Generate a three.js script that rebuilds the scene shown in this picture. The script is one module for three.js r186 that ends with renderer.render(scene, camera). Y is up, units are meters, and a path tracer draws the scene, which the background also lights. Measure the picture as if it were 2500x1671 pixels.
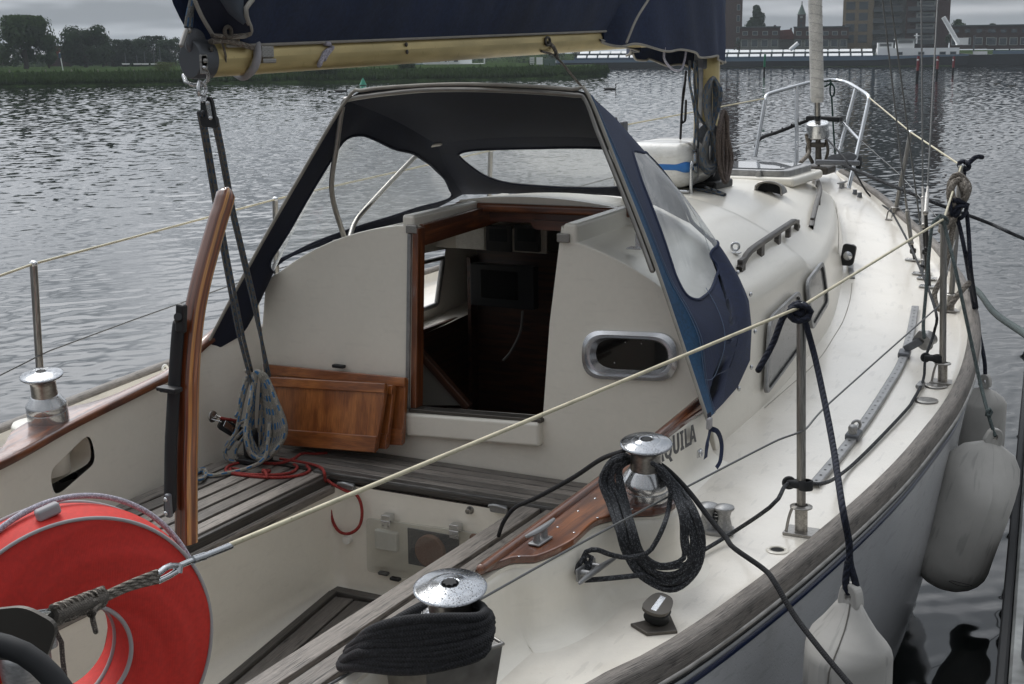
import * as THREE from 'three';
import { mergeGeometries, toCreasedNormals } from 'three/addons/utils/BufferGeometryUtils.js';
import { RoundedBoxGeometry } from 'three/addons/geometries/RoundedBoxGeometry.js';
import { FontLoader } from 'three/addons/loaders/FontLoader.js';
import { TextGeometry } from 'three/addons/geometries/TextGeometry.js';

// ---------------------------------------------------------------- camera, sky, sun, exposure
const scene = new THREE.Scene();
const FPX = 3300, RAD = Math.PI / 180;                       // focal length in pixels of the 2500 x 1671 photograph
const camera = new THREE.PerspectiveCamera(2 * Math.atan(835.5 / FPX) / RAD, 2500 / 1671, 0.05, 4000);
camera.position.set(2.18, 2.2, 4.11);
camera.rotation.set(-12 * RAD, 27.3 * RAD, -0.5 * RAD, 'YXZ');
camera.updateMatrixWorld(true);
scene.add(camera);

function hash(x, y, s) { let h = (x * 374761393 + y * 668265263 + s * 2147483647) | 0; h = Math.imul(h ^ (h >>> 13), 1274126177); h ^= h >>> 16; return (h >>> 0) / 4294967296; }
function vnoise(x, y, px, py, s) {                          // value noise, repeating after px, py cells
  const xi = Math.floor(x), yi = Math.floor(y), fx = x - xi, fy = y - yi, u = fx * fx * (3 - 2 * fx), v = fy * fy * (3 - 2 * fy);
  const m = (a, p) => ((a % p) + p) % p, x0 = m(xi, px), x1 = m(xi + 1, px), y0 = m(yi, py), y1 = m(yi + 1, py);
  return (hash(x0, y0, s) * (1 - u) + hash(x1, y0, s) * u) * (1 - v) + (hash(x0, y1, s) * (1 - u) + hash(x1, y1, s) * u) * v;
}
function fbm(x, y, px, py, s, o = 4) { let t = 0, a = 0.5, n = 0; for (let i = 0; i < o; i++) { t += a * vnoise(x, y, px, py, s + i * 17); n += a; a *= 0.5; x *= 2; y *= 2; px *= 2; py *= 2; } return t / n; }
let seed = 7; function rnd() { seed = (Math.imul(seed, 1664525) + 1013904223) >>> 0; return seed / 4294967296; }
const rr = (a, b) => a + (b - a) * rnd();

const SUNV = new THREE.Vector3(-18.5, 25, -13.5).normalize(), SUNEL = Math.asin(SUNV.y), SUNAZ = Math.atan2(SUNV.z, SUNV.x);   // where the cloud glows a little from the hidden sun
{                                                           // overcast sky: CIE overcast gradient broken by stratocumulus
  const W = 4096, H = 2048, data = new Float32Array(W * H * 4);
  for (let j = 0; j < H; j++) {
    const el = (j + 0.5) / H * Math.PI - Math.PI / 2, se = Math.sin(Math.max(el, 0));
    const grad = 0.40 + 0.60 * (1 - Math.exp(-Math.max(0, el) * 57.3 / 15)), step = el > 0.6 ? 4 : 1;
    for (let i = 0; i < W; i++) {
      const o = (j * W + i) * 4;
      if (el < -0.01) { data[o] = 0.16; data[o + 1] = 0.17; data[o + 2] = 0.175; data[o + 3] = 1; continue; }
      if (step > 1 && i % step) { const q = o - (i % step) * 4; data[o] = data[q]; data[o + 1] = data[q + 1]; data[o + 2] = data[q + 2]; data[o + 3] = 1; continue; }
      const az = i / W, ev = el * 57.3;
      const k = Math.log(1 + ev * 0.55) * 1.55;             // cloud layers crowd together towards the horizon
      const n = fbm(az * 40, k * 3.1 + 4, 40, 4096, 11, 5), n2 = fbm(az * 92, k * 7.3, 92, 4096, 31, 4), n3 = fbm(az * 14, k * 1.3, 14, 4096, 77, 3);
      let c = (n - 0.5) * 2.8 + (n2 - 0.5) * 0.9 + (n3 - 0.5) * 1.1;
      c = Math.max(-0.45, Math.min(0.55, c));
      const amp = ev < 12 ? 1 : Math.max(0.45, 1 - (ev - 12) / 40);
      const az2 = (az - 0.5) * 2 * Math.PI, cs = Math.cos(el) * Math.cos(az2 - SUNAZ) * Math.cos(SUNEL) + Math.sin(el) * Math.sin(SUNEL);
      const L = SKY(grad) * (1 + c * amp) * (0.56 + 2.2 * Math.pow(Math.max(0, cs), 2.4));
      const w = Math.max(0, Math.min(1, 0.5 + c));
      data[o] = L * (0.91 + 0.06 * w); data[o + 1] = L * (0.985 + 0.01 * w); data[o + 2] = L * (1.08 - 0.04 * w); data[o + 3] = 1;
    }
  }
  function SKY(g) { return 0.69 * g; }
  const t = new THREE.DataTexture(data, W, H, THREE.RGBAFormat, THREE.FloatType);
  t.mapping = THREE.EquirectangularReflectionMapping; t.magFilter = THREE.LinearFilter; t.needsUpdate = true;
  scene.background = t; scene.environment = t;
}
const sun = new THREE.DirectionalLight(new THREE.Color(1, 0.97, 0.92), 1.5);
sun.position.copy(SUNV).multiplyScalar(36); sun.target.position.set(0, 0, -1);
sun.castShadow = true; sun.shadow.radius = 45; sun.shadow.mapSize.set(2048, 2048);
Object.assign(sun.shadow.camera, { left: -12, right: 12, top: 12, bottom: -12, near: 1, far: 80 });
scene.add(sun, sun.target);
const renderer = new THREE.WebGLRenderer({ antialias: true });
renderer.toneMapping = THREE.LinearToneMapping; renderer.toneMappingExposure = 1.14; renderer.outputColorSpace = THREE.SRGBColorSpace;
renderer.shadowMap.enabled = true;

// ---------------------------------------------------------------- pixels of the photograph to points
const K = 2500 / 2346;
const d = (x, y) => [x * K, y * K];                          // reading scale of the whole picture
const zr = (x0, y0, s) => (x, y) => [x0 + x * s, y0 + y * s];// reading scale of an enlarged region
const z3 = zr(1650, 0, 850 / 2346), z6 = zr(1650, 500, 850 / 2346), z1 = zr(0, 0, 850 / 2346), z2 = zr(800, 0, 850 / 2346), z4 = zr(0, 500, 850 / 2346), z5 = zr(800, 500, 850 / 2346);
const z7 = zr(0, 1000, 850 / 1986), z8 = zr(800, 1000, 850 / 1986), z9 = zr(1650, 1000, 850 / 1986);
const za = zr(1650, 150, 450 / 2346), zb = zr(2100, 350, 350 / 1568), zc = zr(450, 850, 350 / 1568), zd = zr(1400, 1020, 400 / 1425), ze = zr(0, 1350, 450 / 2198), zf = zr(1950, 700, 400 / 2091);
const V3 = (x, y, z) => new THREE.Vector3(x, y, z);
function ray(p) { return V3((p[0] - 1250) / FPX, (835.5 - p[1]) / FPX, -1).applyQuaternion(camera.quaternion); }
function V(p, c) {                                           // point where the ray of a pixel meets a plane X, Y or Z, or lies at depth D
  const r = ray(p), o = camera.position;
  const t = c.X !== undefined ? (c.X - o.x) / r.x : c.Y !== undefined ? (c.Y - o.y) / r.y : c.Z !== undefined ? (c.Z - o.z) / r.z : c.D;
  return r.multiplyScalar(t).add(o);
}
function W(p, dist) { const r = ray(p); return r.multiplyScalar(dist / Math.hypot(r.x, r.z)).add(camera.position); }
const depthOf = (v) => { const q = v.clone().sub(camera.position).applyQuaternion(camera.quaternion.clone().invert()); return -q.z; };
function tab(t) {                                            // smooth curve through [position, value] pairs
  t = t.slice().sort((a, b) => a[0] - b[0]);
  const n = t.length, m = [];
  for (let i = 0; i < n; i++) { const a = t[Math.max(0, i - 1)], b = t[Math.min(n - 1, i + 1)]; m.push((b[1] - a[1]) / (b[0] - a[0] || 1)); }
  return (x) => {
    if (x <= t[0][0]) return t[0][1]; if (x >= t[n - 1][0]) return t[n - 1][1];
    let i = 0; while (t[i + 1][0] < x) i++;
    const h = t[i + 1][0] - t[i][0], s = (x - t[i][0]) / h, s2 = s * s, s3 = s2 * s;
    return (2 * s3 - 3 * s2 + 1) * t[i][1] + (s3 - 2 * s2 + s) * h * m[i] + (-2 * s3 + 3 * s2) * t[i + 1][1] + (s3 - s2) * h * m[i + 1];
  };
}

// ---------------------------------------------------------------- objects
const BASE = new Map(), taken = new Map();
function numbered(n) { const c = taken.get(n) || 0; taken.set(n, c + 1); return c ? n + '_' + String(c).padStart(3, '0') : n; }
function shade(o) { o.castShadow = true; o.receiveShadow = true; return o; }
function thing(name, label, category, group, base) {
  const g = new THREE.Group(); g.name = numbered(name); const b = base || V3(0, 0, 0); g.position.copy(b); BASE.set(g, b);
  g.userData = { label, category }; if (group) g.userData.group = group; scene.add(g); return g;
}
function M(name, geo, mat, parent, label) {                  // geometry is written in world coordinates
  if (Array.isArray(geo)) geo = mg(geo);
  const b = BASE.get(parent); if (b && (b.x || b.y || b.z)) geo.translate(-b.x, -b.y, -b.z);
  const m = shade(new THREE.Mesh(geo, mat)); m.name = name; BASE.set(m, b); parent.add(m); if (label) m.userData.label = label; return m;
}
function S(name, geo, mat) { if (Array.isArray(geo)) geo = mg(geo); const m = shade(new THREE.Mesh(geo, mat)); m.name = numbered(name); m.userData.kind = 'structure'; scene.add(m); return m; }
function one(name, label, category, group, geo, mat) {       // a thing that is one mesh; its origin at its base
  if (Array.isArray(geo)) geo = mg(geo); geo.computeBoundingBox(); const q = geo.boundingBox, b = V3((q.min.x + q.max.x) / 2, q.min.y, (q.min.z + q.max.z) / 2);
  geo.translate(-b.x, -b.y, -b.z); const m = shade(new THREE.Mesh(geo, mat)); m.name = numbered(name); m.position.copy(b); BASE.set(m, b);
  m.userData = { label, category }; if (group) m.userData.group = group; scene.add(m); return m;
}
function mg(list) {
  return mergeGeometries(list.map((g) => {
    g = g.index ? g.toNonIndexed() : g; const n = new THREE.BufferGeometry();
    n.setAttribute('position', g.attributes.position); if (!g.attributes.normal) g.computeVertexNormals(); n.setAttribute('normal', g.attributes.normal);
    n.setAttribute('uv', g.attributes.uv || new THREE.BufferAttribute(new Float32Array(g.attributes.position.count * 2), 2)); return n;
  }));
}
// ---------------------------------------------------------------- shapes
function loft(rows, o = {}) {                                // rows of points to a sheet, uv in metres
  const n = rows.length, m = rows[0].length, pos = [], uv = [], idx = [];
  let u = 0;
  for (let i = 0; i < n; i++) {
    if (i) { const c = m >> 1; u += rows[i][c].distanceTo(rows[i - 1][c]) || 1e-4; }
    let v = 0;
    for (let j = 0; j < m; j++) { if (j) v += rows[i][j].distanceTo(rows[i][j - 1]); pos.push(rows[i][j].x, rows[i][j].y, rows[i][j].z); uv.push(u, v); }
  }
  for (let i = 0; i < n - 1; i++) for (let j = 0; j < m - 1; j++) {
    if (o.skip && o.skip(i, j)) continue;
    const a = i * m + j, b = a + 1, c = a + m, e = c + 1; idx.push(a, c, b, b, c, e);
  }
  const g = new THREE.BufferGeometry(); g.setAttribute('position', new THREE.Float32BufferAttribute(pos, 3)); g.setAttribute('uv', new THREE.Float32BufferAttribute(uv, 2)); g.setIndex(idx); g.computeVertexNormals();
  return o.crease ? toCreasedNormals(g, o.crease) : g;
}
function curve(pts, closed = false, tension = 0.5) { return new THREE.CatmullRomCurve3(pts.map((p) => p.clone()), closed, 'catmullrom', tension); }
function tube(pts, r, o = {}) {                              // rod, wire or rope through points; uv in metres along
  const c = o.poly ? new THREE.CurvePath() : curve(pts, o.closed, o.tension ?? 0.5);
  if (o.poly) for (let i = 0; i < pts.length - 1; i++) c.add(new THREE.LineCurve3(pts[i], pts[i + 1]));
  const L = c.getLength(), seg = o.seg || Math.max(4, Math.min(160, Math.round(L / (o.step || 0.02))));
  const g = new THREE.TubeGeometry(c, seg, r, o.rad || 8, !!o.closed), uv = g.attributes.uv;
  for (let i = 0; i < uv.count; i++) uv.setXY(i, uv.getX(i) * L, uv.getY(i));
  if (o.taper) { const p = g.attributes.position, q = V3(), cc = V3(); for (let i = 0; i <= seg; i++) { c.getPointAt(i / seg, cc); const k = o.taper(i / seg); for (let j = 0; j <= (o.rad || 8); j++) { const n = i * ((o.rad || 8) + 1) + j; q.fromBufferAttribute(p, n).sub(cc).multiplyScalar(k).add(cc); p.setXYZ(n, q.x, q.y, q.z); } } g.computeVertexNormals(); }
  if (o.closed || o.open) return g;
  const ends = [[0, -1], [1, 1]].map(([t, s]) => { const p = c.getPointAt(t), q = c.getTangentAt(t).multiplyScalar(s); const k = new THREE.SphereGeometry(r * (o.taper ? o.taper(t) : 1), 8, 5); return at(k, p, q); });
  return mg([g, ...ends]);
}
function at(geo, p, dir) { if (dir) geo.applyQuaternion(new THREE.Quaternion().setFromUnitVectors(V3(0, 1, 0), dir.clone().normalize())); return geo.translate(p.x, p.y, p.z); }
function rod(a, b, r, r2 = r, n = 12) { const g = new THREE.CylinderGeometry(r2, r, a.distanceTo(b), n), dir = b.clone().sub(a); return at(g, a.clone().add(b).multiplyScalar(0.5), dir); }
function lathe(prof, p, n = 32, dir) { return at(new THREE.LatheGeometry(prof.map(([r, y]) => new THREE.Vector2(Math.max(r, 0.0001), y)), n), p, dir); }
function ball(p, r, sx = 1, sy = 1, sz = 1, n = 14) { return new THREE.SphereGeometry(r, n, Math.max(6, n >> 1)).scale(sx, sy, sz).translate(p.x, p.y, p.z); }
function torus(p, R, r, dir, n = 28) { const g = new THREE.TorusGeometry(R, r, 8, n).rotateX(Math.PI / 2); return at(g, p, dir); }
function bx(w, h, l, r = 0.004) { const k = Math.min(w, h, l) / 2 * 0.98; return new RoundedBoxGeometry(w, h, l, 2, Math.min(r, k)); }
function frame(o, ex, ey, ez) { return new THREE.Matrix4().makeBasis(ex, ey, ez).setPosition(o); }
function board(a, b, wide, thick, up, r = 0.004, grain = true) { // straight plank from a to b; its upper face looks along up
  const L = a.distanceTo(b), ez = b.clone().sub(a).normalize(), ex = up.clone().cross(ez).normalize(), ey = ez.clone().cross(ex);
  let g = bx(wide, thick, L, r); if (g.index) g = g.toNonIndexed(); const p = g.attributes.position, n = g.attributes.normal, uv = new Float32Array(p.count * 2), o = rnd() * 7, o2 = rnd() * 3;
  for (let i = 0; i < p.count; i++) { uv[2 * i] = p.getZ(i) + o; uv[2 * i + 1] = (Math.abs(n.getY(i)) > 0.6 ? p.getX(i) : p.getY(i) + wide) + o2; }
  g.setAttribute('uv', new THREE.BufferAttribute(uv, 2)); return g.applyMatrix4(frame(a.clone().add(b).multiplyScalar(0.5), ex, ey, ez));
}
function metreUV(g, s = 1) {                                 // box projection in metres
  g = g.index ? g.toNonIndexed() : g; const p = g.attributes.position, n = g.attributes.normal, uv = new Float32Array(p.count * 2);
  for (let i = 0; i < p.count; i += 3) {
    const nx = Math.abs(n.getX(i)), ny = Math.abs(n.getY(i)), nz = Math.abs(n.getZ(i));
    for (let k = i; k < i + 3; k++) { const x = p.getX(k), y = p.getY(k), z = p.getZ(k); const [a, b] = ny >= nx && ny >= nz ? [z, x] : nx >= nz ? [z, y] : [x, y]; uv[2 * k] = a * s; uv[2 * k + 1] = b * s; }
  }
  g.setAttribute('uv', new THREE.BufferAttribute(uv, 2)); return g;
}
function extr(pts, depth, o = {}) {                          // polygon [[x, y]...] with holes, extruded along z
  const sh = new THREE.Shape(pts.map((p) => new THREE.Vector2(p[0], p[1]))); for (const h of o.holes || []) sh.holes.push(new THREE.Path(h.map((p) => new THREE.Vector2(p[0], p[1]))));
  return new THREE.ExtrudeGeometry(sh, { depth, bevelEnabled: !!o.bevel, bevelSize: o.bevel || 0, bevelThickness: o.bevel || 0, bevelSegments: 2, curveSegments: 8 });
}
function roundPoly(pts, r, n = 5) {                          // rounds the corners of a polygon
  const out = [], N = pts.length;
  for (let i = 0; i < N; i++) {
    const p = pts[i], a = pts[(i + N - 1) % N], b = pts[(i + 1) % N], rad = Array.isArray(r) ? r[i] : r;
    const la = Math.hypot(a[0] - p[0], a[1] - p[1]), lb = Math.hypot(b[0] - p[0], b[1] - p[1]), ka = Math.min(0.48, rad / la), kb = Math.min(0.48, rad / lb);
    const A = [p[0] + (a[0] - p[0]) * ka, p[1] + (a[1] - p[1]) * ka], B = [p[0] + (b[0] - p[0]) * kb, p[1] + (b[1] - p[1]) * kb];
    for (let k = 0; k <= n; k++) { const t = k / n; out.push([(1 - t) * (1 - t) * A[0] + 2 * t * (1 - t) * p[0] + t * t * B[0], (1 - t) * (1 - t) * A[1] + 2 * t * (1 - t) * p[1] + t * t * B[1]]); }
  }
  return out;
}
function prism(pts, y0, y1, bevel = 0) {                     // outline of [x, z] pairs standing between two heights
  const g = extr(pts.map(([x, z]) => [x, -z]), y1 - y0 - 2 * bevel, { bevel }); g.rotateX(-Math.PI / 2); return g.translate(0, y0 + bevel, 0);
}
// ---------------------------------------------------------------- materials
function tex(w, h, fn, srgb = true) {
  const a = new Uint8Array(w * h * 4); for (let j = 0; j < h; j++) for (let i = 0; i < w; i++) { const c = fn(i / w, j / h); const o = (j * w + i) * 4; for (let k = 0; k < 3; k++) a[o + k] = Math.max(0, Math.min(255, Array.isArray(c) ? c[k] : c)); a[o + 3] = 255; }
  const t = new THREE.DataTexture(a, w, h); t.wrapS = t.wrapT = THREE.RepeatWrapping; t.magFilter = THREE.LinearFilter; t.minFilter = THREE.LinearMipmapLinearFilter; t.generateMipmaps = true;
  if (srgb) t.colorSpace = THREE.SRGBColorSpace; t.needsUpdate = true; return t;
}
const rep = (t, x, y = x) => { t.repeat.set(x, y); return t; };
const mix = (a, b, t) => a.map((v, i) => v + (b[i] - v) * t);
const sm = (a, b, x) => { const t = Math.max(0, Math.min(1, (x - a) / (b - a))); return t * t * (3 - 2 * t); };
const std = (o) => new THREE.MeshStandardMaterial({ side: THREE.DoubleSide, ...o });
const phys = (o) => new THREE.MeshPhysicalMaterial({ side: THREE.DoubleSide, ...o });
// greys of gelcoat with faint stains, specks and drip marks
const gelMap = (r, g, b, dirt, s) => tex(1024, 1024, (u, v) => {
  const n = fbm(u * 6, v * 6, 6, 6, s, 5), f = fbm(u * 90, v * 90, 90, 90, s + 5, 2), sp = vnoise(u * 260, v * 260, 260, 260, s + 9);
  let k = 1 + (n - 0.5) * 0.07 * dirt + (f - 0.5) * 0.018; const stain = sm(0.52, 0.85, fbm(u * 9, v * 9, 9, 9, s + 40, 4)) * 0.035 * dirt; const dot = (sp > 0.985 ? 0.22 : 0) * dirt + (vnoise(u * 90, v * 130, 90, 130, s + 12) > 0.975 ? 0.10 * dirt : 0) + sm(0.70, 0.76, fbm(u * 14, v * 70, 14, 70, s + 14, 3)) * 0.06 * dirt;
  k -= stain + dot; return [r * k, g * (k - stain * 0.12), b * (k - stain * 0.35)];
});
const dropBump = tex(1024, 1024, (u, v) => {                 // rain drops standing on a smooth surface
  let h = 0; for (const [c, s, q] of [[46, 3, 0.45], [90, 8, 0.5]]) { const x = u * c, y = v * c, xi = Math.floor(x), yi = Math.floor(y); if (hash(xi, yi, s) < q) { const cx = 0.3 + 0.4 * hash(xi, yi, s + 1), cy = 0.3 + 0.4 * hash(xi, yi, s + 2), r = 0.09 + 0.2 * hash(xi, yi, s + 4); const dd = Math.hypot(x - xi - cx, y - yi - cy) / r; if (dd < 1) h = Math.max(h, Math.sqrt(1 - dd * dd) * (c < 60 ? 1 : 0.6)); } }
  return 255 * h;
}, false);
const MAT = {};
MAT.gel = phys({ map: rep(gelMap(226, 221, 209, 0.22, 3), 0.9), roughness: 0.32, clearcoat: 0.35, clearcoatRoughness: 0.15 });
MAT.deck = phys({ map: rep(gelMap(228, 222, 211, 0.7, 23), 1.0), roughness: 0.36, clearcoat: 0.6, clearcoatRoughness: 0.2, bumpMap: rep(tex(512, 512, (u, v) => 110 + 110 * (fbm(u * 64, v * 64, 64, 64, 2, 2)), false), 2.2), bumpScale: 0.0007 });
MAT.hull = phys({ map: rep(gelMap(206, 207, 209, 0.7, 51), 0.8), roughness: 0.24, clearcoat: 0.5, clearcoatRoughness: 0.12, bumpMap: rep(dropBump.clone(), 1.5), bumpScale: 0.0005 });
const greyTeak = (dark, s) => tex(1024, 512, (u, v) => {
  const w = fbm(u * 5, v * 5, 5, 5, s + 2, 3), st = fbm(u * 7 + w, v * 96, 7, 96, s, 4), fi = vnoise(u * 40, v * 250, 40, 250, s + 4), cr = sm(0.66, 0.75, fbm(u * 6, v * 70, 6, 70, s + 8, 3));
  const k = (0.82 + st * 0.3 + (fi - 0.5) * 0.2 + (w - 0.5) * 0.3) * dark * (1 - 0.4 * cr); return [132 * k, 125 * k, 118 * k];
});
const teakBump = tex(512, 512, (u, v) => 255 * (0.6 * fbm(u * 6, v * 90, 6, 90, 5, 4) + 0.4 * (1 - sm(0.62, 0.75, fbm(u * 6, v * 60, 6, 60, 8, 3)))), false);
const tk = (d0, s, rough) => phys({ map: rep(greyTeak(d0, s), 1.7, 4), roughness: rough, bumpMap: rep(teakBump.clone(), 2, 5), bumpScale: 0.0022 });
MAT.teakRail = tk(0.94, 3, 0.62); rep(MAT.teakRail.map, 3, 9); rep(MAT.teakRail.bumpMap, 3, 9); MAT.teakSlat = [tk(0.92, 13, 0.5), tk(0.8, 33, 0.42), tk(1.02, 53, 0.55)]; MAT.teakDark = tk(0.5, 73, 0.4); MAT.teakSole = [tk(0.72, 83, 0.45), tk(0.62, 93, 0.4)];
const varnish = (c0, c1, s, freq = 30) => tex(512, 512, (u, v) => { const w = fbm(u * 3, v * 4, 3, 4, s, 3), g = fbm(u * 4 + w * 2, v * freq, 4, freq, s + 3, 4), f = vnoise(u * 24, v * 190, 24, 190, s + 5); return mix(c0, c1, sm(0.25, 0.75, g * 0.75 + w * 0.25)).map((q) => q * (0.9 + 0.2 * f)); });
MAT.varnish = phys({ map: rep(varnish([80, 40, 20], [140, 82, 43], 9), 1.5, 2.5), roughness: 0.42, clearcoat: 0.9, clearcoatRoughness: 0.1, bumpMap: rep(dropBump.clone(), 3), bumpScale: 0.0008 });
MAT.varnishDark = phys({ map: rep(varnish([60, 30, 17], [104, 56, 31], 19), 1.5, 2.5), roughness: 0.4, clearcoat: 0.7, clearcoatRoughness: 0.15 });
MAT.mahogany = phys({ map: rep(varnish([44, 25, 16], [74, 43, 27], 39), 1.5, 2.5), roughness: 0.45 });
MAT.linerWhite = std({ color: 0xb9b2a4, roughness: 0.7 });
MAT.washboard = phys({ map: rep(varnish([120, 66, 30], [166, 102, 52], 29, 22), 2, 2), roughness: 0.36, clearcoat: 0.7, clearcoatRoughness: 0.2 });
MAT.tiller = phys({ map: tex(512, 256, (u, v) => { const st = fbm(u * 5, v * 22, 5, 22, 7, 4), w = fbm(u * 3, v * 3, 3, 3, 8, 3), q = v + (w - 0.5) * 0.05; let c = [108, 57, 30]; c = mix(c, [58, 30, 18], sm(0.5, 0.72, st) * 0.9); c = mix(c, [196, 138, 70], sm(0.80, 0.84, q) * (1 - sm(0.9, 0.94, q)) * 0.9); c = mix(c, [160, 92, 46], sm(0.94, 0.97, q)); c = mix(c, [168, 100, 52], (1 - sm(0.08, 0.16, q)) * 0.7); return c.map((x) => x * (0.82 + 0.36 * vnoise(u * 30, v * 120, 30, 120, 3))); }), roughness: 0.3, clearcoat: 1, clearcoatRoughness: 0.06 });
const weave = tex(256, 256, (u, v) => { const a = Math.sin(u * 2 * Math.PI * 40) * 0.5 + 0.5, b = Math.sin(v * 2 * Math.PI * 40) * 0.5 + 0.5, k = ((Math.floor(u * 80) + Math.floor(v * 80)) % 2) ? a : b; return 90 + 120 * k + 40 * vnoise(u * 60, v * 60, 60, 60, 1); }, false);
const cloth = (r, g, b, s) => tex(512, 512, (u, v) => { const n = fbm(u * 5, v * 5, 5, 5, s, 5), f = fbm(u * 120, v * 120, 120, 120, s + 3, 2), k = 0.84 + 0.32 * n + (f - 0.5) * 0.3; return [r * k, g * k, b * k]; });
MAT.navy = phys({ map: rep(cloth(19, 25, 43, 5), 1.4), roughness: 0.82, sheen: 0.12, sheenColor: new THREE.Color(0.12, 0.16, 0.25), sheenRoughness: 0.6, bumpMap: rep(weave.clone(), 7), bumpScale: 0.0005 });  // hood canvas coloured near black for the shade on its inside
MAT.navyLit = phys({ map: rep(cloth(21, 34, 64, 15), 1.4), roughness: 0.75, sheen: 0.3, sheenColor: new THREE.Color(0.1, 0.16, 0.28), sheenRoughness: 0.6, bumpMap: rep(weave.clone(), 7), bumpScale: 0.0005 });  // same hood canvas, coloured lighter and bluer as its lit starboard side
MAT.navyBandLit = phys({ map: rep(cloth(26, 66, 98, 25), 1.4), roughness: 0.75, bumpMap: rep(weave.clone(), 7), bumpScale: 0.0005 });  // navy border band; the light on its outer face is in the colour
MAT.piping = std({ map: rep(cloth(150, 146, 138, 8), 8), roughness: 0.8 });
MAT.thread = std({ color: 0x5c6c84, roughness: 0.8 });
MAT.vinyl = phys({ color: 0xf2f4f4, roughness: 0.09, transmission: 0.76, thickness: 0, ior: 1.45, bumpMap: rep(tex(512, 512, (u, v) => 255 * fbm(u * 5, v * 3, 5, 3, 4, 3), false), 1.1), bumpScale: 0.004 });
MAT.glass = phys({ color: 0xffffff, roughness: 0.02, transmission: 1, thickness: 0, ior: 1.5 });
MAT.perspex = phys({ color: 0xf0f0ee, roughness: 0.05, transmission: 0.96, thickness: 0, ior: 1.49, bumpMap: rep(dropBump.clone(), 3.2), bumpScale: 0.0006 });
MAT.blind = phys({ map: rep(tex(512, 512, (u, v) => { const n = fbm(u * 6, v * 6, 6, 6, 61, 4), dr = vnoise(u * 110, v * 110, 110, 110, 62) > 0.84 ? -52 * sm(0.4, 0.6, n) : 0; const k = 96 + 22 * (n - 0.5) + dr; return [k, k * 0.995, k * 0.98]; }), 1.8), roughness: 0.35, clearcoat: 0.5, clearcoatRoughness: 0.08 });
MAT.steel = std({ color: 0xc9cacb, metalness: 1, roughness: 0.16, bumpMap: rep(dropBump.clone(), 6), bumpScale: 0.0003 });
MAT.chrome = std({ color: 0xc2c4c6, metalness: 1, roughness: 0.14 });
MAT.steelDull = std({ map: rep(tex(256, 256, (u, v) => { const n = fbm(u * 8, v * 8, 8, 8, 71, 4), k = 120 + 70 * n; return [k, k * 0.98, k * 0.95]; }), 3), metalness: 0.9, roughness: 0.34 });
MAT.alu = std({ map: rep(tex(256, 256, (u, v) => { const k = 128 + 44 * fbm(u * 9, v * 9, 9, 9, 81, 4); return [k, k, k]; }), 4), metalness: 0.75, roughness: 0.45 });
MAT.darkAlu = std({ color: 0x57534e, metalness: 0.6, roughness: 0.5 });
MAT.gold = std({ map: rep(tex(512, 256, (u, v) => { const n = fbm(u * 6, v * 20, 6, 20, 91, 4), sc = vnoise(u * 60, v * 90, 60, 90, 92) > 0.93 ? 12 : 0, k = 0.86 + 0.26 * n; return [200 * k - sc, 181 * k - sc, 128 * k - sc]; }), 1.2, 1), metalness: 0.45, roughness: 0.36 });
MAT.castGrey = std({ map: rep(tex(256, 256, (u, v) => { const k = 92 + 30 * fbm(u * 12, v * 12, 12, 12, 95, 4); return [k, k * 1.02, k * 1.06]; }), 5), metalness: 0.45, roughness: 0.5 });
MAT.black = std({ color: 0x17181a, roughness: 0.5 }); MAT.rubber = std({ color: 0x1f2022, roughness: 0.75 });
MAT.dark = std({ color: 0x0d0c0c, roughness: 0.8 });
MAT.white = phys({ map: rep(gelMap(226, 225, 220, 1.2, 63), 2), roughness: 0.3, clearcoat: 0.3 });
MAT.fender = std({ map: rep(tex(1024, 1024, (u, v) => { const n = fbm(u * 5, v * 7, 5, 7, 33, 5), sc = sm(0.66, 0.76, fbm(u * 30, v * 6, 30, 6, 34, 3)), sp = vnoise(u * 150, v * 150, 150, 150, 35) > 0.975 ? 50 : 0; const k = 178 + 40 * (n - 0.5) - 16 * sc - sp * 0.6; return [k, k * 0.985, k * 0.955]; }), 1.6), roughness: 0.5, });
const ropeTex = (base, fleck, fl, s, w = 64, h = 32, blk = 0) => tex(256, 128, (u, v) => {
  const a = u * w, b = v * h, dg = Math.abs(((a + b * (Math.floor(b) % 2 ? 1 : -1) * 0.5) % 1 + 1) % 1 - 0.5) * 2, st = 0.66 + 0.5 * dg, r1 = hash(Math.floor(a * 1.0), Math.floor(b * 0.5), s);
  let c = base; if (blk) { const q = ((u * 4 + Math.floor(v * 4) * 0.5) % 1 + 1) % 1; if (q < 0.42 && Math.floor(v * 8) % 2 === 0) c = fleck; } else if (r1 < fl) c = fleck;
  const n = 0.8 + 0.4 * vnoise(u * 40, v * 40, 40, 40, s + 2); return c.map((x) => x * st * n);
});
const ropeBump = tex(256, 128, (u, v) => { const a = u * 32, b = v * 16, dg = Math.abs(((a + b * (Math.floor(b) % 2 ? 1 : -1) * 0.5) % 1 + 1) % 1 - 0.5) * 2; return 255 * dg; }, false);
const twist = (n) => tex(256, 64, (u, v) => 255 * Math.abs(Math.sin(Math.PI * (u * n + v * 3))), false);
const rope = (o, ru = 5, rv = 1, tw = null, bs = 0.0012) => std({ roughness: 0.85, ...o, map: o.map ? rep(o.map, ru, rv) : undefined, bumpMap: rep(tw || ropeBump.clone(), tw ? 4 : ru, rv), bumpScale: bs });
MAT.ropeBlue = rope({ map: ropeTex([150, 146, 136], [48, 104, 150], 0.2, 3, 64, 32, 1) }, 5);
MAT.ropeBlueOld = rope({ map: ropeTex([112, 112, 110], [62, 96, 130], 0.2, 4, 64, 32, 1) }, 5);
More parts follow.
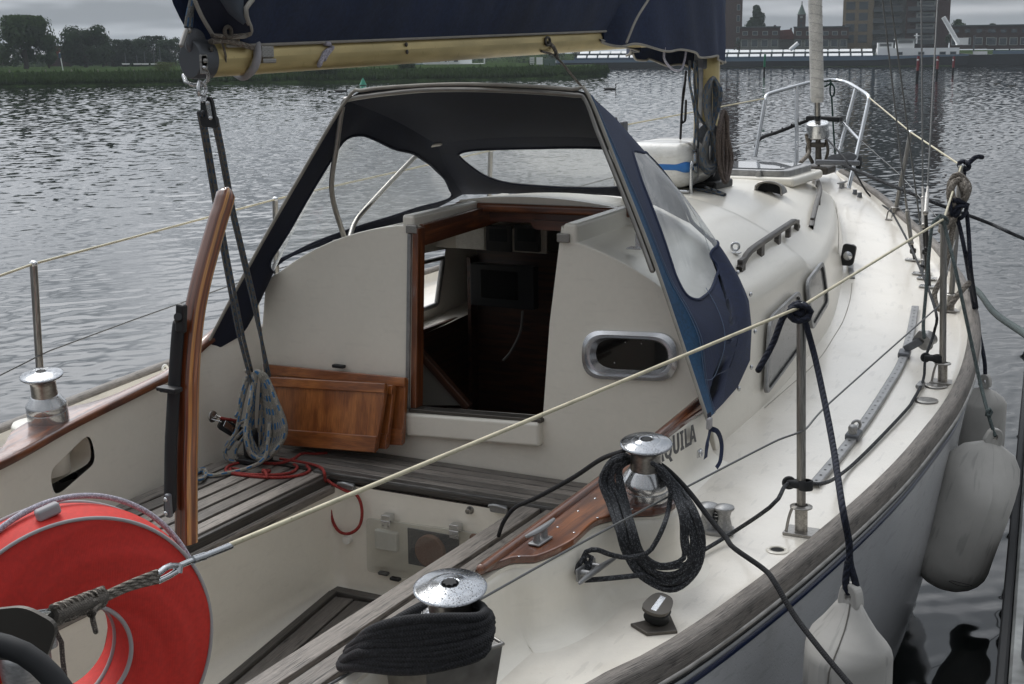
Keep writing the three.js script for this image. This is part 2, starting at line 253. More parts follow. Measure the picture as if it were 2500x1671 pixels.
MAT.ropeFleck = rope({ map: ropeTex([36, 38, 42], [82, 84, 88], 0.24, 5) }, 6);
MAT.ropeBlack = rope({ map: ropeTex([27, 27, 30], [38, 38, 42], 0.3, 6) }, 6);
MAT.ropeNavy = rope({ map: ropeTex([17, 22, 38], [24, 31, 52], 0.3, 7) }, 6, 1, twist(14), 0.002);
MAT.ropeRed = rope({ map: ropeTex([150, 44, 40], [176, 70, 60], 0.25, 8) }, 6);
MAT.ropeBrown = rope({ map: ropeTex([92, 80, 74], [116, 104, 96], 0.3, 9) }, 5);
MAT.ropeGrey = rope({ map: ropeTex([124, 116, 106], [150, 142, 132], 0.3, 10) }, 5, 1, twist(10), 0.003);
MAT.ropeGreen = rope({ map: ropeTex([82, 92, 92], [104, 116, 114], 0.3, 12) }, 6);
MAT.ropeDarkGreen = rope({ map: ropeTex([38, 66, 60], [52, 84, 76], 0.3, 14) }, 6);
MAT.ropeWhite = rope({ map: ropeTex([206, 202, 214], [176, 172, 186], 0.3, 13) }, 10);
MAT.lifeline = std({ map: rep(tex(256, 64, (u, v) => { const n = fbm(u * 30, v * 3, 30, 3, 15, 3), sp = vnoise(u * 120, v * 6, 120, 6, 16) > 0.95 ? 50 : 0; const k = 0.9 + 0.25 * n; return [192 * k - sp, 184 * k - sp, 158 * k - sp]; }), 1.5, 1), roughness: 0.5 });
MAT.wire = std({ color: 0x6d6e6e, metalness: 0.5, roughness: 0.45, bumpMap: rep(twist(40), 8, 1), bumpScale: 0.001 });
MAT.red = phys({ map: rep(tex(512, 512, (u, v) => { const k = 0.95 + 0.1 * fbm(u * 4, v * 4, 4, 4, 35, 3) + (fbm(u * 140, v * 140, 140, 140, 36, 2) - 0.5) * 0.12; return [196 * k, 42 * k, 34 * k]; }), 1.2), roughness: 0.72, sheen: 0.3, sheenColor: new THREE.Color(0.5, 0.12, 0.08), bumpMap: rep(weave.clone(), 8), bumpScale: 0.0004 });
MAT.greyTrim = std({ color: 0x9c9a9c, roughness: 0.75 });
MAT.sail = std({ map: rep(cloth(205, 203, 198, 45), 3), roughness: 0.7 });
MAT.straps = std({ color: 0x2c6fb4, roughness: 0.6 });
MAT.yellow = std({ color: 0xb99a12, roughness: 0.5 });
MAT.brass = std({ color: 0x7a5a48, roughness: 0.6 });
MAT.letter = std({ color: 0x2a2a2c, roughness: 0.5 });
MAT.galv = std({ map: rep(tex(512, 512, (u, v) => { const n = fbm(u * 14, v * 14, 14, 14, 101, 4), m = fbm(u * 4, v * 4, 4, 4, 102, 3), k = 128 + 60 * (n - 0.5) + 36 * (m - 0.5); return [k, k * 1.01, k * 1.0]; }), 1.2), metalness: 0.35, roughness: 0.5 });
MAT.stripe = phys({ color: 0x16264a, roughness: 0.3, clearcoat: 0.4 });
MAT.coverNavy = phys({ map: rep(cloth(33, 44, 70, 65), 1.1), roughness: 0.8, sheen: 0.2, sheenColor: new THREE.Color(0.1, 0.14, 0.22), sheenRoughness: 0.6, bumpMap: rep(weave.clone(), 7), bumpScale: 0.0005 });
MAT.castPlain = std({ color: 0x5a5d61, metalness: 0.4, roughness: 0.5 });
// ---------------------------------------------------------------- water
{
  const waves = []; seed = 99;
  for (let i = 0; i < 90; i++) { const L = 0.11 * Math.pow(13, Math.pow(i / 90, 1.1)), th = 27.3 * RAD + Math.PI / 2 + (rnd() + rnd() + rnd() - 1.5) * 1.25 + Math.PI / 2, k = 2 * Math.PI / L; waves.push([Math.cos(th) * k, Math.sin(th) * k, 0.0056 * (L < 0.3 ? 1 : Math.pow(0.3 / L, 0.7)) / k, rnd() * 6.283]); }
  const R0 = 1.2, R1 = 330, NR = 800, NA = 700, a0 = -12 * RAD, a1 = 62 * RAD, NV = (NR + 1) * (NA + 1), pos = new Float32Array(NV * 3), nor = new Float32Array(NV * 3), idx = new Uint32Array(NR * NA * 6);
  const patch = (x, z) => (0.55 + 0.9 * fbm(x / 9 + 100, z / 14 + 100, 4096, 4096, 5, 4));
  const TN = 8192, ST = new Float32Array(TN), q = TN / (2 * Math.PI), NW = waves.length, KX = new Float64Array(NW), KZ = new Float64Array(NW), AM = new Float64Array(NW), PH = new Float64Array(NW);
  for (let i = 0; i < TN; i++) ST[i] = Math.sin(i / TN * 2 * Math.PI); waves.forEach((w, i) => { KX[i] = w[0]; KZ[i] = w[1]; AM[i] = w[2]; PH[i] = w[3] + 6283.18530718; });
  let o = 0; for (let i = 0; i <= NR; i++) {
    const r = R0 * Math.pow(R1 / R0, i / NR);
    for (let j = 0; j <= NA; j++) {
      const a = a0 + (a1 - a0) * j / NA, x = 1 - Math.sin(a) * r, z = 4 - Math.cos(a) * r; let h = 0, hx = 0, hz = 0; const g = patch(x, z);
      for (let w = 0; w < NW; w++) { const p = ((KX[w] * x + KZ[w] * z + PH[w]) * q) | 0, c = ST[(p + 2048) & 8191] * AM[w]; h += ST[p & 8191] * AM[w]; hx += c * KX[w]; hz += c * KZ[w]; }
      hx *= g; hz *= g; pos[o] = x; pos[o + 1] = h * g; pos[o + 2] = z; const l = 1 / Math.hypot(hx, 1, hz); nor[o] = -hx * l; nor[o + 1] = l; nor[o + 2] = -hz * l; o += 3;
    }
  }
  o = 0; for (let i = 0; i < NR; i++) for (let j = 0; j < NA; j++) { const a = i * (NA + 1) + j, b = a + 1, c = a + NA + 1, e = c + 1; idx[o++] = a; idx[o++] = c; idx[o++] = b; idx[o++] = b; idx[o++] = c; idx[o++] = e; }
  const g = new THREE.BufferGeometry(); g.setAttribute('position', new THREE.BufferAttribute(pos, 3)); g.setAttribute('normal', new THREE.BufferAttribute(nor, 3)); g.setIndex(new THREE.BufferAttribute(idx, 1));
  const m = phys({ color: new THREE.Color(0.004, 0.006, 0.006), roughness: 0.05, ior: 1.333, specularIntensity: 1 });
  S('water', g, m);
  S('water', new THREE.CircleGeometry(3000, 64).rotateX(-Math.PI / 2).translate(0, -0.25, 0), m);
}
// ---------------------------------------------------------------- yacht: hull, deck, house, cockpit
const yacht = thing('sailing_yacht', 'cream white sailing yacht with teak toe rail moored beside the jetty', 'yacht', null, V3(0, 0, 0));
const sheer = tab([[3, 1.0], [2, 0.99], [1, 0.995], [0, 1.02], [-1, 1.07], [-2, 1.15], [-3, 1.25], [-4, 1.38], [-5, 1.52]]);
const beam = tab([[3, 0.98], [2.4, 1.12], [1.85, 1.216], [1.64, 1.281], [1.22, 1.354], [0.75, 1.413], [0.27, 1.458], [-0.12, 1.477], [-0.57, 1.487], [-1.04, 1.464], [-1.51, 1.407], [-2.04, 1.295], [-2.54, 1.144], [-3.04, 0.95], [-3.36, 0.79], [-3.98, 0.478], [-4.37, 0.244], [-4.6, 0.1], [-4.72, 0.0]]);
const wl = tab([[3, 0.6], [2, 0.95], [1, 1.2], [0, 1.3], [-1, 1.24], [-2, 0.98], [-3, 0.52], [-3.8, 0.1], [-4, 0.0]]);
const DECK = 0.065;                                          // height of the bulwark above the deck
const deckY = (z, x = 0.9) => sheer(z) - DECK + 0.05 * (1 - Math.pow(Math.min(1, Math.abs(x) / Math.max(0.2, beam(z))), 2)) * sm(-1, -3.5, z);
const zs = []; for (let z = 2.9; z > -4.7; z -= 0.1) zs.push(z); zs.push(-4.715);
{
  const rows = zs.map((z) => { const s = sheer(z) - 0.05, g = beam(z) - 0.004, w = Math.min(wl(z), g), low = z > -4 ? -0.4 : (-(z + 4)) / 0.72 * s; const r = [];
    for (let sgn of [1]) for (let k = 0; k <= 22; k++) { const t = k / 22, y = s + (low - s) * t; let x; if (y >= 0) { const q = y / s; x = z > -4 ? w + (g - w) * Math.pow(q, 0.62) : g * Math.pow(Math.max(0, (y - low) / (s - low || 1)), 0.8); } else x = w * Math.sqrt(Math.max(0, 1 - (y / -0.42) ** 2)); r.push(V3(x, y, z)); } return r; });
  const port = rows.map((r) => r.map((p) => V3(-p.x, p.y, p.z)));
  M('hull', [loft(rows), loft(port), prism([...rows[0].filter((_, i) => 0).map((p) => [p.x, p.z]), [-0.98, 2.9], [0.98, 2.9], [0.98, 2.86], [-0.98, 2.86]], -0.1, 0.94)], MAT.hull, yacht);
  const strip = (name, y0, y1, out, mat) => [1, -1].forEach((s) => M(name, loft(zs.slice(0, -2).map((z) => { const a = sheer(z), q = (y) => { const t = (a - 0.05 - y) / (a - 0.05), w = Math.min(wl(z), beam(z)); return z > -4 ? w + (beam(z) - w) * Math.pow(Math.max(0, 1 - t), 0.62) : beam(z); }; const ya = a - y0, yb = a - y1, rr2 = []; for (const [y, o] of [[ya, 0], [ya - 0.001, out], [(ya + yb) / 2, out * 1.35], [yb + 0.001, out], [yb, 0]]) rr2.push(V3(s * (q(y) + o), y, z)); return rr2; })), mat, yacht));
  strip('rubbing_strip', 0.05, 0.066, 0.008, MAT.steelDull);
  strip('black_joint', 0.066, 0.078, 0.003, MAT.rubber);
  strip('sheer_stripe', 0.096, 0.114, 0.002, MAT.stripe);
  for (const s of [1, -1]) M('toe_rail', loft(zs.slice(0, -1).map((z) => { const a = sheer(z), b = beam(z), w = Math.min(0.046, b * 0.9), n = [[b + 0.004, a - 0.052], [b + 0.006, a - 0.012], [b - 0.004, a + 0.001], [b - w * 0.5, a + 0.004], [b - w + 0.008, a + 0.001], [b - w, a - 0.012], [b - w, a - 0.045]]; return n.map(([x, y]) => V3(s * x, y, z)); })), MAT.teakRail, yacht);
}
// plan of the house and of the cockpit coaming
const PW = 1.085, OFF = -0.035;                                          // the house stands a little to port of the toe rails' middle
const houseB = tab([[0.1, 0.875], [-0.48, 0.88], [-0.9, 0.865], [-1.56, 0.825], [-2.1, 0.735], [-2.65, 0.615], [-3.2, 0.47], [-3.57, 0.35], [-3.8, 0.22], [-3.9, 0.1]]);
const shoulder = tab([[0.1, 1.425], [-0.6, 1.425], [-1.25, 1.42], [-1.4, 1.37], [-2, 1.375], [-2.65, 1.395], [-3.2, 1.41], [-3.6, 1.43], [-3.8, 1.42], [-3.9, 1.38]]);
const crown = tab([[0.1, 1.635], [-0.6, 1.635], [-1.25, 1.63], [-1.4, 1.585], [-2, 1.57], [-2.65, 1.555], [-3.2, 1.525], [-3.6, 1.495], [-3.8, 1.45], [-3.9, 1.40]]);
function houseSec(z) {                                        // half section from the deck to the middle line
  const b = houseB(z), y0 = deckY(z, b) - 0.02, s = shoulder(z), c = crown(z), r = Math.min(0.10, b * 0.4), lean = 0.055 * Math.min(1, (s - y0) / 0.4), p = [];
  const x1 = b - lean; p.push([b, y0]); for (let k = 1; k <= 9; k++) { const t = k / 9; p.push([b + (x1 - b) * t, y0 + (s - r * 0.9 - y0) * t]); }
  for (let k = 1; k <= 6; k++) { const a = k / 6 * 1.15; p.push([x1 - r + r * Math.cos(a), s - r * 0.9 + r * 0.9 * Math.sin(a)]); }
  const [xe, ye] = p[p.length - 1]; for (let k = 1; k <= 14; k++) { const x = xe * (1 - k / 14); p.push([x, ye + (c - ye) * (1 - Math.pow(x / xe, 2.6))]); }
  return p;
}
const roofY = (x, z) => { const p = houseSec(z), a = Math.abs(x - OFF); for (let i = p.length - 1; i > 0; i--) if (p[i - 1][0] >= a && p[i][0] <= a) { const t = (a - p[i][0]) / (p[i - 1][0] - p[i][0] || 1); return p[i][1] + (p[i - 1][1] - p[i][1]) * t; } return p[0][1]; };
{
  const hz = []; for (let z = 0.1; z > -3.9; z -= 0.05) hz.push(z); hz.push(-3.9);
  const rows = hz.map((z) => { const h = houseSec(z); return [...h.map(([x, y]) => V3(OFF + x, y, z)), ...h.slice(0, -1).reverse().map(([x, y]) => V3(OFF - x * PW, y, z))]; });
  const n = rows[0].length, mid = (n - 1) / 2;
  const open = (i, j) => { const z = (rows[i][j].z + rows[i + 1][j].z) / 2, x = (rows[i][j].x + rows[i][j + 1].x) / 2 - OFF, y = (rows[i][j].y + rows[i + 1][j + 1].y) / 2; if (Math.abs(j + 0.5 - mid) < 6.2 && z > -0.46) return true; if (x < -0.5 && j > mid + 19 && j < n - 3 && z < -0.55 && z > -1.2) return true; return false; };
  M('coachroof', loft(rows, { skip: open, crease: 0.9 }), MAT.gel, yacht);
  // side decks and foredeck
  const pTopTab = tab([[0.1, -0.97], [0.33, -1.07], [0.52, -1.026], [0.8, -0.96], [1.16, -0.87], [1.42, -0.785], [1.56, -0.745], [2, -0.66], [2.9, -0.55]]);
  const inner = (z, sd) => z < -3.7 ? 0 : z < 0.1 ? Math.max(0, houseB(z) - 0.06) : sd > 0 ? 0.80 : -pTopTab(z) + 0.09;
  const dz = []; for (let z = 2.86; z > -4.62; z -= 0.06) dz.push(z); dz.push(-4.62);
  for (const s of [1, -1]) M('deck', loft(dz.map((z) => { const b = beam(z) - Math.min(0.05, beam(z) * 0.85), a = sheer(z), r = [], i0 = Math.min(inner(z, s), b - 0.02); for (let k = 0; k <= 10; k++) { const x = i0 + (b - 0.03 - i0) * k / 10; r.push(V3(s * x + (z < 0.1 && z > -3.7 ? OFF * (1 - k / 10) : 0), deckY(z, x), z)); } r.push(V3(s * (b - 0.014), a - DECK + 0.012, z), V3(s * (b - 0.006), a - 0.035, z), V3(s * (b + 0.006), a - 0.012, z)); return r; }), {}), MAT.deck, yacht);
}
// aft bulkhead of the house with the companionway
const BZ = 0.1;
const bp = (p) => { const v = V(p, { Z: BZ }); return [v.x, v.y]; };
const companion = [d(946, 938), d(1246, 961), d(1262, 740), d(1288, 522), d(953, 522), d(950, 740)].map(bp);
{
  const half = houseSec(BZ).map(([x, y]) => [x, y]); const roof = [...half.slice(3).map(([x, y]) => [OFF + x, y - 0.004]), ...half.slice(3, -1).reverse().map(([x, y]) => [OFF - x * PW, y - 0.004])];
  const port = d(1447, 813), pw = 90, ph = 42;
  const hole = roundPoly([d(1447 - pw, 813 - ph - 4), d(1447 + pw, 813 - ph + 4), d(1447 + pw, 813 + ph + 5), d(1447 - pw, 813 + ph - 3)].map(bp), 0.07);
  // outline: up the starboard side, over the roof, down to port; the companionway is open at its top
  const out = [[OFF + 0.93, 0.70], ...roof.filter(([x]) => x > companion[3][0] + 0.02), companion[3], companion[2], companion[1], companion[0], companion[5], companion[4], ...roof.filter(([x]) => x < companion[4][0] - 0.02), [OFF - 0.93, 0.9], [OFF - 0.93, 0.70]];
  M('bulkhead', metreUV(extr(out, 0.035, { holes: [hole], bevel: 0.004 }).translate(0, 0, BZ - 0.035)), MAT.gel, yacht);
  // frame of the companionway
  const P3 = (p, z = BZ) => { const v = bp(p); return V3(v[0], v[1], z); };
  M('door_frame', board(P3(d(956, 522), BZ - 0.01), P3(d(951, 938), BZ - 0.01), 0.024, 0.05, V3(0, 0, 1)), MAT.varnish, yacht);
  M('door_frame', board(P3(d(1288, 530), BZ - 0.045), P3(d(1247, 958), BZ - 0.045), 0.03, 0.02, V3(0, 0, 1)), MAT.varnish, yacht);
  M('door_sill', board(P3(d(944, 937), BZ + 0.0), P3(d(1248, 962), BZ + 0.0), 0.05, 0.014, V3(0, 1, 0)), MAT.darkAlu, yacht);
  M('threshold', board(P3(d(938, 968), BZ + 0.012), P3(d(1245, 992), BZ + 0.012), 0.05, 0.085, V3(0, 1, 0), 0.012), MAT.gel, yacht);
  M('door_seal', board(P3(d(941, 535), BZ + 0.003), P3(d(936, 935), BZ + 0.003), 0.016, 0.02, V3(0, 0, 1)), MAT.alu, yacht);
  // hatch runners and sliding hatch
  for (const s of [1, -1]) { const x = s > 0 ? companion[3][0] + 0.03 : companion[4][0] - 0.03; const y = 1.63;
    M('hatch_runner', board(V3(x, y - 0.01, BZ + 0.005), V3(x * 0.96, y + 0.0, -0.62), 0.05, 0.075, V3(0, 1, 0), 0.012), MAT.gel, yacht);
    M('runner_trim', board(V3(x - s * 0.034, y - 0.045, BZ - 0.03), V3(x * 0.94 - s * 0.034, y - 0.02, -0.5), 0.02, 0.075, V3(0, 1, 0), 0.004), MAT.varnish, yacht);
    M('runner_end_cap', bx(0.045, 0.03, 0.012, 0.004).translate(x - s * 0.02, y - 0.02, BZ + 0.012), MAT.steelDull, yacht); }
  const hA = V(d(1046, 472), { Z: -0.36 }), hB = V(d(1470, 488), { Z: -0.36 });
  M('hatch_beam', board(hA, hB, 0.045, 0.034, V3(0, 1, 0), 0.012), MAT.varnish, yacht);
  const hrows = []; for (let k = 0; k <= 10; k++) { const z = -0.36 - 0.03 * k, r = []; for (let j = 0; j <= 16; j++) { const t = j / 16 * 2 - 1, w = 0.36; r.push(V3(OFF + 0.005 + t * w, hA.y + 0.046 - 0.03 * t * t - 0.012 * k / 10 - (Math.abs(t) > 0.97 ? 0.05 : 0) + (z < -0.5 ? 0 : 0), z)); } hrows.push(r); }
  M('sliding_hatch', loft([hrows[0].map((p) => V3(p.x, p.y - 0.03, p.z - 0.004)), ...hrows], { crease: 0.6 }), MAT.gel, yacht);
  M('hatch_front_board', board(V3(OFF - 0.33, 1.615, -0.40), V3(OFF + 0.36, 1.625, -0.40), 0.02, 0.07, V3(0, 1, 0)), MAT.varnishDark, yacht);
  M('hatch_handle', extr(roundPoly([[-0.09, 0], [0.09, 0], [0.07, -0.035], [-0.07, -0.035]], 0.02), 0.02).translate(OFF + 0.07, 1.60, -0.385), MAT.varnishDark, yacht);
  // bulkhead portlight
  const fo = (a, b) => roundPoly([d(1447 - a, 813 - b - 4), d(1447 + a, 813 - b + 4), d(1447 + a, 813 + b + 5), d(1447 - a, 813 + b - 3)].map(bp), 0.075, 8);
  const o1 = fo(109, 55), o2 = fo(100, 47), o3 = fo(82, 34);
  const ringG = (a, b, za2, zb2) => loft([a, b].map((L, i) => [...L, L[0]].map(([x, y]) => V3(x, y, i ? zb2 : za2))));
  const pl = M('portlight', [ringG(o1, o1, BZ, BZ + 0.018), ringG(o1, o2, BZ + 0.018, BZ + 0.026), ringG(o2, fo(94, 42), BZ + 0.026, BZ + 0.012), ringG(fo(94, 42), fo(90, 40), BZ + 0.012, BZ + 0.02), ringG(fo(90, 40), o3, BZ + 0.02, BZ - 0.002)], std({ color: 0xdcdddf, metalness: 0.9, roughness: 0.27 }), yacht);
  M('pane', extr(o3, 0.004).translate(0, 0, BZ - 0.006), phys({ color: 0x6a6d70, roughness: 0.03, transmission: 1, thickness: 0, ior: 1.49 }), pl);
  for (const [x, y] of [[1433, 785], [1470, 788], [1408, 832], [1495, 850]]) M('screw', ball(P3(d(x, y), BZ), 0.0025, 1, 1, 0.5, 8), MAT.steel, pl);
}
// cabin interior seen through the companionway
{
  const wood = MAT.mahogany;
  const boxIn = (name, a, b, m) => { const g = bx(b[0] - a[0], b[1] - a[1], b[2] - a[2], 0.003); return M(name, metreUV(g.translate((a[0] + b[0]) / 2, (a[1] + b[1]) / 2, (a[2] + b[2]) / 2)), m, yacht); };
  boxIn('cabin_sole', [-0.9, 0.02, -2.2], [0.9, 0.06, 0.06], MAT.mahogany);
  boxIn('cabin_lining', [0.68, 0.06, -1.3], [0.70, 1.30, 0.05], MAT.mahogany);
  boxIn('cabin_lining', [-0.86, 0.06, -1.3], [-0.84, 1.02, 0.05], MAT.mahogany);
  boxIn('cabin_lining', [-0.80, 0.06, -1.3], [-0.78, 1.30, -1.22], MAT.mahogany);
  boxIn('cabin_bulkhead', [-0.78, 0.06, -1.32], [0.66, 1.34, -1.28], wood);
  boxIn('deckhead', [-0.36, 1.575, -1.3], [0.28, 1.585, -0.66], MAT.linerWhite);
  const Zp = -1.12, p3 = (x, y) => V(d(x, y), { Z: Zp });
  const pan = (name, x0, y0, x1, y1, m, z = 0, parent = yacht, t = 0.012) => { const a = p3(x0, y0), b = p3(x1, y1); return M(name, bx(Math.abs(b.x - a.x), Math.abs(a.y - b.y), t, 0.004).translate((a.x + b.x) / 2, (a.y + b.y) / 2, Zp + z), m, parent); };
  const dim = std({ color: 0xc4bfb4, roughness: 0.6 });
  const ip = pan('instrument_panel', 958, 512, 1254, 582, dim);
  pan('chart_list', 1046, 520, 1112, 572, MAT.white, 0.01, ip, 0.002);
  for (const x of [1147, 1212]) { const s = pan('display', x - 29, 514, x + 29, 577, MAT.black, 0.014, ip, 0.02); const t = pan('screen_glass', x - 21, 522, x + 21, 553, phys({ color: 0x23282b, roughness: 0.15 }), 0.026, ip, 0.004); }
  const pl = pan('chart_plotter', 1095, 598, 1240, 705, std({ color: 0x1c1d1f, roughness: 0.5 }), 0.05, yacht, 0.05);
  pan('plotter_screen', 1120, 612, 1205, 682, phys({ color: 0x0c0e10, roughness: 0.12 }), 0.078, pl, 0.004);
  M('cable', tube([[1221, 706], [1216, 750], [1195, 795], [1178, 815]].map(([x, y]) => p3(x, y).add(V3(0, 0, 0.1))), 0.006), std({ color: 0x6f6d68, roughness: 0.6 }), yacht);
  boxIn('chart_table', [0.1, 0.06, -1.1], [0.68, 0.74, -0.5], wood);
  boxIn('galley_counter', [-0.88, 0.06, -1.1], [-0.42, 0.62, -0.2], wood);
  const q = (x, y, z) => V(d(x, y), { Z: z });
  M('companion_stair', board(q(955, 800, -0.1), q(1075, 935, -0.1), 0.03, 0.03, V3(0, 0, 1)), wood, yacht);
  M('stair_panel', metreUV(extr([q(956, 815, -0.1), q(1060, 930, -0.1), q(956, 930, -0.1)].map((v) => [v.x, v.y]), 0.015).translate(0, 0, -0.12)), std({ color: 0x77736c, roughness: 0.7 }), yacht);
  // port window: frame and pane
  const zz = [-0.55, -1.2], fr = (z, t) => { const h = houseSec(z), a = h[2], b = h[8]; return V3(OFF - PW * (a[0] + (b[0] - a[0]) * t) - 0.006, a[1] + (b[1] - a[1]) * t, z); };
  const wp = [fr(zz[0], 0), fr(zz[1], 0), fr(zz[1], 1), fr(zz[0], 1)];
  const w = M('cabin_window', tube([...wp, wp[0]], 0.012, { poly: true }), MAT.alu, yacht);
  M('pane', loft([[wp[0], wp[1]], [wp[3], wp[2]]]), MAT.glass, w);
}
// ---------------------------------------------------------------- cockpit
const SEAT = 0.77, SOLE = 0.36, CAP = 1.105;
const pTop = tab([[0.1, -0.96], [0.16, -0.985], [0.24, -1.03], [0.33, -1.065], [0.52, -1.026], [0.8, -0.96], [1.16, -0.87], [1.42, -0.785], [1.56, -0.745], [2, -0.66], [2.9, -0.55]]);
const pBot = tab([[0.1, -0.95], [0.5, -0.97], [0.66, -0.95], [0.85, -0.905], [1.2, -0.83], [2.0, -0.64], [2.8, -0.52]]);
const pY = tab([[0.1, 1.39], [0.16, 1.30], [0.24, 1.21], [0.34, 1.15], [0.46, 1.115], [0.6, 1.1], [2.8, 1.1]]);
{
  // port coaming: inner wall with a locker mouth, outer wall and varnished cap
  const outl = []; for (let z = 0.1; z <= 2.81; z += 0.06) outl.push([z, pY(z)]); for (let z = 2.8; z >= 0.1; z -= 0.06) outl.push([z, 0.70]);
  const lk = roundPoly([d(88, 1076), d(212, 1000), d(226, 1010), d(232, 1062), d(120, 1126), d(96, 1128)].map((p) => { const v = V(p, { X: -0.86 }); return [v.z, v.y]; }), 0.035, 4);
  const NL = lk.length, lo = lk.map(([z, y]) => [(z - 0.1) / 2.7, (y - 0.7) / (pY(z) - 0.7)]), cx = lo.reduce((q, p) => q + p[0], 0) / NL, cy = lo.reduce((q, p) => q + p[1], 0) / NL;
  const wallAt = (u, v) => { const z = 0.1 + 2.7 * u, y = 0.7 + (pY(z) - 0.7) * v; return V3(pBot(z) + (pTop(z) - pBot(z)) * v, y, z); };
  const us = lo.map((p) => p[0]), u0 = Math.min(...us) - 0.03, u1 = Math.max(...us) + 0.03;
  const ring = lo.map(([x, y]) => { const dx = x - cx, dy = y - cy; let t = 1e9; if (dx > 1e-9) t = Math.min(t, (u1 - cx) / dx); if (dx < -1e-9) t = Math.min(t, (u0 - cx) / dx); if (dy > 1e-9) t = Math.min(t, (1 - cy) / dy); if (dy < -1e-9) t = Math.min(t, -cy / dy); return [cx + dx * t, cy + dy * t]; });
  for (const c of [[u0, 0], [u1, 0], [u1, 1], [u0, 1]]) { let bi = 0, bd = 9; ring.forEach((p, i) => { const q = Math.hypot((p[0] - c[0]) * 4, p[1] - c[1]); if (q < bd) { bd = q; bi = i; } }); ring[bi] = c; }
  const rr3 = []; for (let k = 0; k <= 8; k++) rr3.push([...lo, lo[0]].map((p, i) => { const o = ring[i % NL]; return wallAt(p[0] + (o[0] - p[0]) * k / 8, p[1] + (o[1] - p[1]) * k / 8); }));
  const part = (a, b, n) => { const r = []; for (let i = 0; i <= n; i++) { const q = []; for (let k = 0; k <= 8; k++) q.push(wallAt(a + (b - a) * i / n, k / 8)); r.push(q); } return loft(r); };
  const inner = mg([loft(rr3), part(0, u0, 30), part(u1, 1, 20)]);
  const zz = []; for (let z = 0.1; z <= 2.8; z += 0.05) zz.push(z);
  const outer = loft(zz.map((z) => { const x = pTop(z), y = pY(z); return [V3(x, y, z), V3(x - 0.03, y + 0.004, z), V3(x - 0.055, y - 0.02, z), V3(x - 0.07, y - 0.1, z), V3(x - 0.10, 0.945, z), V3(x - 0.16, 0.92, z)]; }));
  M('coaming', [metreUV(inner), outer], MAT.gel, yacht);
  const cap = (w) => loft(zz.filter((z) => z > 0.16).map((z) => { const x = pTop(z) + 0.012, y = pY(z), ww = w(z); return [V3(x, y - 0.012, z), V3(x + 0.004, y + 0.004, z), V3(x - 0.002, y + 0.016, z), V3(x - ww + 0.004, y + 0.018, z), V3(x - ww - 0.004, y + 0.006, z), V3(x - ww, y - 0.008, z)]; }));
  M('coaming_cap', cap(tab([[0.1, 0.035], [0.85, 0.04], [1.0, 0.07], [1.1, 0.13], [1.35, 0.13], [1.45, 0.08], [1.6, 0.05], [2.8, 0.05]])), MAT.varnish, yacht);
  const wp = V(d(103, 964), { Y: 1.12 });
  M('winch_pad', lathe([[0, 0.0], [0.075, 0.0], [0.08, -0.01], [0.085, -0.16], [0, -0.16]], V3(wp.x - 0.03, 1.112, wp.z)), MAT.gel, yacht);
  // locker behind the mouth
  const lc = lk.reduce((a, q) => [a[0] + q[0] / lk.length, a[1] + q[1] / lk.length], [0, 0]);
  M('locker', loft([[...lk, lk[0]].map(([z, y]) => V3(-0.9, y, z)), [...lk, lk[0]].map(([z, y]) => V3(-1.04, y, z)), [...lk, lk[0]].map(() => V3(-1.04, lc[1], lc[0]))], { crease: 0.5 }), MAT.gel, yacht);
  M('locker_knob', [ball(V(d(168, 1090), { X: -1.0 }), 0.012), tube([V(d(166, 1090), { X: -1.0 }), V(d(140, 1100), { X: -1.0 })], 0.01)], MAT.black, yacht);
}
const stbIn = [d(1606, 918), d(1505, 1003), z8(1545, 425), z8(850, 945), z8(60, 1545)].map((p) => V(p, { Y: CAP }));
const stbOut = [d(1614, 942), d(1580, 964), d(1517, 1013), zd(650, 430), zd(770, 560), zd(868, 640), zd(908, 690), zd(905, 745), zd(850, 800), zd(700, 842), zd(500, 855), z8(1530, 655), z8(1400, 765), z8(1290, 825), z8(1180, 865), z8(1010, 885), z8(700, 1110), z8(120, 1560)].map((p) => V(p, { Y: CAP }));
